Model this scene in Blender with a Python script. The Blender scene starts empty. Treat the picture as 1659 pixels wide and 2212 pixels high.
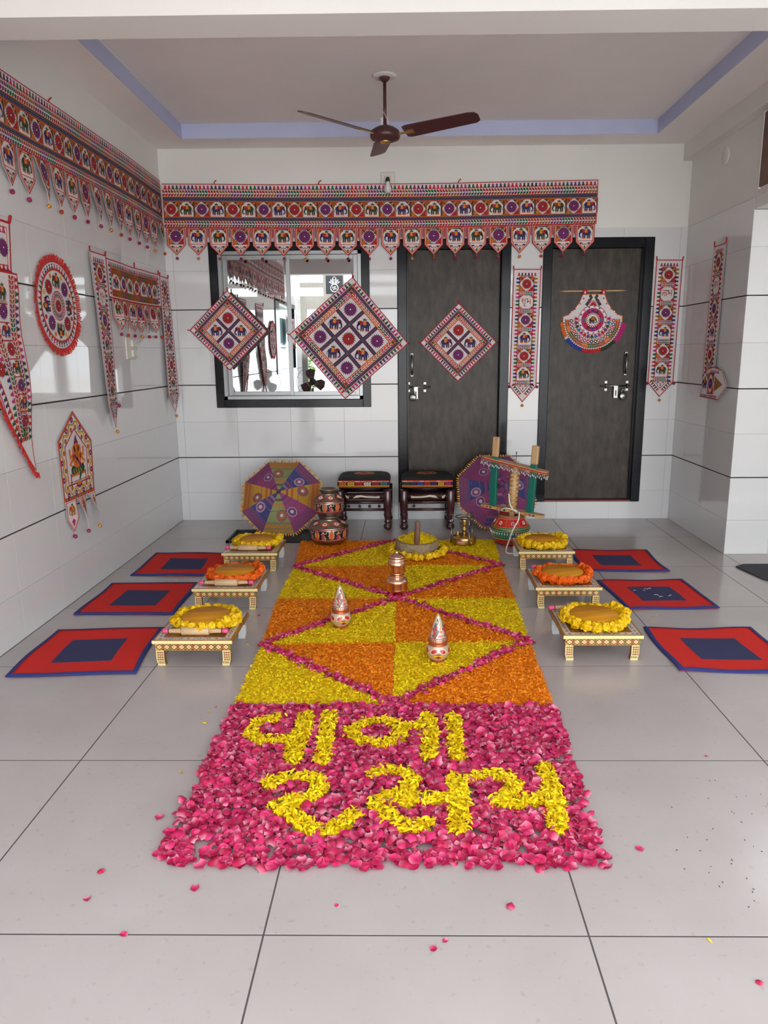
import bpy, bmesh, math, random
import numpy as np
from mathutils import Matrix, Vector

random.seed(7)
RNG = np.random.default_rng(7)
SC = bpy.context.scene
COL = SC.collection
PI = math.pi

# ------------------------------------------------------------------ camera
FPX, TH, PS, RO, CXP = 1599.0, math.radians(12.11), math.radians(0.771), math.radians(-0.389), 859.0
cam_d = bpy.data.cameras.new('camera')
cam = bpy.data.objects.new('camera', cam_d)
COL.objects.link(cam)
SC.camera = cam
_r0 = Vector((math.cos(PS), math.sin(PS), 0))
_fh = Vector((-math.sin(PS), math.cos(PS), 0))
_f = _fh * math.cos(TH) - Vector((0, 0, 1)) * math.sin(TH)
_u0 = _fh * math.sin(TH) + Vector((0, 0, 1)) * math.cos(TH)
_r = _r0 * math.cos(RO) + _u0 * math.sin(RO)
_u = -_r0 * math.sin(RO) + _u0 * math.cos(RO)
cam.matrix_world = Matrix(((_r.x, _u.x, -_f.x, 0), (_r.y, _u.y, -_f.y, 0), (_r.z, _u.z, -_f.z, 1.40), (0, 0, 0, 1)))
cam_d.sensor_fit = 'VERTICAL'
cam_d.sensor_height = 36.0
cam_d.lens = FPX / 2212 * 36.0
cam_d.shift_x = -(CXP - 829.5) / 2212
cam_d.clip_start = 0.05

# ------------------------------------------------------------------ world, sun, exposure
world = bpy.data.worlds.new('overcast_sky')
SC.world = world
world.use_nodes = True
bg = world.node_tree.nodes['Background']
bg.inputs['Color'].default_value = (0.93, 0.97, 1.0, 1)
bg.inputs['Strength'].default_value = 3.3
sun_d = bpy.data.lights.new('sun', 'SUN')
sun_d.energy = 9.0
sun_d.angle = math.radians(3)
sun_d.color = (1.0, 0.96, 0.9)
sun = bpy.data.objects.new('sun', sun_d)
COL.objects.link(sun)
sun.rotation_euler = (math.radians(-38), math.radians(12), 0)   # high, from behind the house: lights the yard, not the porch
SC.view_settings.view_transform = 'Standard'
SC.view_settings.look = 'None'
SC.view_settings.gamma = 1.0
SC.view_settings.use_curve_mapping = False
SC.view_settings.exposure = 1.08

# ------------------------------------------------------------------ materials
MATS = {}
def _nt(name):
    m = bpy.data.materials.new(name)
    m.use_nodes = True
    nt = m.node_tree
    return m, nt, nt.nodes['Principled BSDF']

def mat(name, c, rough=0.5, metal=0.0, var=0.0, vscale=8.0, bump=0.0, bscale=60.0, stretch=(1, 1, 1), c2=None, coat=0.0, spec=0.5):
    if name in MATS:
        return MATS[name]
    m, nt, b = _nt(name)
    b.inputs['Roughness'].default_value = rough
    b.inputs['Metallic'].default_value = metal
    b.inputs['Specular IOR Level'].default_value = spec
    b.inputs['Coat Weight'].default_value = coat
    b.inputs['Coat Roughness'].default_value = 0.08
    b.inputs['Base Color'].default_value = (*c, 1)
    if var or c2 or bump:
        tc = nt.nodes.new('ShaderNodeTexCoord')
        mp = nt.nodes.new('ShaderNodeMapping')
        mp.inputs['Scale'].default_value = stretch
        nt.links.new(tc.outputs['Object'], mp.inputs['Vector'])
    if var or c2:
        n = nt.nodes.new('ShaderNodeTexNoise')
        n.inputs['Scale'].default_value = vscale
        n.inputs['Detail'].default_value = 5
        nt.links.new(mp.outputs['Vector'], n.inputs['Vector'])
        r = nt.nodes.new('ShaderNodeValToRGB')
        r.color_ramp.elements[0].position = 0.32
        r.color_ramp.elements[1].position = 0.68
        lo = c2 if c2 else tuple(x * (1 - var) for x in c)
        hi = c if c2 else tuple(min(1, x * (1 + var)) for x in c)
        r.color_ramp.elements[0].color = (*lo, 1)
        r.color_ramp.elements[1].color = (*hi, 1)
        nt.links.new(n.outputs['Fac'], r.inputs['Fac'])
        nt.links.new(r.outputs['Color'], b.inputs['Base Color'])
    if bump:
        n2 = nt.nodes.new('ShaderNodeTexNoise')
        n2.inputs['Scale'].default_value = bscale
        n2.inputs['Detail'].default_value = 3
        nt.links.new(mp.outputs['Vector'], n2.inputs['Vector'])
        bp = nt.nodes.new('ShaderNodeBump')
        bp.inputs['Strength'].default_value = bump
        bp.inputs['Distance'].default_value = 0.01
        nt.links.new(n2.outputs['Fac'], bp.inputs['Height'])
        nt.links.new(bp.outputs['Normal'], b.inputs['Normal'])
    MATS[name] = m
    return m

def vmat(name, rough=0.8, metal=0.0, bump=0.0, bscale=400.0, sheen=0.0, sub=0.0, var=0.0, coat=0.0):
    """colour comes from the mesh attribute Col (the thing's own dyed or painted colours)"""
    m, nt, b = _nt(name)
    a = nt.nodes.new('ShaderNodeAttribute')
    a.attribute_name = 'Col'
    b.inputs['Roughness'].default_value = rough
    b.inputs['Metallic'].default_value = metal
    b.inputs['Sheen Weight'].default_value = sheen
    b.inputs['Coat Weight'].default_value = coat
    b.inputs['Coat Roughness'].default_value = 0.15
    src = a.outputs['Color']
    if var:
        tc = nt.nodes.new('ShaderNodeTexCoord')
        n = nt.nodes.new('ShaderNodeTexNoise')
        n.inputs['Scale'].default_value = 160
        nt.links.new(tc.outputs['Object'], n.inputs['Vector'])
        mr = nt.nodes.new('ShaderNodeMapRange')
        mr.inputs['To Min'].default_value = 1 - var
        mr.inputs['To Max'].default_value = 1 + var
        nt.links.new(n.outputs['Fac'], mr.inputs['Value'])
        mx = nt.nodes.new('ShaderNodeVectorMath')
        mx.operation = 'SCALE'
        nt.links.new(src, mx.inputs[0])
        nt.links.new(mr.outputs['Result'], mx.inputs['Scale'])
        src = mx.outputs['Vector']
    nt.links.new(src, b.inputs['Base Color'])
    if bump:
        tc = nt.nodes.new('ShaderNodeTexCoord')
        n2 = nt.nodes.new('ShaderNodeTexNoise')
        n2.inputs['Scale'].default_value = bscale
        nt.links.new(tc.outputs['Object'], n2.inputs['Vector'])
        bp = nt.nodes.new('ShaderNodeBump')
        bp.inputs['Strength'].default_value = bump
        bp.inputs['Distance'].default_value = 0.002
        nt.links.new(n2.outputs['Fac'], bp.inputs['Height'])
        nt.links.new(bp.outputs['Normal'], b.inputs['Normal'])
    if sub:   # thin petals let light through
        tr = nt.nodes.new('ShaderNodeBsdfTranslucent')
        nt.links.new(src, tr.inputs['Color'])
        mxs = nt.nodes.new('ShaderNodeMixShader')
        mxs.inputs['Fac'].default_value = sub
        out = nt.nodes['Material Output']
        nt.links.new(b.outputs['BSDF'], mxs.inputs[1])
        nt.links.new(tr.outputs['BSDF'], mxs.inputs[2])
        nt.links.new(mxs.outputs['Shader'], out.inputs['Surface'])
    MATS[name] = m
    return m

EMB = vmat('embroidery', 0.85, bump=0.35, bscale=500, var=0.22)
PETAL = vmat('petal', 0.55, sub=0.2)
ENAMEL = vmat('painted_enamel', 0.32, coat=0.3)
PAINTWOOD = vmat('painted_wood', 0.45)
MET_PAINT = vmat('painted_metal', 0.30, metal=0.55)
FELT = vmat('felt', 0.95, bump=0.4, bscale=300, var=0.12)

M_TILE = mat('white_glazed_wall_tile', (0.665, 0.665, 0.675), 0.04, var=0.02, vscale=1.5)
M_GROUT = mat('black_groove', (0.02, 0.02, 0.02), 0.8)
M_PAINT = mat('white_wall_paint', (0.735, 0.725, 0.70), 0.75, var=0.03, vscale=1.2, bump=0.05, bscale=30)
M_CEIL = mat('ceiling_paint', (0.84, 0.805, 0.79), 0.8, var=0.03, vscale=1.5, bump=0.05, bscale=30)
M_BLUE = mat('lavender_blue_paint', (0.50, 0.54, 0.76), 0.75, var=0.02)
M_FGROUT = mat('floor_grout', (0.085, 0.076, 0.080), 0.9, spec=0.1)
M_GRANITE = mat('black_granite', (0.012, 0.013, 0.017), 0.14, var=0.5, vscale=200, spec=0.2)
M_ALU = mat('aluminium', (0.30, 0.305, 0.31), 0.36, metal=0.8)
M_STEEL = mat('bright_steel', (0.27, 0.262, 0.25), 0.30, metal=1.0)
M_DARKWOOD = mat('dark_lacquered_wood', (0.045, 0.012, 0.014), 0.22, var=0.4, vscale=12, stretch=(1, 1, 0.2), coat=0.4)
M_FANBROWN = mat('brown_fan_enamel', (0.075, 0.022, 0.022), 0.35, var=0.15)
M_GOLD = mat('brass_trim', (0.75, 0.52, 0.18), 0.3, metal=1.0)
M_BRASS = mat('brass', (0.62, 0.42, 0.16), 0.28, metal=1.0, var=0.2, vscale=15, bump=0.1, bscale=30)
M_COPPER = mat('copper', (0.86, 0.50, 0.36), 0.16, metal=1.0, var=0.08, vscale=20)
M_STONE = mat('grey_brown_stone', (0.29, 0.215, 0.13), 0.85, var=0.25, vscale=40, bump=0.6, bscale=120)
M_PEG = mat('worn_wood_peg', (0.16, 0.085, 0.055), 0.6, var=0.35, vscale=30, stretch=(1, 1, 0.2))
M_PALEWOOD = mat('pale_wood', (0.62, 0.42, 0.24), 0.5, c2=(0.50, 0.31, 0.16), vscale=18, stretch=(0.25, 1, 1))
M_TANWOOD = mat('tan_wood', (0.56, 0.36, 0.19), 0.5, c2=(0.45, 0.27, 0.13), vscale=18, stretch=(1, 1, 0.2))
M_BOARD = mat('golden_wood_board', (0.72, 0.33, 0.02), 0.55, c2=(0.52, 0.20, 0.01), vscale=9, stretch=(0.5, 7, 1), spec=0.2)
M_TABLEWOOD = mat('polished_brown_wood', (0.36, 0.155, 0.03), 0.3, c2=(0.22, 0.085, 0.015), vscale=14, stretch=(4, 0.4, 1), spec=0.3)
M_PINK = mat('pink_lacquer', (0.72, 0.08, 0.22), 0.3)
M_GREEN = mat('teal_green_paint', (0.0, 0.135, 0.10), 0.4)
M_ROPE = mat('white_cord', (0.75, 0.73, 0.68), 0.8)
M_WHITEBEAD = mat('white_bead', (0.8, 0.79, 0.76), 0.25)
M_BLACKCLOTH = mat('black_cloth', (0.012, 0.012, 0.014), 0.9, bump=0.3, bscale=200)
M_BLACKRUBBER = mat('black_rubber', (0.02, 0.021, 0.023), 0.55, var=0.3)
M_PLASTIC = mat('ivory_plastic', (0.68, 0.66, 0.60), 0.35)
M_BULB = mat('frosted_glass_bulb', (0.62, 0.60, 0.60), 0.25)
M_BROWNPANEL = mat('brown_ply_panel', (0.16, 0.085, 0.06), 0.6, var=0.3, vscale=6)
M_MIRROR = mat('reflective_window_film', (0.46, 0.48, 0.49), 0.008, metal=1.0)
M_TEALGLASS = mat('teal_glass', (0.30, 0.50, 0.50), 0.08)
M_DARKMAT = mat('charcoal_carpet', (0.045, 0.05, 0.06), 0.95, bump=0.8, bscale=300)
M_YARD = mat('pale_paving', (0.55, 0.54, 0.52), 0.8, var=0.1, vscale=2)
M_SIGNBLACK = mat('black_sign_board', (0.012, 0.016, 0.022), 0.5)
M_SIGNWHITE = mat('white_sign_paint', (0.8, 0.8, 0.8), 0.5)
M_LEAF = mat('green_leaf', (0.10, 0.22, 0.03), 0.5, var=0.4, vscale=3)
M_FACADE = mat('weathered_grey_render', (0.20, 0.19, 0.17), 0.8, var=0.15, vscale=3)
M_SKIRT = mat('red_sill', (0.16, 0.03, 0.025), 0.4)

def door_mat():
    m, nt, b = _nt('mottled_brown_laminate')
    tc = nt.nodes.new('ShaderNodeTexCoord')
    mp = nt.nodes.new('ShaderNodeMapping')
    mp.inputs['Scale'].default_value = (9, 9, 3.2)
    n = nt.nodes.new('ShaderNodeTexNoise')
    n.inputs['Scale'].default_value = 2.2
    n.inputs['Detail'].default_value = 7
    n.inputs['Roughness'].default_value = 0.62
    r = nt.nodes.new('ShaderNodeValToRGB')
    r.color_ramp.elements[0].position = 0.35
    r.color_ramp.elements[0].color = (0.018, 0.012, 0.008, 1)
    r.color_ramp.elements[1].position = 0.75
    r.color_ramp.elements[1].color = (0.070, 0.050, 0.037, 1)
    nt.links.new(tc.outputs['Object'], mp.inputs['Vector'])
    nt.links.new(mp.outputs['Vector'], n.inputs['Vector'])
    nt.links.new(n.outputs['Fac'], r.inputs['Fac'])
    nt.links.new(r.outputs['Color'], b.inputs['Base Color'])
    b.inputs['Roughness'].default_value = 0.36
    b.inputs['Specular IOR Level'].default_value = 0.25
    return m
M_DOOR = door_mat()

def floor_mat():
    m, nt, b = _nt('pale_grey_vitrified_tile')
    tc = nt.nodes.new('ShaderNodeTexCoord')
    g = nt.nodes.new('ShaderNodeNewGeometry')
    n = nt.nodes.new('ShaderNodeTexNoise')
    n.inputs['Scale'].default_value = 2.2
    n.inputs['Detail'].default_value = 6
    r = nt.nodes.new('ShaderNodeValToRGB')
    r.color_ramp.elements[0].position = 0.3
    r.color_ramp.elements[0].color = (0.405, 0.366, 0.362, 1)
    r.color_ramp.elements[1].position = 0.7
    r.color_ramp.elements[1].color = (0.458, 0.42, 0.418, 1)
    nt.links.new(g.outputs['Position'], n.inputs['Vector'])
    nt.links.new(n.outputs['Fac'], r.inputs['Fac'])
    # fine specks in the body of the tile
    n2 = nt.nodes.new('ShaderNodeTexNoise')
    n2.inputs['Scale'].default_value = 45
    n2.inputs['Detail'].default_value = 2
    r2 = nt.nodes.new('ShaderNodeValToRGB')
    r2.color_ramp.elements[0].position = 0.27
    r2.color_ramp.elements[0].color = (0.90, 0.895, 0.895, 1)
    r2.color_ramp.elements[1].position = 0.36
    r2.color_ramp.elements[1].color = (1, 1, 1, 1)
    nt.links.new(g.outputs['Position'], n2.inputs['Vector'])
    nt.links.new(n2.outputs['Fac'], r2.inputs['Fac'])
    mx = nt.nodes.new('ShaderNodeMixRGB')
    mx.blend_type = 'MULTIPLY'
    mx.inputs[0].default_value = 1
    nt.links.new(r.outputs['Color'], mx.inputs[1])
    nt.links.new(r2.outputs['Color'], mx.inputs[2])
    nt.links.new(mx.outputs['Color'], b.inputs['Base Color'])
    b.inputs['Roughness'].default_value = 0.2
    bp = nt.nodes.new('ShaderNodeBump')
    bp.inputs['Strength'].default_value = 0.02
    n3 = nt.nodes.new('ShaderNodeTexNoise')
    n3.inputs['Scale'].default_value = 7
    nt.links.new(g.outputs['Position'], n3.inputs['Vector'])
    nt.links.new(n3.outputs['Fac'], bp.inputs['Height'])
    nt.links.new(bp.outputs['Normal'], b.inputs['Normal'])
    return m
M_FLOOR = floor_mat()

# ------------------------------------------------------------------ mesh helpers
def link(name, me, parent=None, loc=(0, 0, 0), rot=(0, 0, 0)):
    o = bpy.data.objects.new(name, me)
    COL.objects.link(o)
    if parent is not None:
        o.parent = parent
    o.location = loc
    o.rotation_euler = rot
    return o

def tag(o, label=None, cat=None, group=None, kind=None):
    if label: o['label'] = label
    if cat: o['category'] = cat
    if group: o['group'] = group
    if kind: o['kind'] = kind
    return o

def thing(name, label, cat, loc=(0, 0, 0), rot=(0, 0, 0), group=None):
    return tag(link(name, None, None, loc, rot), label, cat, group)

class MB:
    """collects shapes into one mesh; optional colour per face"""
    def __init__(self):
        self.v, self.f, self.c = [], [], []
        self.smooth = []
        self.M = Matrix.Identity(4)
        self.col = (0.5, 0.5, 0.5)
    def add(self, vs, fs, col=None, smooth=False):
        b = len(self.v)
        for p in vs:
            self.v.append(tuple(self.M @ Vector(p)))
        for f in fs:
            self.f.append([b + i for i in f])
            self.c.append(col or self.col)
            self.smooth.append(smooth)
    def box(self, x0, x1, y0, y1, z0, z1, col=None, bevel=0.0):
        if not bevel:
            vs = [(x, y, z) for z in (z0, z1) for y in (y0, y1) for x in (x0, x1)]
            self.add(vs, [(0, 2, 3, 1), (4, 5, 7, 6), (0, 1, 5, 4), (2, 6, 7, 3), (0, 4, 6, 2), (1, 3, 7, 5)], col)
            return self
        bm = bmesh.new()
        bmesh.ops.create_cube(bm, size=1)
        for v in bm.verts:
            v.co = Vector(((x0 + x1) / 2 + v.co.x * (x1 - x0), (y0 + y1) / 2 + v.co.y * (y1 - y0), (z0 + z1) / 2 + v.co.z * (z1 - z0)))
        bmesh.ops.bevel(bm, geom=bm.edges[:], offset=bevel, segments=1, affect='EDGES')
        bm.verts.index_update()
        self.add([v.co[:] for v in bm.verts], [[v.index for v in f.verts] for f in bm.faces], col)
        bm.free()
        return self
    def lathe(self, prof, n=24, col=None, cols=None, cx=0, cy=0, smooth=True):
        vs, fs, cs = [], [], []
        for (r, z) in prof:
            for k in range(n):
                a = 2 * PI * k / n
                vs.append((cx + r * math.cos(a), cy + r * math.sin(a), z))
        for i in range(len(prof) - 1):
            for k in range(n):
                k2 = (k + 1) % n
                self_c = cols[i] if cols else col
                fs.append(((i * n + k, i * n + k2, (i + 1) * n + k2, (i + 1) * n + k), self_c))
        b = len(self.v)
        for p in vs:
            self.v.append(tuple(self.M @ Vector(p)))
        for f, c in fs:
            self.f.append([b + i for i in f]); self.c.append(c or self.col); self.smooth.append(smooth)
        return self
    def tube(self, pts, r, n=8, col=None, caps=True):
        P = [Vector(p) for p in pts]
        rr = r if isinstance(r, (list, tuple)) else [r] * len(P)
        vs, fs = [], []
        up = None
        for i, p in enumerate(P):
            if i == 0: d = P[1] - P[0]
            elif i == len(P) - 1: d = P[-1] - P[-2]
            else: d = P[i + 1] - P[i - 1]
            d.normalize()
            if up is None:
                up = d.orthogonal().normalized()
            up = (up - d * up.dot(d))
            if up.length < 1e-5: up = d.orthogonal()
            up.normalize()
            s = d.cross(up)
            for k in range(n):
                a = 2 * PI * k / n
                vs.append(p + (up * math.cos(a) + s * math.sin(a)) * rr[i])
        for i in range(len(P) - 1):
            for k in range(n):
                k2 = (k + 1) % n
                fs.append((i * n + k, i * n + k2, (i + 1) * n + k2, (i + 1) * n + k))
        if caps:
            fs.append(tuple(range(n - 1, -1, -1)))
            fs.append(tuple((len(P) - 1) * n + k for k in range(n)))
        self.add(vs, fs, col, True)
        return self
    def prism(self, poly, z0, z1, col=None):
        """poly in xy, extruded in z"""
        n = len(poly)
        a = sum(poly[i][0] * poly[(i + 1) % n][1] - poly[(i + 1) % n][0] * poly[i][1] for i in range(n))
        if a < 0: poly = poly[::-1]
        vs = [(x, y, z0) for x, y in poly] + [(x, y, z1) for x, y in poly]
        fs = [tuple(range(n - 1, -1, -1)), tuple(range(n, 2 * n))] + [(i, (i + 1) % n, n + (i + 1) % n, n + i) for i in range(n)]
        self.add(vs, fs, col)
        return self
    def sphere(self, c, r, n=10, m=7, col=None, sc=(1, 1, 1)):
        vs = [(c[0], c[1], c[2] - r * sc[2])]
        for i in range(1, m):
            t = -PI / 2 + PI * i / m
            for k in range(n):
                a = 2 * PI * k / n
                vs.append((c[0] + r * sc[0] * math.cos(t) * math.cos(a), c[1] + r * sc[1] * math.cos(t) * math.sin(a), c[2] + r * sc[2] * math.sin(t)))
        vs.append((c[0], c[1], c[2] + r * sc[2]))
        fs = [(0, 1 + (k + 1) % n, 1 + k) for k in range(n)]
        for i in range(m - 2):
            for k in range(n):
                fs.append((1 + i * n + k, 1 + i * n + (k + 1) % n, 1 + (i + 1) * n + (k + 1) % n, 1 + (i + 1) * n + k))
        l = len(vs) - 1
        fs += [(1 + (m - 2) * n + k, 1 + (m - 2) * n + (k + 1) % n, l) for k in range(n)]
        self.add(vs, fs, col, True)
        return self
    def mesh(self, name, m):
        me = bpy.data.meshes.new(name)
        me.from_pydata(self.v, [], self.f)
        me.materials.append(m)
        me.polygons.foreach_set('use_smooth', self.smooth)
        ca = me.color_attributes.new('Col', 'FLOAT_COLOR', 'CORNER')
        buf = []
        for f, c in zip(self.f, self.c):
            buf.extend(((c[0], c[1], c[2], 1.0)) * len(f))
        ca.data.foreach_set('color', buf)
        me.update()
        return me
    def build(self, name, m, parent=None, loc=(0, 0, 0), rot=(0, 0, 0)):
        return link(name, self.mesh(name, m), parent, loc, rot)

def boxobj(name, m, parent, x0, x1, y0, y1, z0, z1, bevel=0.0, loc=(0, 0, 0), rot=(0, 0, 0)):
    return MB().box(x0, x1, y0, y1, z0, z1, bevel=bevel).build(name, m, parent, loc, rot)

# ------------------------------------------------------------------ room dimensions (metres)
XL, XR, YB, YCOL = -1.94, 2.23, 6.22, 5.07
YF = -1.55           # gate line in front of the house
YR = 0.2             # unseen front edge of the porch roof, placed to shape skylight on the floor
ZT, ZC = 2.36, 2.97  # top of wall tiling, ceiling
ROWS = [(0.0, 0.2435), (0.2445, 0.541), (0.549, 0.8455), (0.8465, 1.146), (1.154, 1.4515), (1.4525, 1.751), (1.759, 2.0575), (2.0585, 2.36)]
TW = 0.45

def sub_rects(r, holes):
    out = [r]
    for h in holes:
        nxt = []
        for (a, b, c, d) in out:
            if h[0] >= b or h[1] <= a or h[2] >= d or h[3] <= c:
                nxt.append((a, b, c, d)); continue
            if h[0] > a: nxt.append((a, h[0], c, d))
            if h[1] < b: nxt.append((h[1], b, c, d))
            m0, m1 = max(a, h[0]), min(b, h[1])
            if h[2] > c: nxt.append((m0, m1, c, h[2]))
            if h[3] < d: nxt.append((m0, m1, h[3], d))
        out = nxt
    return [q for q in out if q[1] - q[0] > 0.012 and q[3] - q[2] > 0.012]

_tile_cache = {}
def tile_mesh(w, h, t=0.008, m=None, nm='tile'):
    k = (round(w, 4), round(h, 4), t, nm)
    if k not in _tile_cache:
        _tile_cache[k] = MB().box(-w / 2, w / 2, -t / 2, t / 2, -h / 2, h / 2, bevel=0.0007).mesh(nm, m or M_TILE)
    return _tile_cache[k]

def tile_wall(parent, u0, u1, off, holes, place, ztop=ZT):
    """u along the wall; place(u, z) -> (loc, rotz)"""
    k0 = math.floor((u0 - off) / TW)
    for (z0, z1) in ROWS:
        z1 = min(z1, ztop)
        u = off + k0 * TW
        while u < u1 - 1e-6:
            a, b = max(u + 0.0005, u0), min(u + TW - 0.0005, u1)
            if b - a > 0.01:
                for q in sub_rects((a, b, z0, z1), holes):
                    loc, rz = place((q[0] + q[1]) / 2, (q[2] + q[3]) / 2)
                    link('tile', tile_mesh(q[1] - q[0], q[3] - q[2]), parent, loc, (0, 0, rz))
            u += TW

def holed_wall(mb, u0, u1, z0, z1, holes, boxfn):
    for (a, b, c, d) in sub_rects((u0, u1, z0, z1), holes):
        boxfn(a, b, c, d)

# ------------------------------------------------------------------ floor
fb = MB().box(XL - 0.15, 4.6, YF - 0.4, YB + 0.15, -0.10, -0.0004)
floor = tag(fb.build('floor', M_FGROUT), 'pale grey square floor tiles with thin dark joints', kind='structure')
GX0, GY0, G = -1.159, 1.561, 0.8
gap = 0.0046
for i in range(-1, 8):
    for j in range(-5, 6):
        a, b = GX0 + G * i, GX0 + G * (i + 1)
        c, d = GY0 + G * j, GY0 + G * (j + 1)
        a, b = max(a, XL + gap / 2), min(b, 4.6)
        c, d = max(c, YF - 0.4), min(d, YB - gap / 2)
        if b - a < 0.05 or d - c < 0.05: continue
        for (p, q, r_, s) in sub_rects((a, b, c, d), [(XR, 9, YCOL, 9)]):
            w, h = q - p - gap, s - r_ - gap
            k = ('floor', round(w, 3), round(h, 3))
            if k not in _tile_cache:
                _tile_cache[k] = MB().box(-w / 2, w / 2, -h / 2, h / 2, -0.01, 0, bevel=0.0003).mesh('floor_tile', M_FLOOR)
            link('floor_tile', _tile_cache[k], floor, ((p + q) / 2, (r_ + s) / 2, 0))

# ------------------------------------------------------------------ walls
WIN = (-1.587, -0.298, 0.963, 2.275)
D1 = (-0.073, 0.837, 0.15, 2.288)
D2 = (1.092, 1.973, 0.15, 2.288)
holes_b = [WIN, D1, D2]
mb = MB()
holed_wall(mb, XL - 0.15, XR + 0.15, 0, ZT, holes_b, lambda a, b, c, d: mb.box(a, b, YB + 0.008, YB + 0.22, c, d))
wall_back = tag(mb.build('wall_back', M_GROUT), 'glossy white tiled back wall with dark grooves', kind='structure')
tile_wall(wall_back, XL, XR, -1.425, holes_b, lambda u, z: ((u, YB + 0.004, z), 0))
boxobj('painted_band', M_PAINT, wall_back, XL - 0.15, XR + 0.15, YB + 0.003, YB + 0.22, ZT, 3.3)

W2 = (-0.72, 1.30, 1.10, 2.22)   # window on the left wall, beside the camera
mb = MB()
holed_wall(mb, YF, YB + 0.22, 0, ZT, [W2], lambda a, b, c, d: mb.box(XL - 0.2, XL - 0.008, a, b, c, d))
wall_left = tag(mb.build('wall_left', M_GROUT), 'glossy white tiled left wall with dark grooves', kind='structure')
tile_wall(wall_left, YF, YB, 6.22 - 0.45 * 20, [W2], lambda u, z: ((XL - 0.004, u, z), PI / 2))
boxobj('painted_band', M_PAINT, wall_left, XL - 0.2, XL - 0.003, YF, YB + 0.22, ZT, 3.3)

mb = MB().box(XR + 0.008, XR + 0.3, YCOL + 0.008, YB + 0.22, 0, ZT)
mb.box(XR + 0.3, 4.6, YCOL + 0.008, YCOL + 0.2, 0, ZT)
wall_right = tag(mb.build('wall_right', M_GROUT), 'short tiled right wall and the tiled pier beside it', kind='structure')
tile_wall(wall_right, YCOL + 0.0085, YB, YCOL + 0.0085, [], lambda u, z: ((XR + 0.004, u, z), -PI / 2))
tile_wall(wall_right, XR, 4.6, XR + 0.30, [], lambda u, z: ((u, YCOL + 0.004, z), 0), ztop=2.285)

mb = MB().box(4.3, 4.5, YF, YCOL + 0.2, 0, 3.3)  # unseen wall, added so that light enters from the front only
tag(mb.build('wall_light_block', M_PAINT), 'unseen painted wall added beyond the right edge to block side light', kind='structure')

# beam that runs along the right side above the opening, with its ledge and the small ceiling step
mb = MB().box(XR, XR + 0.24, YR, YCOL, 2.288, 3.27)
mb.box(XR - 0.004, XR + 0.24, YR, YB, ZT, 3.27)
mb.box(XR - 0.075, XR, 3.2, YB, 2.845, 3.3)
beam_r = tag(mb.build('trim_1', M_PAINT), 'painted beam along the right side', kind='structure')
# front beam across the porch
tag(boxobj('trim_2', M_PAINT, None, XL, XR - 0.004, 3.11, 3.315, 2.65, 3.3), 'white painted cross beam at the top', kind='structure')

# ceiling with its recessed tray
RX0, RX1, RY0, RY1, ZR = -1.672, 1.862, 3.6, 5.955, 3.072
mb = MB()
mb.box(XL - 0.2, RX0, YR, YB + 0.2, ZC, ZC + 0.3)
mb.box(RX1, XR + 0.24, YR, YB + 0.2, ZC, ZC + 0.3)
mb.box(RX0, RX1, RY1, YB + 0.2, ZC, ZC + 0.3)
mb.box(RX0, RX1, YR, RY0, ZC, ZC + 0.3)
mb.box(RX0, RX1, RY0, RY1, ZR, ZC + 0.3)
mb.box(XR + 0.24, 4.3, YR, YCOL + 0.2, 2.9, ZC + 0.3)
mb.box(XL - 0.2, 4.5, YR - 0.2, YR, 2.64, ZC + 0.3)
ceiling = tag(mb.build('ceiling', M_CEIL), 'off-white plaster ceiling with a recessed tray', kind='structure')
for n_, b_ in (('a', (RX0, RX0 + 0.006, RY0, RY1)), ('b', (RX1 - 0.006, RX1, RY0, RY1)), ('c', (RX0, RX1, RY1 - 0.006, RY1)), ('d', (RX0, RX1, RY0, RY0 + 0.006))):
    boxobj('blue_edge', M_BLUE, ceiling, *b_, ZC + 0.001, ZR)

# ------------------------------------------------------------------ window in the back wall
win = tag(link('window_1', None), 'sliding window with mirror film, aluminium sashes and black granite surround', kind='structure')
a, b, c, d = WIN
fw = 0.066
mb = MB()
y0, y1 = YB - 0.012, YB + 0.10
for q in ((a, a + fw, c, d), (b - fw, b, c, d), (a + fw, b - fw, c, c + fw), (a + fw, b - fw, d - fw, d)):
    mb.box(q[0], q[1], y0, y1, q[2], q[3], bevel=0.003)
mb.build('granite_surround', M_GRANITE, win)
a, b, c, d = a + fw, b - fw, c + fw, d - fw
mb = MB()
for q in ((a, a + 0.03, c, d), (b - 0.03, b, c, d), (a, b, c, c + 0.03), (a, b, d - 0.03, d)):
    mb.box(q[0], q[1], YB + 0.0, YB + 0.085, q[2], q[3], bevel=0.002)
mb.build('outer_frame', M_ALU, win)
ia, ib, ic, id_ = a + 0.03, b - 0.03, c + 0.03, d - 0.03
xm = -0.955
def sash(x0, x1, yy):
    s = 0.034
    m_ = MB()
    for q in ((x0, x0 + s, ic, id_), (x1 - s, x1, ic, id_), (x0 + s, x1 - s, ic, ic + s), (x0 + s, x1 - s, id_ - s, id_)):
        m_.box(q[0], q[1], yy, yy + 0.022, q[2], q[3], bevel=0.002)
    o = m_.build('sash', M_ALU, win)
    boxobj('pane', M_MIRROR, o, x0 + s - 0.003, x1 - s + 0.003, yy + 0.009, yy + 0.014, ic + s - 0.003, id_ - s + 0.003)
sash(ia, xm + 0.02, YB + 0.046)
sash(xm - 0.02, ib, YB + 0.018)

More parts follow.
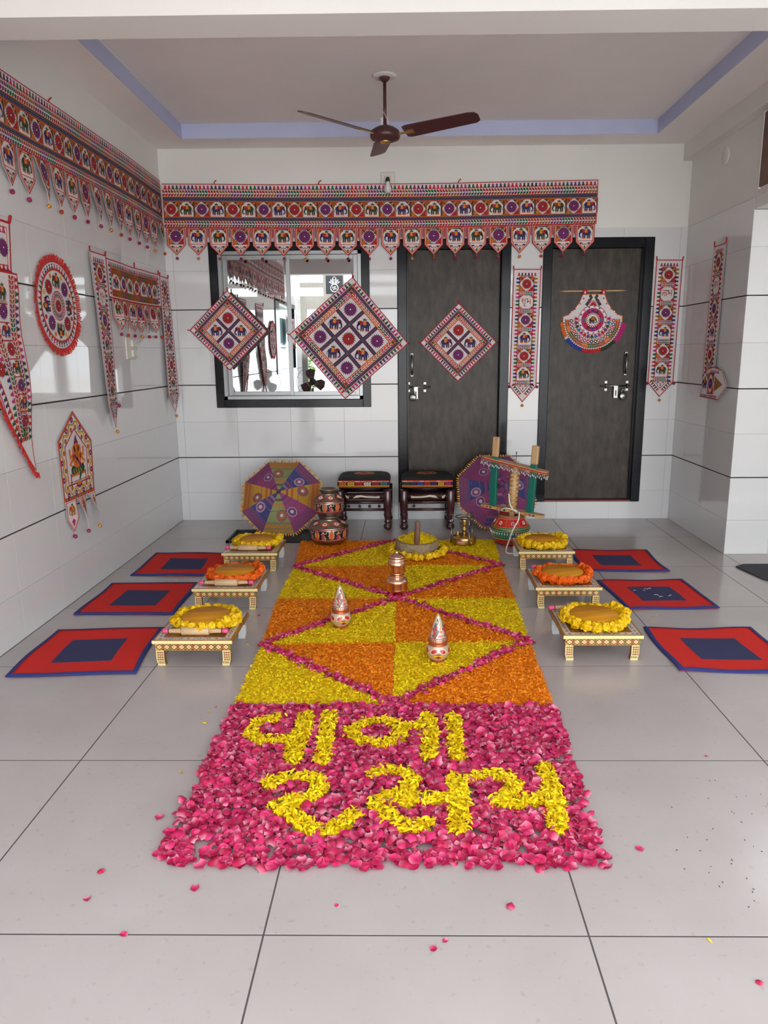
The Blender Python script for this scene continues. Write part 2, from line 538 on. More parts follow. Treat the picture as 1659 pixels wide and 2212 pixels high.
# window on the left wall, only seen mirrored in window_1
w2 = tag(link('window_2', None), 'black framed window with pale teal panes beyond the left edge', kind='structure')
a, b, c, d = W2
mb = MB()
for q in ((a, a + 0.1, c, d), (b - 0.34, b, c, d), (a + 0.1, b - 0.34, c, c + 0.07), (a + 0.1, b - 0.34, d - 0.07, d)):
    mb.box(XL - 0.12, XL + 0.012, q[0], q[1], q[2], q[3], bevel=0.003)
mb.build('granite_surround', M_GRANITE, w2)
boxobj('pane', M_TEALGLASS, w2, XL - 0.06, XL - 0.05, a + 0.1, (a + b) / 2 - 0.1, c + 0.07, d - 0.07)
boxobj('pane', M_TEALGLASS, w2, XL - 0.05, XL - 0.04, (a + b) / 2 - 0.12, b - 0.34, c + 0.07, d - 0.07)

# ------------------------------------------------------------------ doors
def make_door(name, R, label, flip):
    a, b, c, d = R
    dr = tag(link(name, None), label, kind='structure')
    fw = 0.075
    mb = MB()
    for q in ((a, a + fw, c, d), (b - fw, b, c, d), (a + fw, b - fw, d - fw, d)):
        mb.box(q[0], q[1], YB - 0.012, YB + 0.14, q[2], q[3], bevel=0.004)
    mb.build('granite_frame', M_GRANITE, dr)
    boxobj('sill', M_SKIRT, dr, a + fw, b - fw, YB - 0.004, YB + 0.14, c, c + 0.014)
    boxobj('stop', M_GRANITE, dr, (b - fw - 0.012) if flip else a + fw, (b - fw) if flip else a + fw + 0.012, YB + 0.02, YB + 0.06, c + 0.014, d - fw)
    pl = boxobj('door_panel', M_DOOR, dr, a + fw + 0.003, b - fw - 0.003, YB + 0.05, YB + 0.085, c + 0.016, d - fw - 0.003, bevel=0.002)
    for q in ((a + 0.05, a + fw + 0.03, c, d - 0.03), (b - fw - 0.03, b - 0.05, c, d - 0.03), (a + fw, b - fw, d - fw - 0.03, d - 0.03), (a + fw, b - fw, c, c + 0.04)):  # hidden strips added behind the panel to stop light leaking round it
        boxobj('light_leak_strip', M_GRANITE, dr, q[0], q[1], YB + 0.086, YB + 0.12, q[2], q[3])
    yd = YB + 0.05
    # pull handle
    hx = 0.043 if not flip else 1.806
    h = MB()
    for z in (1.385, 1.30, 1.222):
        h.box(hx - 0.011, hx + 0.011, yd - 0.022, yd, z - 0.013, z + 0.013, bevel=0.002)
    h.tube([(hx, yd - 0.02, 1.385), (hx, yd - 0.042, 1.36), (hx, yd - 0.046, 1.30), (hx, yd - 0.042, 1.245), (hx, yd - 0.02, 1.222)], 0.008)
    h.build('pull_handle', M_STEEL, dr)
    # sliding bolt
    x0, x1 = (-0.015, 0.197) if not flip else (1.611, 1.848)
    bz = 1.122
    bl = MB().tube([(x0, yd - 0.02, bz), (x1, yd - 0.02, bz)], 0.0065)
    for bx in ((0.015, 0.15) if not flip else (1.655, 1.83)):
        for dz in (-0.03, 0.03):
            bl.box(bx - 0.012, bx + 0.012, yd - 0.008, yd, bz + dz - 0.012, bz + dz + 0.012, bevel=0.002)
        bl.tube([(bx, yd - 0.005, bz - 0.02), (bx, yd - 0.03, bz), (bx, yd - 0.005, bz + 0.02)], 0.004)
    bo = bl.build('sliding_bolt', M_STEEL, dr)
    hx0 = 0.075 if not flip else 1.735
    hs = MB().box(hx0 - 0.018, hx0 + 0.018, yd - 0.026, yd - 0.018, bz - 0.10, bz + 0.005, bevel=0.002)
    ho = hs.build('hasp', M_STEEL, bo)
    boxobj('slot', M_GROUT, bo, hx0 - 0.004, hx0 + 0.004, yd - 0.0275, yd - 0.025, bz - 0.08, bz - 0.035)
    px = 0.05 if not flip else 1.796
    return px, bz, yd
dp1 = make_door('door_1', D1, 'dark mottled door left of the narrow tiled strip, in a black granite frame', False)
dp2 = make_door('door_2', D2, 'dark mottled door at the right with the fan-shaped hanging', True)
def padlock(px, bz, yd, label):
    t = thing('padlock', label, 'padlock', (px, yd - 0.03, bz - 0.085), group='round steel padlocks')
    mb = MB()
    mb.M = Matrix.Rotation(PI / 2, 4, 'X')
    mb.lathe([(0.0, -0.011), (0.026, -0.011), (0.031, -0.007), (0.031, 0.007), (0.026, 0.011), (0.0, 0.011)], 20)
    mb.build('lock_body', M_STEEL, t)
    MB().tube([(-0.014, 0, 0.02), (-0.014, 0, 0.045), (-0.008, 0, 0.056), (0.008, 0, 0.056), (0.014, 0, 0.045), (0.014, 0, 0.02)], 0.0042).build('shackle', M_STEEL, t)
    MB().box(-0.003, 0.003, -0.0125, -0.0105, -0.016, -0.004).box(-0.005, 0.005, -0.0125, -0.0105, -0.008, -0.002).build('keyhole', M_GROUT, t)
padlock(*dp1, 'round steel padlock on the bolt of the left door')
padlock(*dp2, 'round steel padlock on the bolt of the right door')

# ------------------------------------------------------------------ embroidery canvas
cW = (0.66, 0.62, 0.63); cR = (0.44, 0.012, 0.016); cO = (0.66, 0.14, 0.012); cY = (0.70, 0.36, 0.02); cOC = (0.30, 0.125, 0.012)
cPU = (0.15, 0.018, 0.11); cMG = (0.45, 0.02, 0.15); cNV = (0.028, 0.022, 0.10); cBL = (0.03, 0.05, 0.30); cGR = (0.010, 0.085, 0.035)
cDG = (0.030, 0.045, 0.022); cRD = (0.33, 0.014, 0.014); cTL = (0.02, 0.16, 0.25); cDK = (0.012, 0.012, 0.014); cMI = (0.85, 0.85, 0.85); cPK = (0.55, 0.10, 0.28)
ROWCOLS = [cR, cGR, cPU, cNV, cR, cMG, cDG, cNV, cMG, cGR]
LEAFCOLS = [cRD, (0.26, 0.07, 0.012), cPU, cGR]
LH = 0.00045

class Emb:
    """flat stitched shapes laid on a cloth; u right, v up, seen from -y"""
    def __init__(self):
        self.P = []
        self.T = (1, 0, 0, 1, 0, 0)
    def xf(self, cx=0, cy=0, s=1.0, rot=0.0, flip=False):
        c, n = math.cos(rot) * s, math.sin(rot) * s
        fl = -1 if flip else 1
        self.T = (c * fl, -n, n * fl, c, cx, cy)
        return self
    def compose(self, base, cx=0, cy=0, s=1.0, rot=0.0, flip=False):
        self.xf(cx, cy, s, rot, flip)
        a, b, c, d, e, f = self.T
        A, B, C, D, E_, F_ = base
        self.T = (A * a + B * c, A * b + B * d, C * a + D * c, C * b + D * d, A * e + B * f + E_, C * e + D * f + F_)
        return self
    def poly(self, pts, col, layer=1):
        a, b, c, d, e, f = self.T
        q = [(a * x + b * y + e, c * x + d * y + f) for x, y in pts]
        n = len(q)
        ar = sum(q[i][0] * q[(i + 1) % n][1] - q[(i + 1) % n][0] * q[i][1] for i in range(n))
        if ar < 0: q = q[::-1]
        self.P.append((q, layer, col))
    def rect(self, u0, v0, u1, v1, col, layer=1):
        self.poly([(u0, v0), (u1, v0), (u1, v1), (u0, v1)], col, layer)
    def circ(self, cx, cy, r, col, layer=1, n=14, ry=None):
        ry = ry or r
        self.poly([(cx + r * math.cos(2 * PI * k / n), cy + ry * math.sin(2 * PI * k / n)) for k in range(n)], col, layer)
    def stroke(self, pts, w, col, layer=1, taper=1.0):
        n = len(pts)
        L, Rr = [], []
        for i, (x, y) in enumerate(pts):
            if i == 0: dx, dy = pts[1][0] - x, pts[1][1] - y
            elif i == n - 1: dx, dy = x - pts[-2][0], y - pts[-2][1]
            else: dx, dy = pts[i + 1][0] - pts[i - 1][0], pts[i + 1][1] - pts[i - 1][1]
            l = math.hypot(dx, dy) or 1
            ww = w * (1 + (taper - 1) * i / (n - 1)) / 2
            L.append((x - dy / l * ww, y + dx / l * ww)); Rr.append((x + dy / l * ww, y - dx / l * ww))
        for i in range(n - 1):
            self.poly([L[i], Rr[i], Rr[i + 1], L[i + 1]], col, layer)
    def ring(self, cx, cy, r0, r1, col, layer=1, a0=0.0, a1=2 * PI, n=32):
        for k in range(n):
            t0, t1 = a0 + (a1 - a0) * k / n, a0 + (a1 - a0) * (k + 1) / n
            self.poly([(cx + r0 * math.cos(t0), cy + r0 * math.sin(t0)), (cx + r1 * math.cos(t0), cy + r1 * math.sin(t0)), (cx + r1 * math.cos(t1), cy + r1 * math.sin(t1)), (cx + r0 * math.cos(t1), cy + r0 * math.sin(t1))], col, layer)
    def border(self, poly, i0, i1, col, layer=1):
        """band between two insets of a polygon"""
        A, B = inset(poly, i0), inset(poly, i1)
        n = len(A)
        for i in range(n):
            j = (i + 1) % n
            self.poly([A[i], A[j], B[j], B[i]], col, layer)
    def build(self, name, parent=None, outline=None, ocol=cW, m=None, warp=None, cu=(), cv=(), loc=(0, 0, 0), rot=(0, 0, 0), th=0.002):
        bm = bmesh.new()
        lay = bm.faces.layers.int.new('ci')
        cols = [ocol]
        ws = {}
        if outline:
            outs = outline if isinstance(outline[0][0], (tuple, list)) else [outline]
            for ol in outs:
                n = len(ol)
                ar = sum(ol[i][0] * ol[(i + 1) % n][1] - ol[(i + 1) % n][0] * ol[i][1] for i in range(n))
                if ar < 0: ol = ol[::-1]
                fv = [bm.verts.new((x, -th, z)) for x, z in ol]
                bv = [bm.verts.new((x, 0, z)) for x, z in ol]
                bm.faces.new(fv)
                bm.faces.new(bv[::-1])
                for i in range(n):
                    j = (i + 1) % n
                    bm.faces.new((fv[i], bv[i], bv[j], fv[j]))
        idx = {ocol: 0}
        for q, layer, col in self.P:
            if col not in idx:
                idx[col] = len(cols); cols.append(col)
            y = -th - LH * layer
            try:
                f = bm.faces.new([bm.verts.new((x, y, z)) for x, z in q])
            except ValueError:
                continue
            f[lay] = idx[col]
        for u in cu:
            bmesh.ops.bisect_plane(bm, geom=bm.verts[:] + bm.edges[:] + bm.faces[:], plane_co=(u, 0, 0), plane_no=(1, 0, 0))
        for v in cv:
            bmesh.ops.bisect_plane(bm, geom=bm.verts[:] + bm.edges[:] + bm.faces[:], plane_co=(0, 0, v), plane_no=(0, 0, 1))
        if warp:
            for v in bm.verts:
                v.co = Vector(warp(v.co.x, v.co.z, -v.co.y))
        me = bpy.data.meshes.new(name)
        fi = [f[lay] for f in bm.faces]
        fn = [len(f.verts) for f in bm.faces]
        bm.to_mesh(me)
        bm.free()
        me.materials.append(m or EMB)
        ca = me.color_attributes.new('Col', 'FLOAT_COLOR', 'CORNER')
        buf = []
        for i, n in zip(fi, fn):
            c = cols[i]
            buf.extend((c[0], c[1], c[2], 1.0) * n)
        ca.data.foreach_set('color', buf)
        if name == '_mesh':
            return me
        return link(name, me, parent, loc, rot)

def inset(poly, d):
    n = len(poly)
    ar = sum(poly[i][0] * poly[(i + 1) % n][1] - poly[(i + 1) % n][0] * poly[i][1] for i in range(n))
    P = poly if ar > 0 else poly[::-1]
    out = []
    for i in range(n):
        p, c, q = P[i - 1], P[i], P[(i + 1) % n]
        e1 = (c[0] - p[0], c[1] - p[1]); e2 = (q[0] - c[0], q[1] - c[1])
        l1, l2 = math.hypot(*e1), math.hypot(*e2)
        n1 = (-e1[1] / l1, e1[0] / l1); n2 = (-e2[1] / l2, e2[0] / l2)
        k = 1 + n1[0] * n2[0] + n1[1] * n2[1]
        k = max(k, 0.35)
        out.append((c[0] + d * (n1[0] + n2[0]) / k, c[1] + d * (n1[1] + n2[1]) / k))
    return out

# ---- motifs, drawn in a box of -1..1
def elephant(E, cx, cy, s, body, flip=False, rot=0.0, L=3, base=None):
    T0 = E.T
    E.compose(base or T0, cx, cy, s, rot, flip)
    E.stroke([(0.72, 0.25), (0.88, -0.05), (0.9, -0.35)], 0.07, body, L)
    for x in (-0.32, -0.05, 0.36, 0.62):
        E.poly([(x - 0.12, 0.1), (x + 0.12, 0.1), (x + 0.11, -0.68), (x - 0.11, -0.68)], body, L)
        E.circ(x - 0.02, -0.74, 0.15, cO, L + 1, 8, 0.085)
    E.circ(0.18, 0.12, 0.62, body, L + 1, 16, 0.46)
    E.circ(-0.52, 0.26, 0.30, body, L + 1, 12, 0.30)
    E.stroke([(-0.66, 0.2), (-0.84, -0.12), (-0.84, -0.45), (-0.68, -0.6), (-0.54, -0.5)], 0.26, body, L + 1, 0.45)
    E.circ(-0.34, 0.3, 0.19, cR, L + 2, 10, 0.25)
    E.poly([(-0.62, 0.56), (-0.42, 0.62), (-0.3, 0.35), (-0.5, 0.3)], cO, L + 2)
    E.stroke([(-0.5, 0.02), (-0.62, -0.16)], 0.08, cW, L + 2)
    E.stroke([(-0.45, 0.05), (-0.62, -0.05)], 0.07, cO, L + 3)
    E.poly([(-0.10, 0.6), (0.30, 0.6), (0.34, 0.02), (-0.08, 0.02)], cO, L + 3)
    E.poly([(0.0, 0.5), (0.2, 0.5), (0.22, 0.14), (0.0, 0.14)], cY, L + 4)
    E.circ(0.1, 0.32, 0.07, cR, L + 5, 8)
    E.poly([(-0.14, 0.62), (0.34, 0.62), (0.4, 0.86), (0.24, 0.74), (0.1, 0.95), (-0.04, 0.74), (-0.2, 0.86)], cDG, L + 3)
    E.T = T0

def flower(E, cx, cy, s, col, L=3, n=20, spike=cNV):
    T0 = E.T
    E.compose(T0, cx, cy, s)
    E.poly([((0.97 if k % 2 else 0.70) * math.cos(PI * k / n), (0.97 if k % 2 else 0.70) * math.sin(PI * k / n)) for k in range(2 * n)], spike, L)
    E.circ(0, 0, 0.77, col, L + 1, 22)
    for k in range(10):
        a = 2 * PI * k / 10
        E.stroke([(0.2 * math.cos(a), 0.2 * math.sin(a)), (0.72 * math.cos(a), 0.72 * math.sin(a))], 0.025, tuple(x * 0.55 for x in col), L + 2)
    E.circ(0, 0, 0.13, cNV, L + 2, 8)
    E.circ(0, 0, 0.085, cMI, L + 3, 8)
    E.T = T0

def cellbg(E, u0, v0, u1, v1, kind, L=1):
    """square panel with coloured corner scrolls round a white centre"""
    w, h = u1 - u0, v1 - v0
    E.rect(u0, v0, u1, v1, cW, L)
    k = {'f': 0.44, 'e': 0.34, 't': 0.24}[kind]
    for (x, y, sx, sy, c) in ((u0, v1, 1, -1, cOC), (u1, v1, -1, -1, cDG), (u0, v0, 1, 1, cOC), (u1, v0, -1, 1, cR)):
        if kind == 'e' and sy == 1: continue
        E.poly([(x, y), (x + sx * w * k, y), (x + sx * w * k * 0.55, y + sy * h * k * 0.35), (x + sx * w * k * 0.35, y + sy * h * k * 0.55), (x, y + sy * h * k)], c, L + 1)
        E.poly([(x, y), (x + sx * w * k * 0.4, y + sy * h * k * 0.15), (x + sx * w * k * 0.62, y + sy * h * k * 0.62), (x + sx * w * k * 0.15, y + sy * h * k * 0.4)], cO if sx * sy > 0 else cRD, L + 2)
    if kind == 'f':
        for (x, y, hor, c) in (((u0 + u1) / 2, v1, 1, cO), ((u0 + u1) / 2, v0, 1, cRD), (u0, (v0 + v1) / 2, 0, cDG), (u1, (v0 + v1) / 2, 0, cOC)):
            pass

def trees(E, u0, u1, v, h, pitch, L=1, cols=ROWCOLS, pair=2, up=1):
    n = max(1, int(round((u1 - u0) / pitch)))
    p = (u1 - u0) / n
    for i in range(n):
        c = cols[(i // pair) % len(cols)]
        x = u0 + p * (i + 0.5)
        E.poly([(x - p * 0.49, v), (x + p * 0.49, v), (x + p * 0.15, v + up * h * 0.62), (x - p * 0.15, v + up * h * 0.62)], c, L)
        E.poly([(x - p * 0.34, v + up * h * 0.70), (x, v + up * h * 0.45), (x + p * 0.34, v + up * h * 0.70), (x, v + up * h)], c, L + 1)

def leaves(E, u0, u1, v, h, pitch, L=1, cols=LEAFCOLS, per=4, d=1, bgc=None):
    n = max(1, int(round((u1 - u0) / pitch)))
    p = (u1 - u0) / n
    if bgc: E.rect(u0, v - h / 2, u1, v + h / 2, bgc, L - 1)
    for i in range(n):
        c = cols[(i // per) % len(cols)]
        x = u0 + p * (i + 0.5)
        for s in (1, -1):
            E.poly([(x + d * p * 0.50, v + s * h * 0.02), (x + d * p * 0.26, v + s * h * 0.36), (x - d * p * 0.34, v + s * h * 0.50), (x - d * p * 0.54, v + s * h * 0.42), (x - d * p * 0.42, v + s * h * 0.12)], c, L)

def checker(E, u0, u1, v0, v1, L=1, cell=0.0125, col=(0.016, 0.013, 0.06), col2=cW):
    E.rect(u0, v0, u1, v1, col, L)
    n = max(1, int(round((u1 - u0) / cell)))
    p = (u1 - u0) / n
    h = (v1 - v0)
    for i in range(n):
        x = u0 + p * (i + 0.5)
        for (dx, y, c) in ((0, v0 + h * 0.27, col2), (p * 0.5, v0 + h * 0.73, col2)):
            if x + dx > u1 - p * 0.3: continue
            E.poly([(x + dx - p * 0.16, y), (x + dx, y - h * 0.11), (x + dx + p * 0.16, y), (x + dx, y + h * 0.11)], c, L + 1)

def sprig(E, cx, cy, s, L=3):
    T0 = E.T
    E.compose(T0, cx, cy, s)
    E.poly([(0, -1), (0.22, -0.55), (0, -0.1), (-0.22, -0.55)], cGR, L)
    E.circ(0, 0.15, 0.2, cY, L, 8)
    for sx in (-1, 1):
        E.stroke([(sx * 0.1, 0.0), (sx * 0.5, -0.05), (sx * 0.62, 0.4)], 0.16, cPU, L)
        E.poly([(sx * 0.55, 0.25), (sx * 0.95, 0.05), (sx * 1.25, 0.3), (sx * 0.9, 0.5)], cNV, L)
    E.T = T0

def txt(E, strokes, cx, cy, s, w, col, L):
    T0 = E.T
    E.compose(T0, cx, cy, s)
    for st in strokes:
        E.stroke(st, w, col, L)
        for p in st:
            E.circ(p[0], p[1], w / 2, col, L, 6)
    E.T = T0
BHA = [[(0.30, 0.60), (0.18, 0.62), (0.12, 0.50), (0.20, 0.40), (0.32, 0.44), (0.38, 0.25), (0.36, 0.02), (0.24, -0.14), (0.14, -0.04), (0.26, 0.06), (0.50, 0.06), (0.84, 0.06)], [(0.84, 0.62), (0.84, -0.48)]]
SHUBH = [[(-0.96, 0.44), (-0.86, 0.60), (-0.70, 0.60), (-0.62, 0.44), (-0.70, 0.28), (-0.84, 0.20), (-0.92, 0.10)], [(-0.84, 0.20), (-0.66, -0.06), (-0.56, -0.34)], [(-0.62, 0.40), (-0.46, 0.30), (-0.22, 0.30)], [(-0.22, 0.62), (-0.22, -0.40)], [(-0.22, -0.40), (-0.42, -0.56), (-0.40, -0.76), (-0.22, -0.84), (-0.04, -0.76)]] + BHA
LABH = [[(-0.90, -0.36), (-1.0, -0.10), (-0.94, 0.18), (-0.82, 0.26), (-0.74, 0.10), (-0.74, -0.12)], [(-0.74, 0.10), (-0.64, 0.26), (-0.54, 0.20), (-0.44, 0.14)], [(-0.44, 0.6), (-0.44, -0.48)], [(-0.14, 0.6), (-0.14, -0.48)], [(-1.0, 0.62), (0.02, 0.62)], [(0.60, 0.62), (1.0, 0.62)]] + BHA

pom_meshes = []
for (c1, c2) in ((cMG, cDG), (cR, cOC), (cPU, cR), (cY, cPU), (cR, cNV)):
    mb = MB()
    mb.sphere((0, 0, -0.026), 0.0125, 8, 6, c1)
    for i in range(0, len(mb.c), 3): mb.c[i] = c2
    mb.tube([(0, 0, 0), (0, 0, -0.016)], 0.0012, 4, cW)
    pom_meshes.append(mb.mesh('pompom', FELT))

# ------------------------------------------------------------------ torans
def pennant_poly(w, h, tip):
    return [(-w / 2, 0), (-w / 2, -h), (0, -h - tip), (w / 2, -h), (w / 2, 0)]

def draw_pennant(E, w, h, tip, kind, flipe=False):
    P = pennant_poly(w, h, tip)
    E.border(P, 0, 0.0065, cR, 1)
    E.border(P, 0.0095, 0.0145, cO, 1)
    E.border(P, 0.0145, 0.0165, cRD, 1)
    s = w - 0.033
    y1 = -0.008
    y0 = y1 - min(s, h - 0.016)
    cellbg(E, -s / 2, y0, s / 2, y1, 'f' if kind == 0 else 'e', 1)
    E.rect(-s / 2, y0 - 0.004, s / 2, y0, cR, 2)
    cy = (y0 + y1) / 2
    if kind == 0: flower(E, 0, cy, s * 0.48, cPU)
    elif kind == 1: elephant(E, 0, cy - 0.002, s * 0.47, cNV, flipe)
    elif kind == 2: elephant(E, 0, cy - 0.002, s * 0.47, cDG, not flipe)
    else: flower(E, 0, cy, s * 0.48, cRD)
    sprig(E, 0, y0 - 0.030 * w / 0.147, w * 0.235)
    return P

def toran_band(E, W, Hb=0.325, seq0=0, ledge=True):
    """u from 0 to W, v from 0 down to -Hb"""
    k = Hb / 0.325
    E.rect(0, -0.006, W, 0, cR, 1)
    trees(E, 0.01, W - 0.01, -0.041 * k, 0.031 * k, 0.0305, 1)
    def line(v, t=0.004, c=cO): E.rect(0, -v * k - t * k, W, -v * k, c, 2)
    line(0.040)
    E.rect(0, -0.098 * k, W, -0.044 * k, cW, 1)
    leaves(E, 0, W, -0.070 * k, 0.051 * k, 0.0225, 2)
    line(0.094, 0.005); line(0.099, 0.002, cDK)
    checker(E, 0, W, -0.127 * k, -0.101 * k)
    line(0.127, 0.005)
    E.rect(0, -0.245 * k, W, -0.131 * k, cRD, 1)
    n = int(round(W / 0.1225))
    p = W / n
    s = 0.108 * k
    for i in range(n):
        x = p * (i + 0.5)
        q = (i + seq0) % 4
        cellbg(E, x - s / 2, -0.188 * k - s / 2, x + s / 2, -0.188 * k + s / 2, 'f' if q in (0, 2) else 'e', 2)
        E.rect(x + p / 2 - 0.004, -0.242 * k, x + p / 2 + 0.004, -0.134 * k, (cOC, cDG)[i % 2], 3)
        if q == 0: flower(E, x, -0.188 * k, s * 0.455, cRD, 4)
        elif q == 1: elephant(E, x, -0.190 * k, s * 0.49, cDG, False, L=4)
        elif q == 2: flower(E, x, -0.188 * k, s * 0.455, cPU, 4)
        else: elephant(E, x, -0.190 * k, s * 0.49, cNV, True, L=4)
    line(0.243, 0.005)
    checker(E, 0, W, -0.272 * k, -0.248 * k)
    line(0.272, 0.004)
    E.rect(0, -0.318 * k, W, -0.276 * k, cW, 1)
    leaves(E, 0, W, -0.297 * k, 0.045 * k, 0.0225, 2, d=1)
    line(0.318, 0.007, cR)

def make_toran(label, W, loc, rot, n, sag, twist, group=None, edge_red='r'):
    t = thing('toran', label, 'wall hanging', loc, rot, group)
    E = Emb()
    toran_band(E, W)
    if edge_red: E.rect(W - 0.006, -0.325, W, 0, cR, 4)
    nodes = [W * k / 30 for k in range(31)]
    wave = [0.004 + 0.004 * math.sin(u * 5.1) for u in nodes]
    E.build('band', t, [(0, 0), (W, 0), (W, -0.325), (0, -0.325)], warp=lambda u, v, w: (u, -w - float(np.interp(u, nodes, wave)), v + sag(u)), cu=nodes[1:-1])
    p = W / n
    for i in range(n):
        u = p * (i + 0.5)
        E = Emb()
        k = (i + 0) % 3
        P = draw_pennant(E, 0.148, 0.132, 0.078, k)
        tw = twist(i)
        warp = None
        if tw:
            warp = lambda x, v, w, tw=tw: (x * (1 - 0.25 * abs(tw) * min(1, -v / 0.21)), -(w + 0.004 + x * tw * min(1, -v / 0.16) * 0.9 + abs(tw) * 0.075 * min(1, -v / 0.16)), v)
        o = E.build('pennant', t, P, warp=warp, cv=[-0.05, -0.1, -0.15] if tw else (), cu=[-0.04, 0, 0.04] if tw else (), loc=(u, -0.006, -0.325 + sag(u)))
        if i % 7 != 5:
            link('pompom', pom_meshes[(i * 3) % 5], o, (0, -0.004 - abs(tw) * 0.07, -0.208))
        else:
            link('pompom', pom_meshes[(i * 3) % 5], o, (0.002, -0.004 - abs(tw) * 0.07, -0.206))
        if i < n - 1:
            G_ = Emb()
            G_.rect(-0.004, -0.075, 0.004, 0.0, cR, 1)
            G_.build('loop_tape', t, [(-p / 2 + 0.075, -0.004), (p / 2 - 0.075, -0.004), (p / 2 - 0.075, 0.0), (-p / 2 + 0.075, 0.0)], loc=(u + p / 2, -0.003, -0.325 + sag(u)))
    for u in (0.12 * W, 0.36 * W, 0.68 * W):
        MB().tube([(u, -0.004, sag(u) - 0.004), (u + 0.006, -0.01, sag(u) + 0.014), (u + 0.022, -0.014, sag(u) + 0.026)], 0.004, 6, cR).build('tie_tape', FELT, t)
    return t

make_toran('long embroidered elephant toran across the back wall above window and doors', 3.415, (-1.917, YB - 0.018, 2.712), (0, 0, 0), 20,
           lambda u: -0.016 * math.sin(PI * min(1, max(0, u / 3.43))), lambda i: 0)
tw_l = [random.choice([-0.10, -0.22, 0.12, -0.3, 0.05, -0.15]) for _ in range(40)]
make_toran('long embroidered elephant toran running along the left wall to the corner', 5.80, (XL + 0.004, 0.405, 2.744), (0, 0, PI / 2), 33,
           lambda u: 0.006 * math.sin(u * 3), lambda i: tw_l[i], edge_red='')

def small_toran(label, W, loc, rot, group=None):
    t = thing('small_toran', label, 'wall hanging', loc, rot, group)
    Hb = 0.245
    E = Emb()
    P = [(0, 0), (W, 0), (W, -Hb), (0, -Hb)]
    E.border(P, 0, 0.007, cR, 4)
    trees(E, 0.03, W - 0.03, -0.045, 0.030, 0.03, 1)
    for sx, rot_ in ((0.055, PI / 2), (W - 0.055, -PI / 2)):
        E.xf(sx, -Hb / 2 - 0.005, 1, rot_)
        trees(E, -0.10, 0.10, 0, 0.030, 0.029, 1)
        E.xf()
    E.rect(0.06, -0.05, W - 0.06, -0.046, cO, 2)
    E.rect(0.06, -0.085, W - 0.06, -0.05, cOC, 1)
    leaves(E, 0.06, W - 0.06, -0.067, 0.034, 0.021, 2)
    E.rect(0.06, -0.19, W - 0.06, -0.085, cRD, 1)
    n = 7
    p = (W - 0.12) / n
    for i in range(n):
        x = 0.06 + p * (i + 0.5)
        s = min(p - 0.008, 0.098)
        cellbg(E, x - p / 2 + 0.004, -0.137 - s / 2, x + p / 2 - 0.004, -0.137 + s / 2, 'f' if i % 2 else 'e', 2)
        if i % 2: flower(E, x, -0.137, s * 0.44, (cPU, cRD)[(i // 2) % 2], 4)
        else: elephant(E, x, -0.14, s * 0.48, (cNV, cDG)[(i // 2) % 2], i > 3, L=4)
    E.rect(0.06, -0.232, W - 0.06, -0.19, cOC, 1)
    leaves(E, 0.06, W - 0.06, -0.211, 0.036, 0.021, 2)
    nodes = [W * k / 12 for k in range(13)]
    wave = [0.004 + 0.008 * math.sin(u * 7) ** 2 for u in nodes]
    E.build('band', t, P, warp=lambda u, v, w: (u, -w - float(np.interp(u, nodes, wave)), v - 0.008 * math.sin(PI * u / W)), cu=nodes[1:-1])
    p = (W - 0.07) / n
    for i in range(n):
        E = Emb()
        Q = draw_pennant(E, 0.138, 0.125, 0.078, (2, 3, 1, 0, 1, 3, 2)[i])
        tw = (0.3, -0.2, 0.15, 0.2, -0.25, 0.3, -0.3)[i]
        warp = lambda x, v, w, tw=tw: (x, -(w + 0.004 + x * tw * min(1, -v / 0.16) * 0.9 + abs(tw) * 0.07 * min(1, -v / 0.16)), v)
        u = 0.035 + p * (i + 0.5)
        o = E.build('pennant', t, Q, warp=warp, cv=[-0.05, -0.1, -0.15], cu=[-0.04, 0, 0.04], loc=(u, -0.006, -Hb - 0.008 * math.sin(PI * u / W)))
        link('pompom', pom_meshes[i % 5], o, (0, -0.004 - abs(tw) * 0.07, -0.203))
    for u in (0.0, W * 0.5, W):
        MB().tube([(u, -0.003, -0.005), (u, -0.004, 0.03)], 0.0045, 6, cR).build('tie_tape', FELT, t)
    return t
small_toran('short embroidered toran between two vertical strips on the left wall', 1.035, (XL + 0.004, 4.965, 2.012), (0, 0, PI / 2))
small_toran('short embroidered toran on the black framed window, seen mirrored in the window glass', 0.9, (XL + 0.016, -0.5, 1.98), (0, 0, PI / 2))

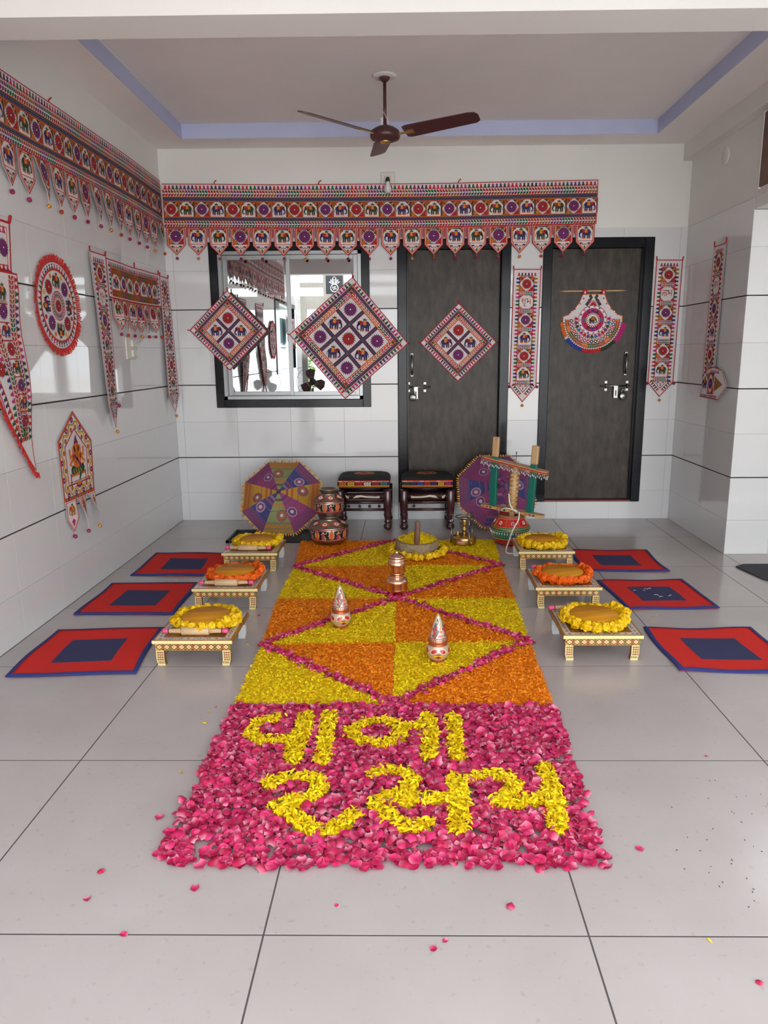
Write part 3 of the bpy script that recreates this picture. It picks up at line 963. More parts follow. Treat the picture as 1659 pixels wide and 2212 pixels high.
# ------------------------------------------------------------------ vertical strips
def draw_strip(E, w, h, tip, word, flipe):
    P = [(-w / 2, 0), (-w / 2, -h), (0, -h - tip), (w / 2, -h), (w / 2, 0)]
    E.border(P, 0, 0.007, cR, 1)
    k = w / 0.215
    trees(E, -w / 2 + 0.032 * k, w / 2 - 0.032 * k, -0.052 * k, 0.026 * k, 0.026 * k, 1, pair=1)
    hh = h - 0.06
    for sx in (-1, 1):
        E.xf(sx * 0.055 * k, -0.06 - hh / 2, 1, -sx * PI / 2)
        trees(E, -hh / 2, hh / 2, 0, 0.030 * k, hh / 30, 1, cols=[cOC, cNV, cR, cGR, cMG, cOC, cNV, cMG])
        E.xf()
    c0 = 0.055 * k
    E.rect(-c0, -h + 0.01, c0, -0.055 * k, cR, 1)
    items = ['f1', 'c', 't', 'c', 'f2', 'c', 'e1', 'c', 'f1', 'c', 'e2', 'c']
    hs = {'c': 0.30, 'f1': 1, 'f2': 1, 'e1': 1, 'e2': 1, 't': 0.95}
    tot = sum(hs[i] for i in items)
    y = -0.058 * k
    unit = (h - 0.012 + y) / tot
    for n_, it in enumerate(items):
        dy = hs[it] * unit
        a, b = y - dy + 0.002, y - 0.002
        if it == 'c':
            E.rect(-c0 + 0.003, a, c0 - 0.003, b, cW, 2)
            leaves(E, -c0 + 0.006, c0 - 0.006, (a + b) / 2, (b - a) * 0.95, 0.0135 * k, 3, cols=[(cR, cGR, cBL), (cPU, cGR, cOC)][(n_ // 2) % 2], per=3, d=-1 if flipe else 1)
        else:
            cellbg(E, -c0 + 0.003, a, c0 - 0.003, b, it[0], 2)
            s = min(c0 - 0.004, (b - a) / 2)
            if it == 'f1': flower(E, 0, (a + b) / 2, s * 0.86, cRD, 4)
            elif it == 'f2': flower(E, 0, (a + b) / 2, s * 0.86, cPU, 4)
            elif it == 'e1': elephant(E, 0, (a + b) / 2, s * 0.92, cNV, not flipe, L=4)
            elif it == 'e2': elephant(E, 0, (a + b) / 2, s * 0.92, cDG, not flipe, L=4)
            else: txt(E, word, 0, (a + b) / 2 + 0.002, s * 0.80, 0.125, (0.55, 0.07, 0.012), 5)
        y -= dy
    # pointed end
    E.poly([(-c0, -h + 0.012), (c0, -h + 0.012), (0, -h - tip * 0.42)], cR, 1)
    E.poly([(-c0 + 0.01, -h + 0.008), (c0 - 0.01, -h + 0.008), (0, -h - tip * 0.34)], cW, 2)
    sprig(E, 0, -h - tip * 0.05, 0.026 * k, 3)
    for sx in (-1, 1):
        E.xf(sx * w * 0.225, -h - tip * 0.18, 1, sx * math.atan2(tip, w / 2) - (0 if sx > 0 else 0) + PI)
        trees(E, -0.055 * k, 0.055 * k, -0.006, 0.026 * k, 0.022 * k, 2, pair=1)
        E.xf()
    return P

def strip(label, w, h, tip, word, flipe, loc, rot, warp=None, group='narrow embroidered strips with auspicious words', poms=(1, 1, 1)):
    t = thing('embroidered_strip', label, 'wall hanging', loc, rot, group)
    E = Emb()
    P = draw_strip(E, w, h, tip, word, flipe)
    E.build('strip_cloth', t, P, warp=warp, cv=[-(h + tip) * k / 14 for k in range(1, 14)] if warp else (), cu=[-w / 4, 0, w / 4] if warp else ())
    W_ = warp or (lambda u, v, w_: (u, -w_, v))
    for sx in (-1, 1):
        p = Vector(W_(sx * (w / 2 - 0.003), -0.003, 0.003))
        MB().tube([p, p + Vector((sx * 0.004, -0.002, 0.028))], 0.0045, 6, cR).build('tie_tape', FELT, t)
    for k_, (u, v) in enumerate(((0, -h - tip), (-w / 2 - 0.004, -h + 0.01), (w / 2 + 0.004, -h + 0.01))):
        if poms[k_]:
            link('pompom', pom_meshes[(k_ + 3) % 5], t, Vector(W_(u, v, 0.003)) + Vector((0, -0.006, 0.0 if k_ == 0 else 0.01)))
    return t
strip('embroidered strip reading shubh on the tiles between the two doors', 0.222, 0.925, 0.133, SHUBH, False, (0.968, YB - 0.006, 2.052), (0, math.radians(0.6), 0))
strip('embroidered strip reading labh on the tiles right of the right door', 0.210, 0.965, 0.118, LABH, True, (2.098, YB - 0.006, 2.114), (0, math.radians(0.6), 0))
strip('embroidered strip reading shubh hanging left of the short toran on the left wall', 0.245, 0.945, 0.14, SHUBH, False, (XL + 0.006, 4.815, 2.022), (0, 0, PI / 2),
      warp=lambda u, v, w: (u * (1 + 0.06 * v), -(w + 0.012 - 0.02 * (u / 0.12) * min(1, max(0, -v / 1.09)) + 0.022 * min(1, max(0, -v / 1.09))), v), poms=(1, 0, 1))
strip('embroidered strip reading labh on the left wall beside the corner', 0.205, 0.93, 0.14, LABH, True, (XL + 0.006, 6.105, 2.004), (0, 0, PI / 2),
      warp=lambda u, v, w: (u, -(w + 0.008 + 0.012 * (u / 0.1) * min(1, max(0, -v / 1.08)) + 0.02 * min(1, max(0, -v / 1.08))), v), poms=(1, 0, 0))
# strip on the right wall whose lower end is folded up to one side
t = thing('embroidered_strip', 'embroidered strip on the right wall with its pointed end folded sideways', 'wall hanging', (XR - 0.006, 5.54, 2.135), (0, 0, -PI / 2), 'narrow embroidered strips with auspicious words')
E = Emb()
w_, h_ = 0.205, 1.065
P = [(-w_ / 2, 0), (-w_ / 2, -h_), (w_ / 2, -h_), (w_ / 2, 0)]
draw_strip(E, w_, h_ - 0.03, 0.02, LABH, True)
E.build('strip_cloth', t, P, warp=lambda u, v, w: (u, -(w + 0.004 + 0.012 * min(1, -v)), v), cv=[-0.3, -0.6, -0.9])
E = Emb()
FP = [(-0.105, -1.068), (0.225, -1.075), (0.366, -0.974), (0.255, -0.862), (0.115, -0.845), (0.02, -0.86)]
E.border(FP, 0, 0.007, cR, 1)
cellbg(E, -0.075, -1.035, 0.03, -0.90, 'e', 1)
elephant(E, -0.022, -0.965, 0.05, cNV, False, L=3)
E.rect(0.03, -1.04, 0.14, -0.89, cR, 1)
cellbg(E, 0.036, -1.03, 0.134, -0.90, 'f', 2)
flower(E, 0.085, -0.965, 0.046, cPU, 4)
E.xf(0, 0, 1); trees(E, -0.08, 0.21, -1.048, -0.02, 0.026, 2, up=1, pair=1)
trees(E, 0.06, 0.22, -0.89, 0.022, 0.024, 2, pair=1)
E.poly([(0.15, -1.02), (0.29, -0.965), (0.15, -0.91)], cOC, 1)
sprig(E, 0.19, -0.965, 0.03, 2)
E.build('folded_end', t, FP, warp=lambda u, v, w: (u, -(w + 0.026), v))
for sx in (-1, 1):
    MB().tube([(sx * (w_ / 2 - 0.003), -0.004, -0.003), (sx * (w_ / 2 + 0.002), -0.006, 0.035)], 0.0045, 6, cR).build('tie_tape', FELT, t)

# ------------------------------------------------------------------ diamond-hung squares
def chakla(label, S, n, loc, tilt):
    t = thing('embroidered_square', label, 'wall hanging', loc, (0, tilt, 0), 'embroidered squares hung by a corner')
    E = Emb()
    base = (math.cos(PI / 4), -math.sin(PI / 4), math.sin(PI / 4), math.cos(PI / 4), 0, 0)
    hS = S / 2
    corners = [(-hS, -hS), (hS, -hS), (hS, hS), (-hS, hS)]
    def R_(p):
        return (base[0] * p[0] + base[1] * p[1], base[2] * p[0] + base[3] * p[1])
    OUT = [R_(p) for p in corners]
    E.border(OUT, 0, 0.007, cR, 1)
    b = 0.105 if n == 2 else 0.125
    for k in range(4):
        E.compose(base, 0, 0, 1, k * PI / 2)
        i1 = hS - b * 0.34
        trees(E, -i1, i1, i1, b * 0.27, 0.0235 if n == 2 else 0.031, 1)
        c1 = hS - b * 0.36
        c2 = c1 - b * 0.19
        T = E.T
        E.rect(-c1, c1 - 0.003, c1, c1, cO, 2)
        checker(E, -c1, c1, c2, c1 - 0.003, 1, cell=0.0125 if n == 2 else 0.0145)
        l1 = c2 - b * 0.03
        l2 = l1 - b * 0.26
        E.rect(-l1, l1, l1, l1 + b * 0.03, cR, 2)
        E.rect(-l1, l2, l1, l1, cW, 1)
        E.rect(l2, l2, l1, l1, cO, 3)
        E.circ((l1 + l2) / 2, (l1 + l2) / 2, (l1 - l2) * 0.36, cGR, 4, 8)
        leaves(E, -l2, l2, (l1 + l2) / 2, b * 0.25, 0.021 if n == 2 else 0.026, 3, cols=[cR, cOC, cO, cDG, cMG])
        E.rect(-l2, l2 - b * 0.05, l2, l2, cO, 2)
    inner = hS - b * 0.89
    E.compose(base)
    E.rect(-inner, -inner, inner, inner, (0.016, 0.013, 0.06), 1)
    g = 0.020 if n == 2 else 0.026
    cs = (2 * inner - (n - 1) * g) / n
    E.compose(base)
    for k in range(1, n):
        x = -inner + k * cs + (k - 1) * g
        checker(E, -inner, inner, x + 0.003, x + g - 0.003, 2, cell=0.0125)
        E.compose(base, 0, 0, 1, PI / 2)
        checker(E, -inner, inner, -x - g + 0.003, -x - 0.003, 2, cell=0.0125)
        E.compose(base)
    for i in range(n):
        for j in range(n):
            cx, cy = -inner + cs / 2 + i * (cs + g), -inner + cs / 2 + j * (cs + g)
            E.compose(base)
            E.rect(cx - cs / 2, cy - cs / 2, cx + cs / 2, cy + cs / 2, cR, 4)
            E.rect(cx - cs / 2 + 0.003, cy - cs / 2 + 0.003, cx + cs / 2 - 0.003, cy + cs / 2 - 0.003, cW, 5)
            p = R_((cx, cy))
            E.xf()
            if n == 2:
                if (i, j) == (1, 1): flower(E, p[0], p[1], cs * 0.445, cRD, 6)
                elif (i, j) == (0, 0): flower(E, p[0], p[1], cs * 0.445, cPU, 6)
                else: elephant(E, p[0], p[1], cs * 0.445, cNV, p[0] < 0, L=6)
            else:
                if (i + j) % 2 == 0: flower(E, p[0], p[1], cs * 0.445, cRD if (i, j) == (1, 1) else cPU, 6)
                else: elephant(E, p[0], p[1], cs * 0.445, cNV, p[0] < 0, L=6)
    E.build('square_cloth', t, OUT)
    d = S / math.sqrt(2)
    for (x, z, dx, dz) in ((0, d, 0, 0.022), (-d, 0, -0.016, 0.004), (d, 0, 0.016, 0.004)):
        MB().tube([(x, -0.002, z - 0.003), (x + dx, -0.004, z + dz)], 0.0045, 6, cR).build('tie_tape', FELT, t)
chakla('small embroidered diamond with two elephants hung on the left window sash', 0.450, 2, (-1.455, YB - 0.016, 1.588), math.radians(1))
chakla('large embroidered diamond with nine panels hung on the right window sash', 0.690, 3, (-0.474, YB - 0.016, 1.516), math.radians(4.6))
chakla('small embroidered diamond with two elephants hung on the left door', 0.447, 2, (0.425, YB + 0.046, 1.482), math.radians(0))

# ------------------------------------------------------------------ round hanging
def round_hanging(label, R, loc, rot):
    t = thing('round_hanging', label, 'wall hanging', loc, rot, 'round embroidered hangings')
    E = Emb()
    n = 48
    r = R - 0.035
    OUT = [(r * math.cos(2 * PI * k / n), r * math.sin(2 * PI * k / n)) for k in range(n)]
    E.ring(0, 0, r * 0.97, r, cR, 1, n=48)
    for k in range(44):
        a = 2 * PI * k / 44
        E.xf(r * 0.83 * math.cos(a), r * 0.83 * math.sin(a), 1, a - PI / 2)
        c = ROWCOLS[(k // 2) % len(ROWCOLS)]
        h = r * 0.12; p = r * 0.118
        E.poly([(-p * 0.45, 0), (p * 0.45, 0), (0, h * 0.7)], c, 1)
        E.poly([(-p * 0.3, h * 0.72), (0, h * 0.5), (p * 0.3, h * 0.72), (0, h)], c, 2)
    E.xf()
    E.ring(0, 0, r * 0.80, r * 0.83, cR, 2, n=48)
    E.ring(0, 0, r * 0.785, r * 0.80, cO, 3, n=48)
    for k in range(8):
        a = 2 * PI * k / 8 + PI / 2
        x, y = r * 0.56 * math.cos(a), r * 0.56 * math.sin(a)
        if k % 2: flower(E, x, y, r * 0.20, (cRD, cPU)[(k // 2) % 2], 3)
        else: elephant(E, x, y, r * 0.21, (cDG, cNV)[(k // 2) % 2], k in (2, 6), a - PI / 2, L=3)
        a2 = a + PI / 8
        E.circ(r * 0.70 * math.cos(a2), r * 0.70 * math.sin(a2), r * 0.06, (cO, cY, cR)[k % 3], 2, 6)
    E.ring(0, 0, r * 0.31, r * 0.335, cR, 3, n=28)
    for k in range(24):
        a = 2 * PI * k / 24
        E.xf(r * 0.255 * math.cos(a), r * 0.255 * math.sin(a), 1, a)
        leaves(E, -r * 0.05, r * 0.05, 0, r * 0.055, r * 0.1, 3, cols=[(cGR, cPU, cNV, cMG)[(k // 3) % 4]])
    E.xf()
    E.ring(0, 0, r * 0.175, r * 0.20, cO, 3, n=24)
    flower(E, 0, 0, r * 0.17, cRD, 4)
    E.build('round_cloth', t, OUT, warp=lambda u, v, w: (u, -(w + 0.006), v))
    # fringe: real strands
    mb = MB()
    N = 150
    for k in range(N):
        a0, a1 = 2 * PI * k / N, 2 * PI * (k + 0.86) / N
        dz = random.uniform(-0.004, 0.004)
        rr = R + random.uniform(-0.006, 0.004)
        c = tuple(x * random.uniform(0.75, 1.3) for x in (0.55, 0.03, 0.025))
        q = [((r - 0.004) * math.cos(a0), -0.007, (r - 0.004) * math.sin(a0)), ((r - 0.004) * math.cos(a1), -0.007, (r - 0.004) * math.sin(a1)), (rr * math.cos(a1 - 0.005), -0.014 + dz, rr * math.sin(a1 - 0.005)), (rr * math.cos(a0 + 0.005), -0.014 + dz, rr * math.sin(a0 + 0.005))]
        mb.add(q + [(x, y + 0.003, z) for x, y, z in q], [(0, 1, 2, 3), (7, 6, 5, 4), (0, 4, 5, 1), (1, 5, 6, 2), (2, 6, 7, 3), (3, 7, 4, 0)], c)
    tag(mb.build('fringe', FELT, t), 'red fringe', kind='stuff')
round_hanging('round embroidered hanging with a red fringe on the left wall', 0.272, (XL + 0.004, 4.222, 1.668), (0, 0, PI / 2))
round_hanging('round embroidered hanging with a red fringe, seen only mirrored in the window', 0.272, (XL + 0.004, 1.62, 1.60), (0, 0, PI / 2))

# ------------------------------------------------------------------ tall tapering hangings on the left wall
def tall_hanging(label, loc, mirror):
    t = thing('tapering_hanging', label, 'wall hanging', loc, (0, 0, PI / 2), 'tall tapering embroidered hangings')
    s = -1 if mirror else 1
    def X(p): return [(s * x, z) for x, z in p]
    E = Emb()
    TOP = X([(-0.48, 0), (0, 0.0), (-0.035, -0.245), (-0.48, -0.245)])
    E.border(TOP, 0, 0.012, cR, 1)
    E.border(TOP, 0.03, 0.036, cO, 1)
    for k in range(4):
        x = -0.42 + 0.11 * k
        E.xf(s * (x), -0.13); 
        if k % 2: flower(E, 0, 0, 0.05, (cRD, cPU)[k // 2], 3)
        else: elephant(E, 0, 0, 0.055, cNV, False, L=3)
        E.xf()
    trees(E, -0.45 if s > 0 else 0.05, -0.05 if s > 0 else 0.45, -0.062, 0.035, 0.035, 1)
    trees(E, -0.45 if s > 0 else 0.05, -0.05 if s > 0 else 0.45, -0.235, 0.03, 0.035, 1)
    E.build('top_panel', t, TOP)
    BOD = X([(-0.48, -0.245), (-0.035, -0.245), (-0.012, -0.60), (-0.02, -0.96), (-0.045, -1.225), (-0.14, -1.09), (-0.27, -0.905), (-0.40, -0.66), (-0.47, -0.42)])
    E = Emb()
    E.border(BOD, 0, 0.008, cR, 1)
    ax0, ax1 = (-0.25, -0.27), (-0.07, -1.12)
    for k in range(8):
        f = (k + 0.5) / 8.0
        x, z = -0.20 + 0.125 * f, -0.30 - 0.70 * f
        E.xf(s * x, z)
        q = 0.053 * (1 - 0.3 * f)
        E.rect(-q, -q, q, q, cW, 1)
        E.stroke([(-q, -q * 1.02), (q, -q * 1.02)], 0.006, cR, 2)
        if k % 2: flower(E, 0, 0, q * 0.88, (cPU, cRD)[(k // 2) % 2], 3)
        else: elephant(E, 0, 0, q * 0.92, (cDG, cNV)[(k // 2) % 2], False, L=3)
        E.xf()
    def side(p0, p1, hh, fl):
        dx, dz = s * (p1[0] - p0[0]), p1[1] - p0[1]
        l = math.hypot(dx, dz)
        E.xf(s * (p0[0] + p1[0]) / 2, (p0[1] + p1[1]) / 2, 1, math.atan2(dz, dx))
        leaves(E, -l / 2, l / 2, 0, 0.040, 0.022, 2, per=3)
        E.rect(-l / 2, 0.020, l / 2, 0.025, cO, 2); E.rect(-l / 2, -0.025, l / 2, -0.020, cO, 2)
        trees(E, -l / 2, l / 2, (0.03 if fl else -0.03), 0.032, 0.034, 1, up=1 if fl else -1)
        E.xf()
    side((-0.098, -0.26), (-0.085, -1.06), 0.04, s > 0)
    side((-0.30, -0.26), (-0.10, -1.06), 0.04, s < 0)
    for p0, p1 in (((-0.425, -0.36), (-0.36, -0.64)), ((-0.36, -0.64), (-0.235, -0.88)), ((-0.235, -0.88), (-0.115, -1.06))):
        dx, dz = s * (p1[0] - p0[0]), p1[1] - p0[1]
        l = math.hypot(dx, dz)
        E.xf(s * (p0[0] + p1[0]) / 2, (p0[1] + p1[1]) / 2, 1, math.atan2(dz, dx))
        trees(E, -l / 2, l / 2, 0, 0.032, 0.034, 1, up=-1 if s > 0 else 1)
        E.rect(-l / 2, -0.003, l / 2, 0.003, cO, 3)
        E.xf()
    for (x, z, c_) in ((-0.375, -0.33, cPU), (-0.365, -0.46, cRD), (-0.335, -0.585, cPU), (-0.275, -0.70, cRD)):
        E.xf(s * x, z); flower(E, 0, 0, 0.045, c_, 3); E.xf()
    tn = [0.24 + 0.1 * k for k in range(11)]
    tw_ = [0.006 + 0.02 * math.sin(q * 6) ** 2 for q in tn]
    E.build('tapering_panel', t, BOD, warp=lambda u, v, w: (u, -(w + float(np.interp(-v, tn, tw_))), v), cv=[-q for q in tn[1:-1]])
    # fringe along the curved edge
    mb = MB()
    edge = [Vector((s * x, 0, z)) for x, z in ((-0.47, -0.42), (-0.40, -0.66), (-0.27, -0.905), (-0.14, -1.09), (-0.045, -1.225), (-0.012, -1.235))]
    for a, b in zip(edge[:-1], edge[1:]):
        nrm = Vector(((b - a).z, 0, -(b - a).x)).normalized() * s
        if nrm.z > 0: nrm = -nrm
        m_ = max(2, int((b - a).length / 0.008))
        for k in range(m_):
            p, q = a.lerp(b, k / m_), a.lerp(b, (k + 0.85) / m_)
            l = random.uniform(0.022, 0.032)
            c = tuple(x * random.uniform(0.75, 1.3) for x in (0.55, 0.03, 0.025))
            y = Vector((0, -0.02, 0)); dy = Vector((0, random.uniform(-0.008, 0.0), 0))
            qd = [p + y, q + y, q + y + dy + nrm * l, p + y + dy + nrm * l]
            mb.add(qd + [v + Vector((0, 0.004, 0)) for v in qd], [(0, 1, 2, 3), (7, 6, 5, 4), (0, 4, 5, 1), (1, 5, 6, 2), (2, 6, 7, 3), (3, 7, 4, 0)], c)
    tag(mb.build('fringe', FELT, t), 'red fringe', kind='stuff')
    boxobj('red_band', mat('red_tape', cR, 0.9), t, min(s * -0.48, s * -0.035), max(s * -0.48, s * -0.035), -0.008, 0, -0.255, -0.238)
    MB().tube([(s * -0.004, -0.003, -0.004), (s * 0.006, -0.006, 0.03)], 0.007, 6, cR).build('tie_tape', FELT, t)
tall_hanging('tall tapering embroidered hanging with red fringe at the left edge of the picture', (XL + 0.006, 3.80, 2.038), False)
tall_hanging('tall tapering embroidered hanging, partner of the left-edge one, seen only mirrored in the window', (XL + 0.006, 2.25, 2.038), True)

# ------------------------------------------------------------------ house-shaped hanging with a seated elephant-headed figure
t = thing('pointed_hanging', 'house-shaped embroidered hanging with seated elephant-headed figure low on the left wall', 'wall hanging', (XL + 0.006, 4.277, 1.088), (0, 0, PI / 2))
P = [(-0.222, -0.155), (0, 0), (0.222, -0.195), (0.20, -0.50), (-0.215, -0.50)]
E = Emb()
E.border(P, 0, 0.006, cR, 1)
E.border(P, 0.006, 0.014, cO, 1)
E.border(P, 0.014, 0.018, cDG, 1)
INN = inset(P, 0.078)
E.border(P, 0.078, 0.086, cR, 2)
# wavy vine between border and inner field
mid = inset(P, 0.047)
per_pts = []
for i in range(len(mid)):
    a, b = Vector(mid[i]), Vector(mid[(i + 1) % len(mid)])
    m_ = max(4, int((b - a).length / 0.012))
    d = (b - a).normalized(); nr = Vector((-d.y, d.x))
    for k in range(m_):
        p = a.lerp(b, k / m_)
        per_pts.append((p, nr))
wv = [tuple(p + nr * 0.016 * math.sin(i * PI / 4)) for i, (p, nr) in enumerate(per_pts)]
E.stroke(wv + [wv[0]], 0.011, cY, 3)
wv2 = [tuple(p + nr * (0.016 * math.sin(i * PI / 4) - 0.006)) for i, (p, nr) in enumerate(per_pts)]
E.stroke(wv2 + [wv2[0]], 0.006, cDG, 2)
for i, (p, nr) in enumerate(per_pts):
    if i % 8 == 2:
        q = p - nr * 0.018
        E.circ(q[0], q[1], 0.018, cPU, 2, 10); E.circ(q[0], q[1], 0.010, cMG, 3, 8); E.circ(q[0], q[1], 0.004, cW, 4, 6)
    if i % 8 == 6:
        q = p + nr * 0.016
        E.circ(q[0], q[1], 0.015, cOC, 2, 10); E.circ(q[0], q[1], 0.006, cO, 3, 8)
# figure
E.xf(0.0, -0.30)
E.rect(-0.10, -0.075, 0.10, -0.055, cO, 2)
for sx in (-1, 1):
    E.stroke([(sx * 0.095, -0.06), (sx * 0.10, -0.125)], 0.012, cO, 2)
    E.stroke([(sx * 0.04, 0.055), (sx * 0.085, 0.035), (sx * 0.09, 0.085)], 0.022, cO, 4)
    E.stroke([(sx * 0.04, 0.04), (sx * 0.095, -0.005), (sx * 0.055, -0.02)], 0.022, cO, 4)
    E.circ(sx * 0.036, 0.075, 0.02, cO, 5, 10, 0.028)
    E.circ(sx * 0.055, -0.04, 0.035, cGR, 4, 10, 0.026)
E.circ(0, 0.015, 0.052, cO, 4, 14, 0.058)
E.circ(0, 0.085, 0.034, cO, 5, 12, 0.036)
E.stroke([(0, 0.08), (0.006, 0.03), (-0.02, 0.0), (-0.034, 0.012)], 0.02, cOC, 6, 0.5)
E.poly([(-0.028, 0.112), (0.028, 0.112), (0.014, 0.135), (0.0, 0.165), (-0.014, 0.135)], cPU, 6)
E.stroke([(-0.035, 0.05), (0.02, 0.0), (0.05, -0.03)], 0.016, cPU, 6)
E.poly([(-0.06, -0.03), (0.06, -0.03), (0.05, -0.065), (0.0, -0.12), (0.02, -0.055), (-0.05, -0.065)], cGR, 5)
for k in range(4): E.stroke([(-0.06 + 0.03 * k, -0.035), (-0.05 + 0.03 * k, -0.06)], 0.005, cY, 6)
E.circ(0.0, -0.13, 0.04, cPU, 3, 10, 0.016); E.circ(0.0, -0.122, 0.028, cO, 4, 10, 0.012)
E.xf()
for k in range(12):
    E.circ(-0.11 + 0.02 * k, -0.405, 0.006, (cR, cDG, cO)[k % 3], 3, 6)
    E.circ(-0.19 + 0.034 * k, -0.488, 0.008, (cR, cDG, cOC)[k % 3], 3, 6)
E.build('pointed_cloth', t, P)
for i, (x, dz, kind, tw) in enumerate(((-0.145, 0.0, 'e', 0.10), (-0.005, 0.012, 's', -0.40), (0.135, 0.03, 'e', -0.55))):
    E = Emb()
    Q = [(-0.065, 0), (-0.065, -0.115), (0.0, -0.19), (0.065, -0.115), (0.065, 0)]
    E.border(Q, 0, 0.006, cR, 1)
    E.border(Q, 0.010, 0.014, cO, 1)
    if kind == 'e': elephant(E, 0, -0.06, 0.042, cOC, False, L=2)
    else:
        for k in range(14):
            a = 2 * PI * k / 14
            E.stroke([(0, -0.06), (0.042 * math.cos(a), -0.06 + 0.05 * math.sin(a))], 0.009, (cO, cR)[k % 2], 2)
        E.circ(0, -0.06, 0.014, cOC, 3)
    E.poly([(-0.02, -0.125), (0, -0.11), (0.02, -0.125), (0, -0.16)], cMG, 2)
    o = E.build('pennant', t, Q, loc=(x, -0.003, -0.495), warp=lambda u, v, w, tw=tw: (u * (1 - 0.3 * abs(tw)), -(w + 0.003 + u * tw * min(1, -v / 0.12) + abs(tw) * 0.066 * min(1, -v / 0.12)), v), cv=[-0.06, -0.12], cu=[-0.03, 0, 0.03])
    link('pompom', pom_meshes[(0, 0, 3)[i]], o, (0, -0.006 - abs(tw) * 0.062, -0.19))

# ------------------------------------------------------------------ fan-shaped hanging on the right door
t = thing('fan_hanging', 'fan-shaped embroidered hanging on a thin wooden rod on the right door', 'wall hanging', (1.52, YB + 0.046, 1.655))
R0 = 0.262
a_l, a_r = math.radians(184), math.radians(356)
arc = [(R0 * 0.93 * math.cos(a_l + (a_r - a_l) * k / 24), R0 * 0.93 * math.sin(a_l + (a_r - a_l) * k / 24)) for k in range(25)]
neck_r = [(0.20, 0.045), (0.155, 0.085), (0.115, 0.14), (0.09, 0.205)]
neck_l = [(-0.09, 0.205), (-0.115, 0.14), (-0.155, 0.085), (-0.20, 0.045)]
OUT = arc + [(0.244, 0.03)] + neck_r + neck_l + [(-0.244, 0.03)]
E = Emb()
E.border(OUT, 0, 0.006, cO, 1)
for (r_, w_, c_) in ((0.225, 0.006, cRD), (0.192, 0.004, cRD), (0.158, 0.004, cO), (0.118, 0.005, cR), (0.093, 0.004, cR)):
    full = r_ < 0.13
    E.ring(0, 0, r_ - w_, r_, c_, 2, 0 if full else math.radians(178), 2 * PI if full else math.radians(362), 36)
E.ring(0, 0, 0.193, 0.221, (0.62, 0.42, 0.16), 1, math.radians(178), math.radians(362), 36)
for k in range(36):
    a = math.radians(186) + math.radians(168) * k / 35
    E.xf(0.227 * math.cos(a), 0.227 * math.sin(a), 1, a - PI / 2)
    E.poly([(-0.0105, 0.016), (0.0105, 0.016), (0, -0.002)], (cDG, cR, cTL, cDG, cDK)[(k // 2) % 5], 2)
for k in range(40):
    a = math.radians(182) + math.radians(176) * k / 39
    E.xf(0.205 * math.cos(a), 0.205 * math.sin(a), 1, a - PI / 2)
    leaves(E, -0.009, 0.009, 0, 0.028, 0.018, 2, cols=[(cRD, cO, cGR, cDG)[(k // 3) % 4]])
for k in range(19):
    a = math.radians(182) + math.radians(176) * k / 18
    x, y = 0.173 * math.cos(a), 0.173 * math.sin(a)
    E.xf(); E.circ(x, y, 0.0145, (cDG, cMG, cTL, cR, cDK)[k % 5], 2, 10); E.circ(x, y, 0.0062, cMI, 3, 8)
for k in range(15):
    a = math.radians(176) + math.radians(188) * k / 14
    E.xf(0.137 * math.cos(a), 0.137 * math.sin(a), 1, a - PI / 2)
    E.poly([(-0.020, 0.015), (-0.008, 0.004), (0, 0.019), (0.008, 0.004), (0.020, 0.015), (0.008, -0.017), (-0.008, -0.017)], (cR, cPU, cDG, cTL, cMG)[k % 5], 2)
E.xf()
for k in range(30):
    a = 2 * PI * k / 30
    E.circ(0.105 * math.cos(a), 0.105 * math.sin(a), 0.0068, (cMI, cNV, cMI, cPK)[k % 4], 2, 7)
E.circ(0, 0, 0.090, cMG, 2, 28)
for k in range(12):
    a = 2 * PI * k / 12
    E.xf(0.072 * math.cos(a), 0.072 * math.sin(a), 1, a - PI / 2)
    E.poly([(-0.02, -0.016), (0.02, -0.016), (0, 0.016)], (cTL, cR, cDG, cBL, cPU, cR)[k % 6], 3)
E.xf()
E.circ(0, 0, 0.060, cR, 4, 24)
for k in range(20):
    a = 2 * PI * k / 20
    E.circ(0.053 * math.cos(a), 0.053 * math.sin(a), 0.0045, cMI, 5, 6)
E.circ(0, 0, 0.046, cW, 6, 22)
elephant(E, 0, -0.002, 0.036, cDK, True, L=7)
E.circ(0.004, 0.012, 0.022, cOC, 14, 12, 0.016)
for sx in (-1, 1):
    for k in range(8):
        f = k / 7
        x = 0.075 + 0.125 * f ** 1.6
        z = 0.19 - 0.145 * f
        E.circ(sx * x, z, 0.0062, (cMI, cPU, cMI, cR)[k % 4], 2, 7)
    E.stroke([(sx * 0.058, 0.115), (sx * 0.04, 0.14), (sx * 0.024, 0.165), (sx * 0.012, 0.185)], 0.026, cDG, 2, 0.6)
    E.circ(sx * 0.026, 0.188, 0.013, cDG, 3, 8)
    E.circ(sx * 0.036, 0.15, 0.012, cPU, 4, 8, 0.016)
for k in range(7):
    a = math.radians(20 + 140 * k / 6)
    E.stroke([(0.012 * math.cos(a), 0.108 + 0.012 * math.sin(a)), (0.036 * math.cos(a), 0.108 + 0.05 * math.sin(a))], 0.010, cR, 3, 0.5)
E.build('fan_cloth', t, OUT)
fr = MB()
segs = ((184, 212, cO), (212, 216, cW), (216, 252, cBL), (252, 288, (0.55, 0.02, 0.02)), (288, 318, cDG), (318, 354, cMG))
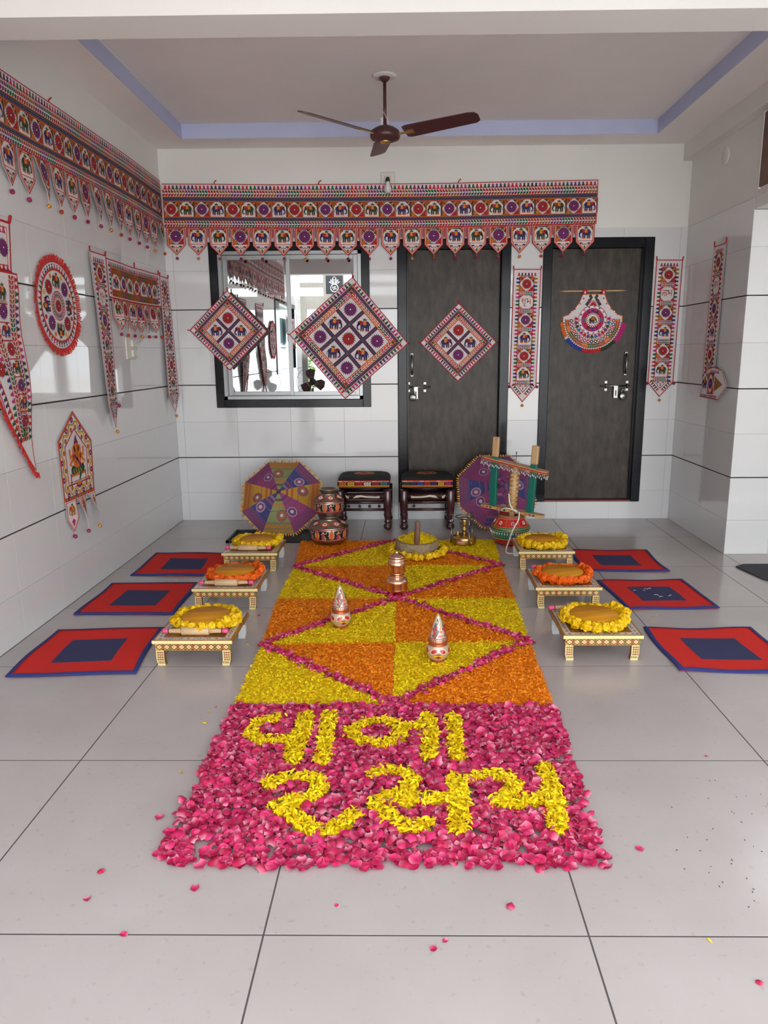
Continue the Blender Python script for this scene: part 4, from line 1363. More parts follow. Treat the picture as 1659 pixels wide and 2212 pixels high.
for (d0, d1, c_) in segs:
    m_ = max(2, int((d1 - d0) / 0.9))
    for k in range(m_):
        a0, a1 = math.radians(d0 + (d1 - d0) * k / m_), math.radians(d0 + (d1 - d0) * (k + 0.9) / m_)
        ra, rb = 0.236, 0.264 + random.uniform(-0.004, 0.004)
        if c_ == cMG: rb += 0.012
        cc = tuple(x * random.uniform(0.8, 1.2) for x in c_)
        q = [(ra * math.cos(a0), -0.004, ra * math.sin(a0)), (ra * math.cos(a1), -0.004, ra * math.sin(a1)), (rb * math.cos(a1), -0.006, rb * math.sin(a1)), (rb * math.cos(a0), -0.006, rb * math.sin(a0))]
        fr.add(q + [(x, y + 0.003, z) for x, y, z in q], [(0, 1, 2, 3), (7, 6, 5, 4), (0, 4, 5, 1), (1, 5, 6, 2), (2, 6, 7, 3), (3, 7, 4, 0)], cc)
tag(fr.build('fringe', FELT, t), 'fringe in orange, blue, red, green and pink lengths', kind='stuff')
rod = MB().tube([(-0.285, -0.01, 0.226), (-0.27, -0.01, 0.226), (-0.262, -0.01, 0.226), (-0.25, -0.01, 0.226), (0.22, -0.01, 0.228), (0.235, -0.01, 0.228), (0.262, -0.01, 0.228)], [0.002, 0.004, 0.003, 0.008, 0.008, 0.004, 0.002], 8)
rod.build('rod', M_TANWOOD, t)
for sx in (-1, 1):
    lp = MB()
    lp.box(sx * 0.075 - 0.018, sx * 0.075 + 0.018, -0.021, -0.019, 0.20, 0.24, cR)
    lp.box(sx * 0.075 - 0.018, sx * 0.075 + 0.018, -0.019, -0.001, 0.237, 0.24, cR)
    lp.box(sx * 0.075 - 0.006, sx * 0.075 + 0.006, -0.023, -0.021, 0.205, 0.225, cW)
    lp.build('hanging_loop', FELT, t)

# ------------------------------------------------------------------ ceiling fan, bulb, switch, plates
FX, FY = -0.13, 5.02
t = thing('ceiling_fan', 'brown three-bladed ceiling fan hanging from the recessed ceiling', 'ceiling fan', (FX, FY, ZR))
MB().lathe([(0, 0), (0.075, 0), (0.078, -0.004), (0.07, -0.010), (0, -0.012)], 28).build('ceiling_plate', M_PAINT, t)
MB().lathe([(0, -0.012), (0.034, -0.012), (0.030, -0.022), (0.016, -0.036), (0, -0.038)], 18).build('canopy_cup', M_FANBROWN, t)
MB().tube([(0, 0, -0.02), (0, 0, -0.295)], 0.0105, 10).build('down_rod', M_FANBROWN, t)
cp = MB().box(-0.026, -0.012, -0.012, 0.012, -0.300, -0.240, bevel=0.003)
cp.tube([(-0.015, -0.01, -0.2), (0.0, -0.02, -0.225), (0.015, -0.016, -0.255), (0.024, -0.012, -0.295)], 0.0022, 5)
cp.tube([(0.012, -0.01, -0.230), (0.026, -0.018, -0.265), (0.012, -0.014, -0.300)], 0.0022, 5)
cp.build('capacitor_wiring', M_PLASTIC, t)
MB().lathe([(0, -0.280), (0.03, -0.285), (0.06, -0.297), (0.086, -0.313), (0.095, -0.330), (0.095, -0.350), (0.086, -0.363), (0.05, -0.375), (0.0, -0.377)], 30).build('motor_housing', M_FANBROWN, t)
MB().lathe([(0.032, -0.374), (0.034, -0.379), (0.028, -0.383), (0.0, -0.390)], 20).build('bottom_cap', M_GOLD, t)
for deg in (218, 337, 97):
    a = math.radians(deg)
    pitch = math.radians(-15)
    bl = MB()
    poly = [(0.135, -0.055), (0.16, -0.066), (0.56, -0.060), (0.60, -0.048), (0.615, -0.02), (0.61, 0.035), (0.585, 0.052), (0.16, 0.062), (0.135, 0.05)]
    bl.M = Matrix.Rotation(a, 4, 'Z') @ Matrix.Translation((0, 0, -0.343)) @ Matrix.Rotation(math.radians(-3.5), 4, 'Y') @ Matrix.Rotation(pitch, 4, 'X')
    bl.prism(poly, -0.0025, 0.0025)
    b_ = bl.build('blade', M_FANBROWN, t)
    br = MB()
    br.M = bl.M
    br.prism([(0.075, -0.010), (0.14, -0.012), (0.16, -0.022), (0.195, -0.022), (0.195, 0.016), (0.16, 0.016), (0.14, 0.010), (0.075, 0.010)], -0.0065, -0.0027)
    br.build('blade_bracket', M_GOLD, b_)

t = thing('wall_bulb', 'white light bulb in a holder on a square wall plate above the toran', 'light bulb', (-0.143, YB + 0.003, 2.735))
MB().box(-0.055, 0.055, -0.012, 0, -0.058, 0.05, bevel=0.004).box(-0.022, 0.022, -0.02, -0.01, -0.02, 0.022, bevel=0.003).build('wall_plate', M_PLASTIC, t)
MB().tube([(0, -0.015, 0.0), (0, -0.045, -0.012), (0, -0.066, -0.03)], [0.016, 0.017, 0.018], 12).build('bulb_holder', M_BLACKRUBBER, t)
bm_ = MB()
bm_.M = Matrix.Translation((0, -0.062, -0.026)) @ Matrix.Rotation(math.radians(28), 4, 'X')
bm_.lathe([(0.0, 0.0), (0.013, -0.002), (0.015, -0.02), (0.024, -0.038), (0.031, -0.058), (0.030, -0.074), (0.020, -0.089), (0.0, -0.094)], 18)
bm_.build('bulb_globe', M_BULB, t)

t = thing('switch_panel', 'ivory switch panel with two rocker boxes under the short toran', 'switch', (XL, 5.29, 1.445), (0, 0, PI / 2))
MB().box(-0.085, 0.085, -0.010, 0, -0.075, 0.075, bevel=0.003).build('cover_plate', M_PLASTIC, t)
for z in (-0.035, 0.035):
    MB().box(-0.01, 0.07, -0.028, -0.010, z - 0.024, z + 0.024, bevel=0.004).build('rocker', M_PLASTIC, t)

t = tag(MB().lathe([(0.0, -0.0), (0.062, 0.0), (0.062, 0.005), (0.055, 0.009), (0, 0.010)], 28).build('round_cover_plate', M_PAINT, None, (XR - 0.0045, 5.575, 2.727), (0, -PI / 2, 0)), 'white round cover plate high on the right wall', 'cover plate')
t = thing('wall_panel', 'brown panel in a thin frame high on the right beam', 'panel', (XR - 0.004, 4.55, 2.62))
boxobj('board', M_BROWNPANEL, t, -0.012, 0.0, -0.45, 0.45, -0.215, 0.215)
boxobj('frame', M_PAINT, t, -0.016, 0.0, 0.45, 0.462, -0.225, 0.225)

# ------------------------------------------------------------------ stools
LEGP = [(0.0, 0.0), (0.018, 0.0), (0.031, 0.012), (0.034, 0.026), (0.030, 0.042), (0.018, 0.052), (0.026, 0.060), (0.029, 0.068), (0.022, 0.078), (0.026, 0.098), (0.030, 0.115), (0.033, 0.13), (0.028, 0.142), (0.031, 0.150), (0.034, 0.20), (0.035, 0.318), (0.031, 0.326), (0.0, 0.328)]
def make_stool(label, loc, w, dpt, beads, bands, flipm):
    t = thing('low_stool', label, 'stool', loc, group='low wooden stools against the back wall')
    hx, hy = w / 2, dpt / 2
    for sx in (-1, 1):
        for sy in (-1, 1):
            MB().lathe(LEGP, 16, cx=sx * hx, cy=sy * hy).build('leg', M_DARKWOOD, t)
    for (z, r) in ((0.275, 0.026), (0.165, 0.011), (0.225, 0.012)):
        for q in (((-hx, -hy, z), (hx, -hy, z)), ((-hx, hy, z), (hx, hy, z)), ((-hx, -hy, z), (-hx, hy, z)), ((hx, -hy, z), (hx, hy, z))):
            MB().tube(q, r, 10).build('rail', M_DARKWOOD, t)
    # cream swirl painted on the front rail
    E = Emb()
    s = -1 if flipm else 1
    E.poly([(s * -0.09, -0.012), (s * -0.06, 0.010), (s * -0.02, 0.014), (s * 0.03, 0.004), (s * 0.10, 0.002), (s * 0.13, 0.006), (s * 0.13, -0.012), (s * 0.04, -0.010), (s * -0.02, -0.002), (s * -0.06, -0.010)], (0.55, 0.47, 0.36), 0)
    E.poly([(s * -0.145, 0.016), (s * -0.12, 0.002), (s * -0.115, 0.014), (s * -0.118, -0.014), (s * -0.135, -0.012)], (0.55, 0.47, 0.36), 0)
    E.build('cream_inlay', t, warp=lambda u, v, w_: (u, -hy - math.sqrt(max(0, 0.0268 ** 2 - v * v)) - 0.0004, 0.275 + v), cu=[-0.1, -0.05, 0, 0.05, 0.1], cv=[-0.006, 0, 0.006], m=PAINTWOOD)
    for k in range(beads):
        x = -hx * 0.62 + hx * 1.25 * k / max(1, beads - 1) + random.uniform(-0.01, 0.01)
        m_ = MB().sphere((x, -hy + 0.004, 0.192), 0.013, 10, 7).tube([(x, -hy + 0.004, 0.2), (x, -hy + 0.004, 0.228)], 0.002, 5)
        m_.build('hanging_bead', M_BLACKRUBBER, t)
    # cushion: a plump black pad with an embroidered band
    cx, cy, h = hx + 0.022, hy + 0.03, 0.052
    vs, N, K = [], 40, 9
    c = MB()
    for i in range(K):
        ph = -PI / 2 + PI * i / (K - 1)
        for k in range(N):
            a = 2 * PI * k / N
            e = 0.28
            sx = math.copysign(abs(math.cos(a)) ** e, math.cos(a)); sy = math.copysign(abs(math.sin(a)) ** e, math.sin(a))
            rr = max(0.02, math.cos(ph)) ** 0.28
            vs.append((sx * cx * rr, sy * cy * rr, 0.382 + h * math.copysign(abs(math.sin(ph)) ** 0.8, math.sin(ph))))
    fs = [(i * N + k, i * N + (k + 1) % N, (i + 1) * N + (k + 1) % N, (i + 1) * N + k) for i in range(K - 1) for k in range(N)]
    fs += [tuple(range(N - 1, -1, -1)), tuple((K - 1) * N + k for k in range(N))]
    c.add(vs, fs, None, True)
    cu_ = c.build('cushion', M_BLACKCLOTH, t)
    E = Emb()
    E.rect(-cx * 0.97, -0.030, cx * 0.97, 0.022, cDK, 1)
    for z, c_ in ((-0.029, cO), (-0.020, cY), (0.014, cO), (0.021, cR)):
        E.rect(-cx * 0.97, z, cx * 0.97, z + 0.005, c_, 2)
    n = len(bands)
    for k, c_ in enumerate(bands):
        u = -cx * 0.92 + 2 * cx * 0.92 * (k + 0.5) / n
        leaves(E, u - cx * 0.8 / n, u + cx * 0.8 / n, -0.002, 0.028, 0.018, 3, cols=[c_], d=1 if flipm else -1)
    for k in range(9):
        u = -cx * 0.85 + cx * 1.7 * k / 8
        E.rect(u - 0.018, 0.0165, u + 0.018, 0.0205, (cW, cY, cO)[k % 3], 3)
    E.build('embroidered_band', cu_, warp=lambda u, v, w_: (u, -cy * (1 - 0.05 * (abs(u) / cx) ** 6) - w_ - 0.001 + 0.9 * v * v / h * 0.5, 0.382 + v), cu=[cx * k / 5 for k in range(-4, 5)])
    E = Emb()
    for r_, c_ in ((0.085, cO), (0.078, cY), (0.070, cDK), (0.062, cOC), (0.045, cO), (0.03, cNV), (0.018, cR)):
        E.poly([(r_ * (1 + 0.07 * math.cos(k * PI / 2)) * math.cos(2 * PI * k / 32), r_ * 0.8 * math.sin(2 * PI * k / 32)) for k in range(32)], c_, int((0.09 - r_) * 100))
    for k in range(10):
        a = 2 * PI * k / 10
        E.circ(0.054 * math.cos(a), 0.043 * math.sin(a), 0.009, (cR, cW, cY)[k % 3], 8, 7)
    E.build('embroidered_medallion', cu_, warp=lambda u, v, w_: (u, v, 0.4345 + w_))
    return t
make_stool('dark turned stool with black embroidered cushion standing below the window, beside the metal pots', (-0.352, 6.015, 0), 0.385, 0.33, 4, [cO, cY, cR, cW, cRD, cTL], False)
make_stool('dark turned stool with black embroidered cushion standing before the left door', (0.160, 6.015, 0), 0.375, 0.33, 1, [cDG, cNV, cBL, cR, cNV, cY, cMG], True)

# ------------------------------------------------------------------ parasols
def make_parasol(label, loc, elev, azim, panels, R=0.328, Hc=0.115, roll=PI / 8):
    t = thing('parasol', label, 'umbrella', (0, 0, 0), group='small embroidered open parasols on the floor')
    nrm_rot = Matrix.Rotation(azim, 4, 'Z') @ Matrix.Rotation(PI / 2 - elev, 4, 'X')   # local +Z -> towards viewer (-Y) and up
    t.matrix_world = Matrix.Translation(loc) @ nrm_rot
    vx = [(R * math.cos(2 * PI * k / 8 + roll), R * math.sin(2 * PI * k / 8 + roll)) for k in range(8)]
    def surf(u, v, w, da, r2):
        return None
    for k in range(8):
        a0 = 2 * PI * k / 8 + roll
        am = a0 + PI / 8
        ap = R * math.cos(PI / 8)
        hw = R * math.sin(PI / 8)
        base, stripe, dot, line = panels[k % len(panels)]
        E = Emb()
        # panel drawn with v along the radius (0 apex .. ap rim), u across
        E.poly([(0, 0.0), (hw, ap), (-hw, ap)], base, 0)
        wv = lambda v: hw * v / ap
        for (v0, v1, c_) in ((0.90, 0.965, stripe), (0.80, 0.87, stripe), (0.30, 0.36, stripe), (0.18, 0.24, line)):
            E.poly([(-wv(v0 * ap), v0 * ap), (wv(v0 * ap), v0 * ap), (wv(v1 * ap), v1 * ap), (-wv(v1 * ap), v1 * ap)], c_, 1)
        for f in (0.985, 0.885, 0.78, 0.75):
            z = []
            m_ = 14
            for q in range(m_ + 1):
                x = -wv(f * ap) + 2 * wv(f * ap) * q / m_
                z.append((x * 0.99, f * ap + (0.005 if q % 2 else -0.005)))
            E.stroke(z, 0.003, line, 2)
        sx = (-1, 1)[k % 2]
        cx_, cy_ = sx * hw * 0.22, ap * 0.585
        for r_, c_ in ((0.042, line), (0.038, dot), (0.031, line), (0.026, stripe), (0.018, line), (0.013, (0.55, 0.5, 0.55))):
            E.circ(cx_, cy_, r_, c_, 2 + int((0.045 - r_) * 400), 16)
        E.stroke([(-wv(0.5 * ap), 0.50 * ap), (-wv(0.5 * ap) * 0.4, 0.47 * ap), (wv(0.5 * ap) * 0.4, 0.49 * ap), (wv(0.5 * ap), 0.47 * ap)], 0.004, line, 2)
        for q in range(16):
            x = random.uniform(-0.8, 0.8); v = random.uniform(0.4, 0.75)
            E.circ(x * wv(v * ap), v * ap, 0.0035, line if q % 2 else dot, 1, 5)
        def warp(u, v, w, am=am, ap=ap):
            f = v / ap
            z = Hc * (1 - f ** 1.35) + w
            sag = -0.012 * f * (1 - (u / (hw * f + 1e-6)) ** 2) * 0.8
            r_ = v
            return (math.cos(am) * r_ - math.sin(am) * u, math.sin(am) * r_ + math.cos(am) * u, z + sag)
        E.build('canopy_panel', t, warp=warp, cv=[ap * q / 6 for q in range(1, 6)], cu=[-hw * 0.5, 0, hw * 0.5])
        # fringe on the rim
        f_ = MB()
        p0, p1 = Vector((*vx[k], 0)), Vector((*vx[(k + 1) % 8], 0))
        out = Vector((math.cos(am), math.sin(am), -0.25))
        side = (p1 - p0).normalized()
        for q in range(13):
            p = p0.lerp(p1, (q + 0.5) / 13)
            c_ = ((0.62, 0.36, 0.05), (0.60, 0.16, 0.03), (0.66, 0.45, 0.15))[q % 3]
            l = random.uniform(0.016, 0.024)
            a_, b_ = p - side * 0.007, p + side * 0.007
            q4 = [a_, b_, b_ + out * l - side * 0.004, a_ + out * l + side * 0.004]
            f_.add(q4 + [v + Vector((0, 0, -0.003)) for v in q4], [(3, 2, 1, 0), (4, 5, 6, 7), (0, 1, 5, 4), (1, 2, 6, 5), (2, 3, 7, 6), (3, 0, 4, 7)], c_)
        tag(f_.build('rim_fringe', FELT, t), 'short orange fringe', kind='stuff')
        rib = MB().tube([(0, 0, Hc - 0.012), (vx[k][0] * 0.5, vx[k][1] * 0.5, Hc * 0.60 - 0.008), (vx[k][0], vx[k][1], -0.004)], 0.0025, 6)
        rib.build('rib', M_STEEL, t)
    MB().lathe([(0.016, Hc - 0.004), (0.018, Hc + 0.006), (0.008, Hc + 0.014), (0.006, Hc + 0.022), (0.0, Hc + 0.024)], 14).build('tip_cap', M_STEEL, t)
    MB().tube([(0, 0, Hc), (0, 0, -0.22)], 0.006, 8).build('handle', M_DARKWOOD, t)
    return t
pMG = ((0.26, 0.045, 0.14), (0.18, 0.05, 0.13), (0.40, 0.28, 0.40), (0.12, 0.03, 0.12))
pOL = ((0.22, 0.24, 0.10), (0.42, 0.17, 0.03), (0.42, 0.10, 0.12), (0.12, 0.07, 0.05))
pBU = ((0.045, 0.05, 0.17), (0.22, 0.05, 0.12), (0.35, 0.28, 0.42), (0.25, 0.12, 0.2))
pOC = ((0.44, 0.24, 0.03), (0.38, 0.10, 0.02), (0.12, 0.09, 0.22), (0.26, 0.07, 0.05))
pPU = ((0.18, 0.04, 0.12), (0.06, 0.05, 0.22), (0.40, 0.32, 0.40), (0.35, 0.15, 0.25))
# panel order starts at local +X side and runs counter-clockwise: right-top ...
make_parasol('open embroidered parasol in yellow, blue, green and pink on the floor below the window', (-0.995, 5.735, 0.292), math.radians(33), math.radians(-2), [pBU, pOL, pMG, pOC, pBU, pOL, pMG, pOC])
make_parasol('open embroidered parasol in pink and blue behind the green churn frame', (0.725, 5.93, 0.298), math.radians(30), math.radians(3), [pMG, pPU, pMG, pBU, pMG, pPU, pMG, pBU])

t = thing('black_tray', 'flat black ribbed tray on the floor under the left parasol', 'tray', (-1.02, 5.60, 0))
mb = MB().box(-0.36, 0.36, -0.17, 0.20, 0.0, 0.006)
mb.build('tray_base', M_BLACKRUBBER, t)
for q in ((-0.36, 0.36, -0.17, -0.15), (-0.36, 0.36, 0.18, 0.20), (-0.36, -0.34, -0.17, 0.20), (0.34, 0.36, -0.17, 0.20)):
    boxobj('rim', M_BLACKRUBBER, t, *q, 0.0, 0.016)
for k in range(5):
    boxobj('rib', M_BLACKRUBBER, t, -0.30 + 0.14 * k, -0.285 + 0.14 * k, -0.15, 0.18, 0.006, 0.010)

# ------------------------------------------------------------------ painted metal pots (two, stacked)
M_PEWTER = mat('tin_plated_metal', (0.32, 0.28, 0.23), 0.33, metal=1.0, var=0.2, vscale=12)
def prof_r(prof, z):
    for (r0, z0), (r1, z1) in zip(prof[:-1], prof[1:]):
        if z0 <= z <= z1 and z1 > z0:
            return r0 + (r1 - r0) * (z - z0) / (z1 - z0)
    return prof[-1][0]
def painted_pot(label, loc, prof, z_lo, z_hi, z_sh, n, rot):
    t = thing('painted_pot', label, 'pot', loc, (0, 0, rot), 'painted metal water pots, stacked')
    MB().lathe(prof, 40).build('pot_body', M_PEWTER, t)
    R = prof_r(prof, (z_lo + z_hi) / 2)
    W = 2 * PI * R
    E = Emb()
    p = W / n
    h = z_hi - z_lo
    E.rect(0, z_lo, W, z_lo + 0.006, cRD, 1); E.rect(0, z_hi - 0.006, W, z_hi, cRD, 1)
    for k in range(int(W / 0.012)):
        E.circ(k * 0.012 + 0.006, z_lo + 0.010, 0.0025, (0.75, 0.6, 0.5), 2, 5); E.circ(k * 0.012 + 0.006, z_hi - 0.010, 0.0025, (0.75, 0.6, 0.5), 2, 5)
    for k in range(n):
        x = p * (k + 0.5)
        zc = (z_lo + z_hi) / 2
        # dark arched panel with a dancing figure
        E.poly([(x - p * 0.33, z_lo + 0.016), (x + p * 0.33, z_lo + 0.016), (x + p * 0.24, zc), (x + p * 0.33, z_hi - 0.014), (x - p * 0.33, z_hi - 0.014), (x - p * 0.24, zc)], cDK, 1)
        E.circ(x, zc, p * 0.36, cDK, 1, 14, h * 0.40)
        sk = (0.72, 0.50, 0.40)
        E.circ(x - 0.004, z_hi - h * 0.26, h * 0.075, sk, 3, 8)
        E.stroke([(x - 0.003, z_hi - h * 0.32), (x - 0.006, z_hi - h * 0.50)], h * 0.11, cR, 3)
        E.stroke([(x, z_hi - h * 0.36), (x + p * 0.16, z_hi - h * 0.32), (x + p * 0.20, z_hi - h * 0.16)], h * 0.05, sk, 3)
        E.stroke([(x - 0.004, z_hi - h * 0.36), (x - p * 0.18, z_hi - h * 0.34), (x - p * 0.14, z_hi - h * 0.46)], h * 0.05, sk, 3)
        E.poly([(x - 0.012, z_hi - h * 0.48), (x + 0.004, z_hi - h * 0.48), (x + p * 0.20, z_lo + h * 0.22), (x + p * 0.05, z_lo + h * 0.16)], (0.30, 0.26, 0.06), 2)
        E.poly([(x - 0.012, z_hi - h * 0.48), (x + 0.0, z_hi - h * 0.48), (x - p * 0.02, z_lo + h * 0.18), (x - p * 0.2, z_lo + h * 0.26)], cMG, 3)
        E.stroke([(x - 0.008, z_hi - h * 0.45), (x + p * 0.15, z_lo + h * 0.3)], h * 0.05, cO, 4)
        E.stroke([(x - p * 0.1, z_lo + h * 0.2), (x - p * 0.02, z_lo + h * 0.12)], h * 0.045, sk, 4)
        E.stroke([(x + p * 0.08, z_lo + h * 0.2), (x + p * 0.06, z_lo + h * 0.11)], h * 0.045, sk, 4)
        # ornament between the panels
        y = p * k
        for sx in (-1, 1):
            xx = y + sx * p * 0.095
            if xx < 0: xx += W
            E.poly([(xx - sx * p * 0.05, z_lo + h * 0.10), (xx + sx * p * 0.03, z_lo + h * 0.30), (xx + sx * p * 0.09, zc), (xx + sx * p * 0.03, z_hi - h * 0.30), (xx - sx * p * 0.05, z_hi - h * 0.10), (xx - sx * p * 0.08, zc)], cO, 2)
            E.stroke([(xx + sx * p * 0.03, z_lo + h * 0.30), (xx + sx * p * 0.09, zc), (xx + sx * p * 0.03, z_hi - h * 0.30)], 0.0025, (0.75, 0.6, 0.5), 3)
        x0 = max(0.0005, y - p * 0.03)
        E.rect(x0, z_lo + h * 0.05, y + p * 0.03, z_hi - h * 0.05, cRD, 3)
        for q in range(6):
            E.circ(y + 0.001, z_lo + h * (0.15 + 0.14 * q), 0.0028, (0.75, 0.6, 0.5), 4, 5)
    E.build('painted_frieze', t, m=ENAMEL, warp=lambda u, v, w: ((prof_r(prof, v) + w * 0.6 - 0.001) * math.cos(u / R), (prof_r(prof, v) + w * 0.6 - 0.001) * math.sin(u / R), v), cu=[W * k / 60 for k in range(1, 60)])
    # medallions on the shoulder
    E = Emb()
    z0, z1 = z_sh
    Rs = prof_r(prof, (z0 + z1) / 2)
    Ws = 2 * PI * Rs
    for k in range(n):
        x = Ws * (k + 0.5) / n
        zc = (z0 + z1) / 2
        pw = Ws / n * 0.46
        hh = (z1 - z0) / 2
        E.poly([(x - pw, zc), (x, zc - hh), (x + pw, zc), (x, zc + hh)], cRD, 1)
        E.poly([(x - pw * 0.85, zc), (x, zc - hh * 0.85), (x + pw * 0.85, zc), (x, zc + hh * 0.85)], cO, 2)
        E.circ(x, zc, pw * 0.56, cRD, 3, 12, hh * 0.56)
        E.circ(x, zc, pw * 0.46, (0.7, 0.66, 0.66), 4, 12, hh * 0.46)
        E.circ(x, zc, pw * 0.16, cNV, 5, 8, hh * 0.16)
    E.build('painted_medallions', t, m=ENAMEL, warp=lambda u, v, w: ((prof_r(prof, v) + w + 0.0005) * math.cos(u / Rs), (prof_r(prof, v) + w + 0.0005) * math.sin(u / Rs), v + w), cu=[Ws * k / 48 for k in range(1, 48)], cv=[(z0 + z1) / 2])
    return t
P_LOW = [(0.0, 0.0), (0.095, 0.0), (0.115, 0.008), (0.130, 0.022), (0.140, 0.035), (0.147, 0.128), (0.144, 0.135), (0.072, 0.176), (0.070, 0.190), (0.078, 0.198), (0.080, 0.204), (0.070, 0.205), (0.060, 0.19), (0.0, 0.18)]
P_UP = [(0.0, 0.0), (0.074, 0.0), (0.080, 0.006), (0.084, 0.018), (0.098, 0.030), (0.105, 0.036), (0.113, 0.118), (0.110, 0.124), (0.058, 0.166), (0.058, 0.172), (0.064, 0.182), (0.065, 0.192), (0.072, 0.200), (0.071, 0.205), (0.060, 0.204), (0.052, 0.18), (0.0, 0.17)]
painted_pot('larger painted metal pot with dancers, at the bottom of the stack on the petals', (-0.585, 5.375, 0.018), P_LOW, 0.036, 0.127, (0.137, 0.175), 8, 0.22)
painted_pot('smaller painted metal pot with dancers, standing on the larger one', (-0.583, 5.375, 0.2225), P_UP, 0.037, 0.117, (0.126, 0.164), 7, 0.05)

# ------------------------------------------------------------------ churn: pot, frame, cord
PT = [(0.0, 0.0), (0.075, 0.0), (0.10, 0.012), (0.122, 0.036), (0.135, 0.062), (0.142, 0.085), (0.144, 0.115), (0.141, 0.138), (0.134, 0.152), (0.112, 0.185), (0.098, 0.206), (0.092, 0.212), (0.094, 0.226), (0.086, 0.228), (0.080, 0.21), (0.0, 0.15)]
cRr = (0.50, 0.015, 0.012); cGn = (0.0, 0.12, 0.07); cGd = (0.45, 0.24, 0.05)
t = thing('churn_pot', 'red and green painted clay pot under the churning frame', 'pot', (0.768, 5.385, 0))
MB().lathe(PT, 40, cols=[cRr, cRr, cRr, cRr, cGn, cGn, cGn, cGn, cRr, cRr, cRr, (0.3, 0.12, 0.05), (0.3, 0.12, 0.05), cRr, (0.2, 0.06, 0.03)]).build('pot_body', ENAMEL, t)
for (z, c_, rr) in ((0.060, cGd, 0.003), (0.138, cGd, 0.004), (0.150, cGd, 0.003), (0.120, cGd, 0.003), (0.205, cGd, 0.003)):
    r_ = prof_r(PT, z) + 0.0008
    MB().tube([(r_ * math.cos(2 * PI * k / 40), r_ * math.sin(2 * PI * k / 40), z) for k in range(41)], rr, 6, c_, caps=False).build('gold_braid', ENAMEL, t)
bd = MB()
for k in range(44):
    a = 2 * PI * k / 44
    bd.sphere((0.147 * math.cos(a), 0.147 * math.sin(a), 0.103), 0.0042, 6, 5, cW, (1, 1, 2.4))
for k in range(60):
    a = 2 * PI * k / 60
    for z in (0.085, 0.076):
        bd.sphere((prof_r(PT, z) * math.cos(a), prof_r(PT, z) * math.sin(a), z), 0.0022, 5, 4, cW)
tag(bd.build('white_beads', ENAMEL, t), 'rows of white beads', kind='stuff')
fl_ = MB()
for k in range(8):
    a = 2 * PI * k / 8 - PI / 2
    for q in range(5):
        b_ = 2 * PI * q / 5
        z = 0.178 + 0.009 * math.sin(b_)
        aa = a + 0.085 * math.cos(b_)
        r_ = prof_r(PT, z) + 0.001
        fl_.sphere((r_ * math.cos(aa), r_ * math.sin(aa), z), 0.0052, 6, 5, cW)
    a2 = a + PI / 8
    fl_.tube([((prof_r(PT, z) + 0.001) * math.cos(a2), (prof_r(PT, z) + 0.001) * math.sin(a2), z) for z in (0.152, 0.175, 0.204)], 0.0022, 5, cGd)
fl_.build('painted_flowers', ENAMEL, t)

t = thing('buttermilk_churn', 'wooden churning frame with teal posts and gold-wound spindle standing on the pot', 'churn', (0, 0, 0))
A, B_ = Vector((0.562, 5.53, 0.262)), Vector((0.988, 5.235, 0.228))
A2, B2 = Vector((0.565, 5.53, 0.628)), Vector((1.004, 5.235, 0.548))
def plank(name, a, b, wid, th, m_, z_up=Vector((0, 0, 1))):
    d = (b - a); L_ = d.length; d.normalize()
    s = z_up.cross(d).normalized()
    n_ = d.cross(s)
    mm = MB()
    mm.M = Matrix(((d.x, s.x, n_.x, a.x), (d.y, s.y, n_.y, a.y), (d.z, s.z, n_.z, a.z), (0, 0, 0, 1)))
    hw = wid / 2
    poly = []
    for k in range(9):
        q = PI / 2 + PI * k / 8
        poly.append((hw + hw * math.cos(q), hw * math.sin(q)))
    for k in range(9):
        q = -PI / 2 + PI * k / 8
        poly.append((L_ - hw + hw * math.cos(q), hw * math.sin(q)))
    return mm, poly, L_
mm, poly, L1 = plank('', A, B_, 0.075, 0.02, M_TANWOOD)
mm.prism(poly, 0, 0.020)
low = mm.build('lower_plank', M_TANWOOD, t)
mm2, poly, L1 = plank('', A, B_, 0.075, 0.02, M_TANWOOD)
for k in range(16):
    x = 0.04 + (L1 - 0.08) * k / 15
    mm2.sphere((x, -0.0375, 0.010), 0.008, 6, 5, (cO, cR, cGR, cY)[k % 4], (1.4, 0.25, 0.9))
mm2.build('painted_edge', PAINTWOOD, low)
mm, poly, L2 = plank('', A2, B2, 0.085, 0.018, M_TANWOOD)
mm.prism(poly, 0, 0.018)
upp = mm.build('upper_plank', M_TANWOOD, t)
mm2, poly, L2 = plank('', A2, B2, 0.085, 0.018, M_TANWOOD)
mm2.tube([(x, y, 0.008) for x, y in poly] + [(poly[0][0], poly[0][1], 0.008)], 0.005, 6, cRr, caps=False)
mm2.build('red_tape', PAINTWOOD, upp)
mm2, poly, L2 = plank('', A2, B2, 0.085, 0.018, M_TANWOOD)
edge = []
for i in range(len(poly)):
    a, b = Vector(poly[i]), Vector(poly[(i + 1) % len(poly)])
    m_ = max(1, int((b - a).length / 0.014))
    edge += [a.lerp(b, k / m_) for k in range(m_)]
for i, p in enumerate(edge):
    l = 0.018 + 0.006 * ((i * 7) % 3)
    mm2.tube([(p.x, p.y, 0.002), (p.x, p.y, -l)], 0.0012, 4, (0.5, 0.3, 0.1))
    mm2.sphere((p.x, p.y, -l - 0.006), 0.0046, 6, 5, cW, (1, 1, 1.9))
tag(mm2.build('bead_fringe', PAINTWOOD, upp), 'fringe of white drop beads', kind='stuff')
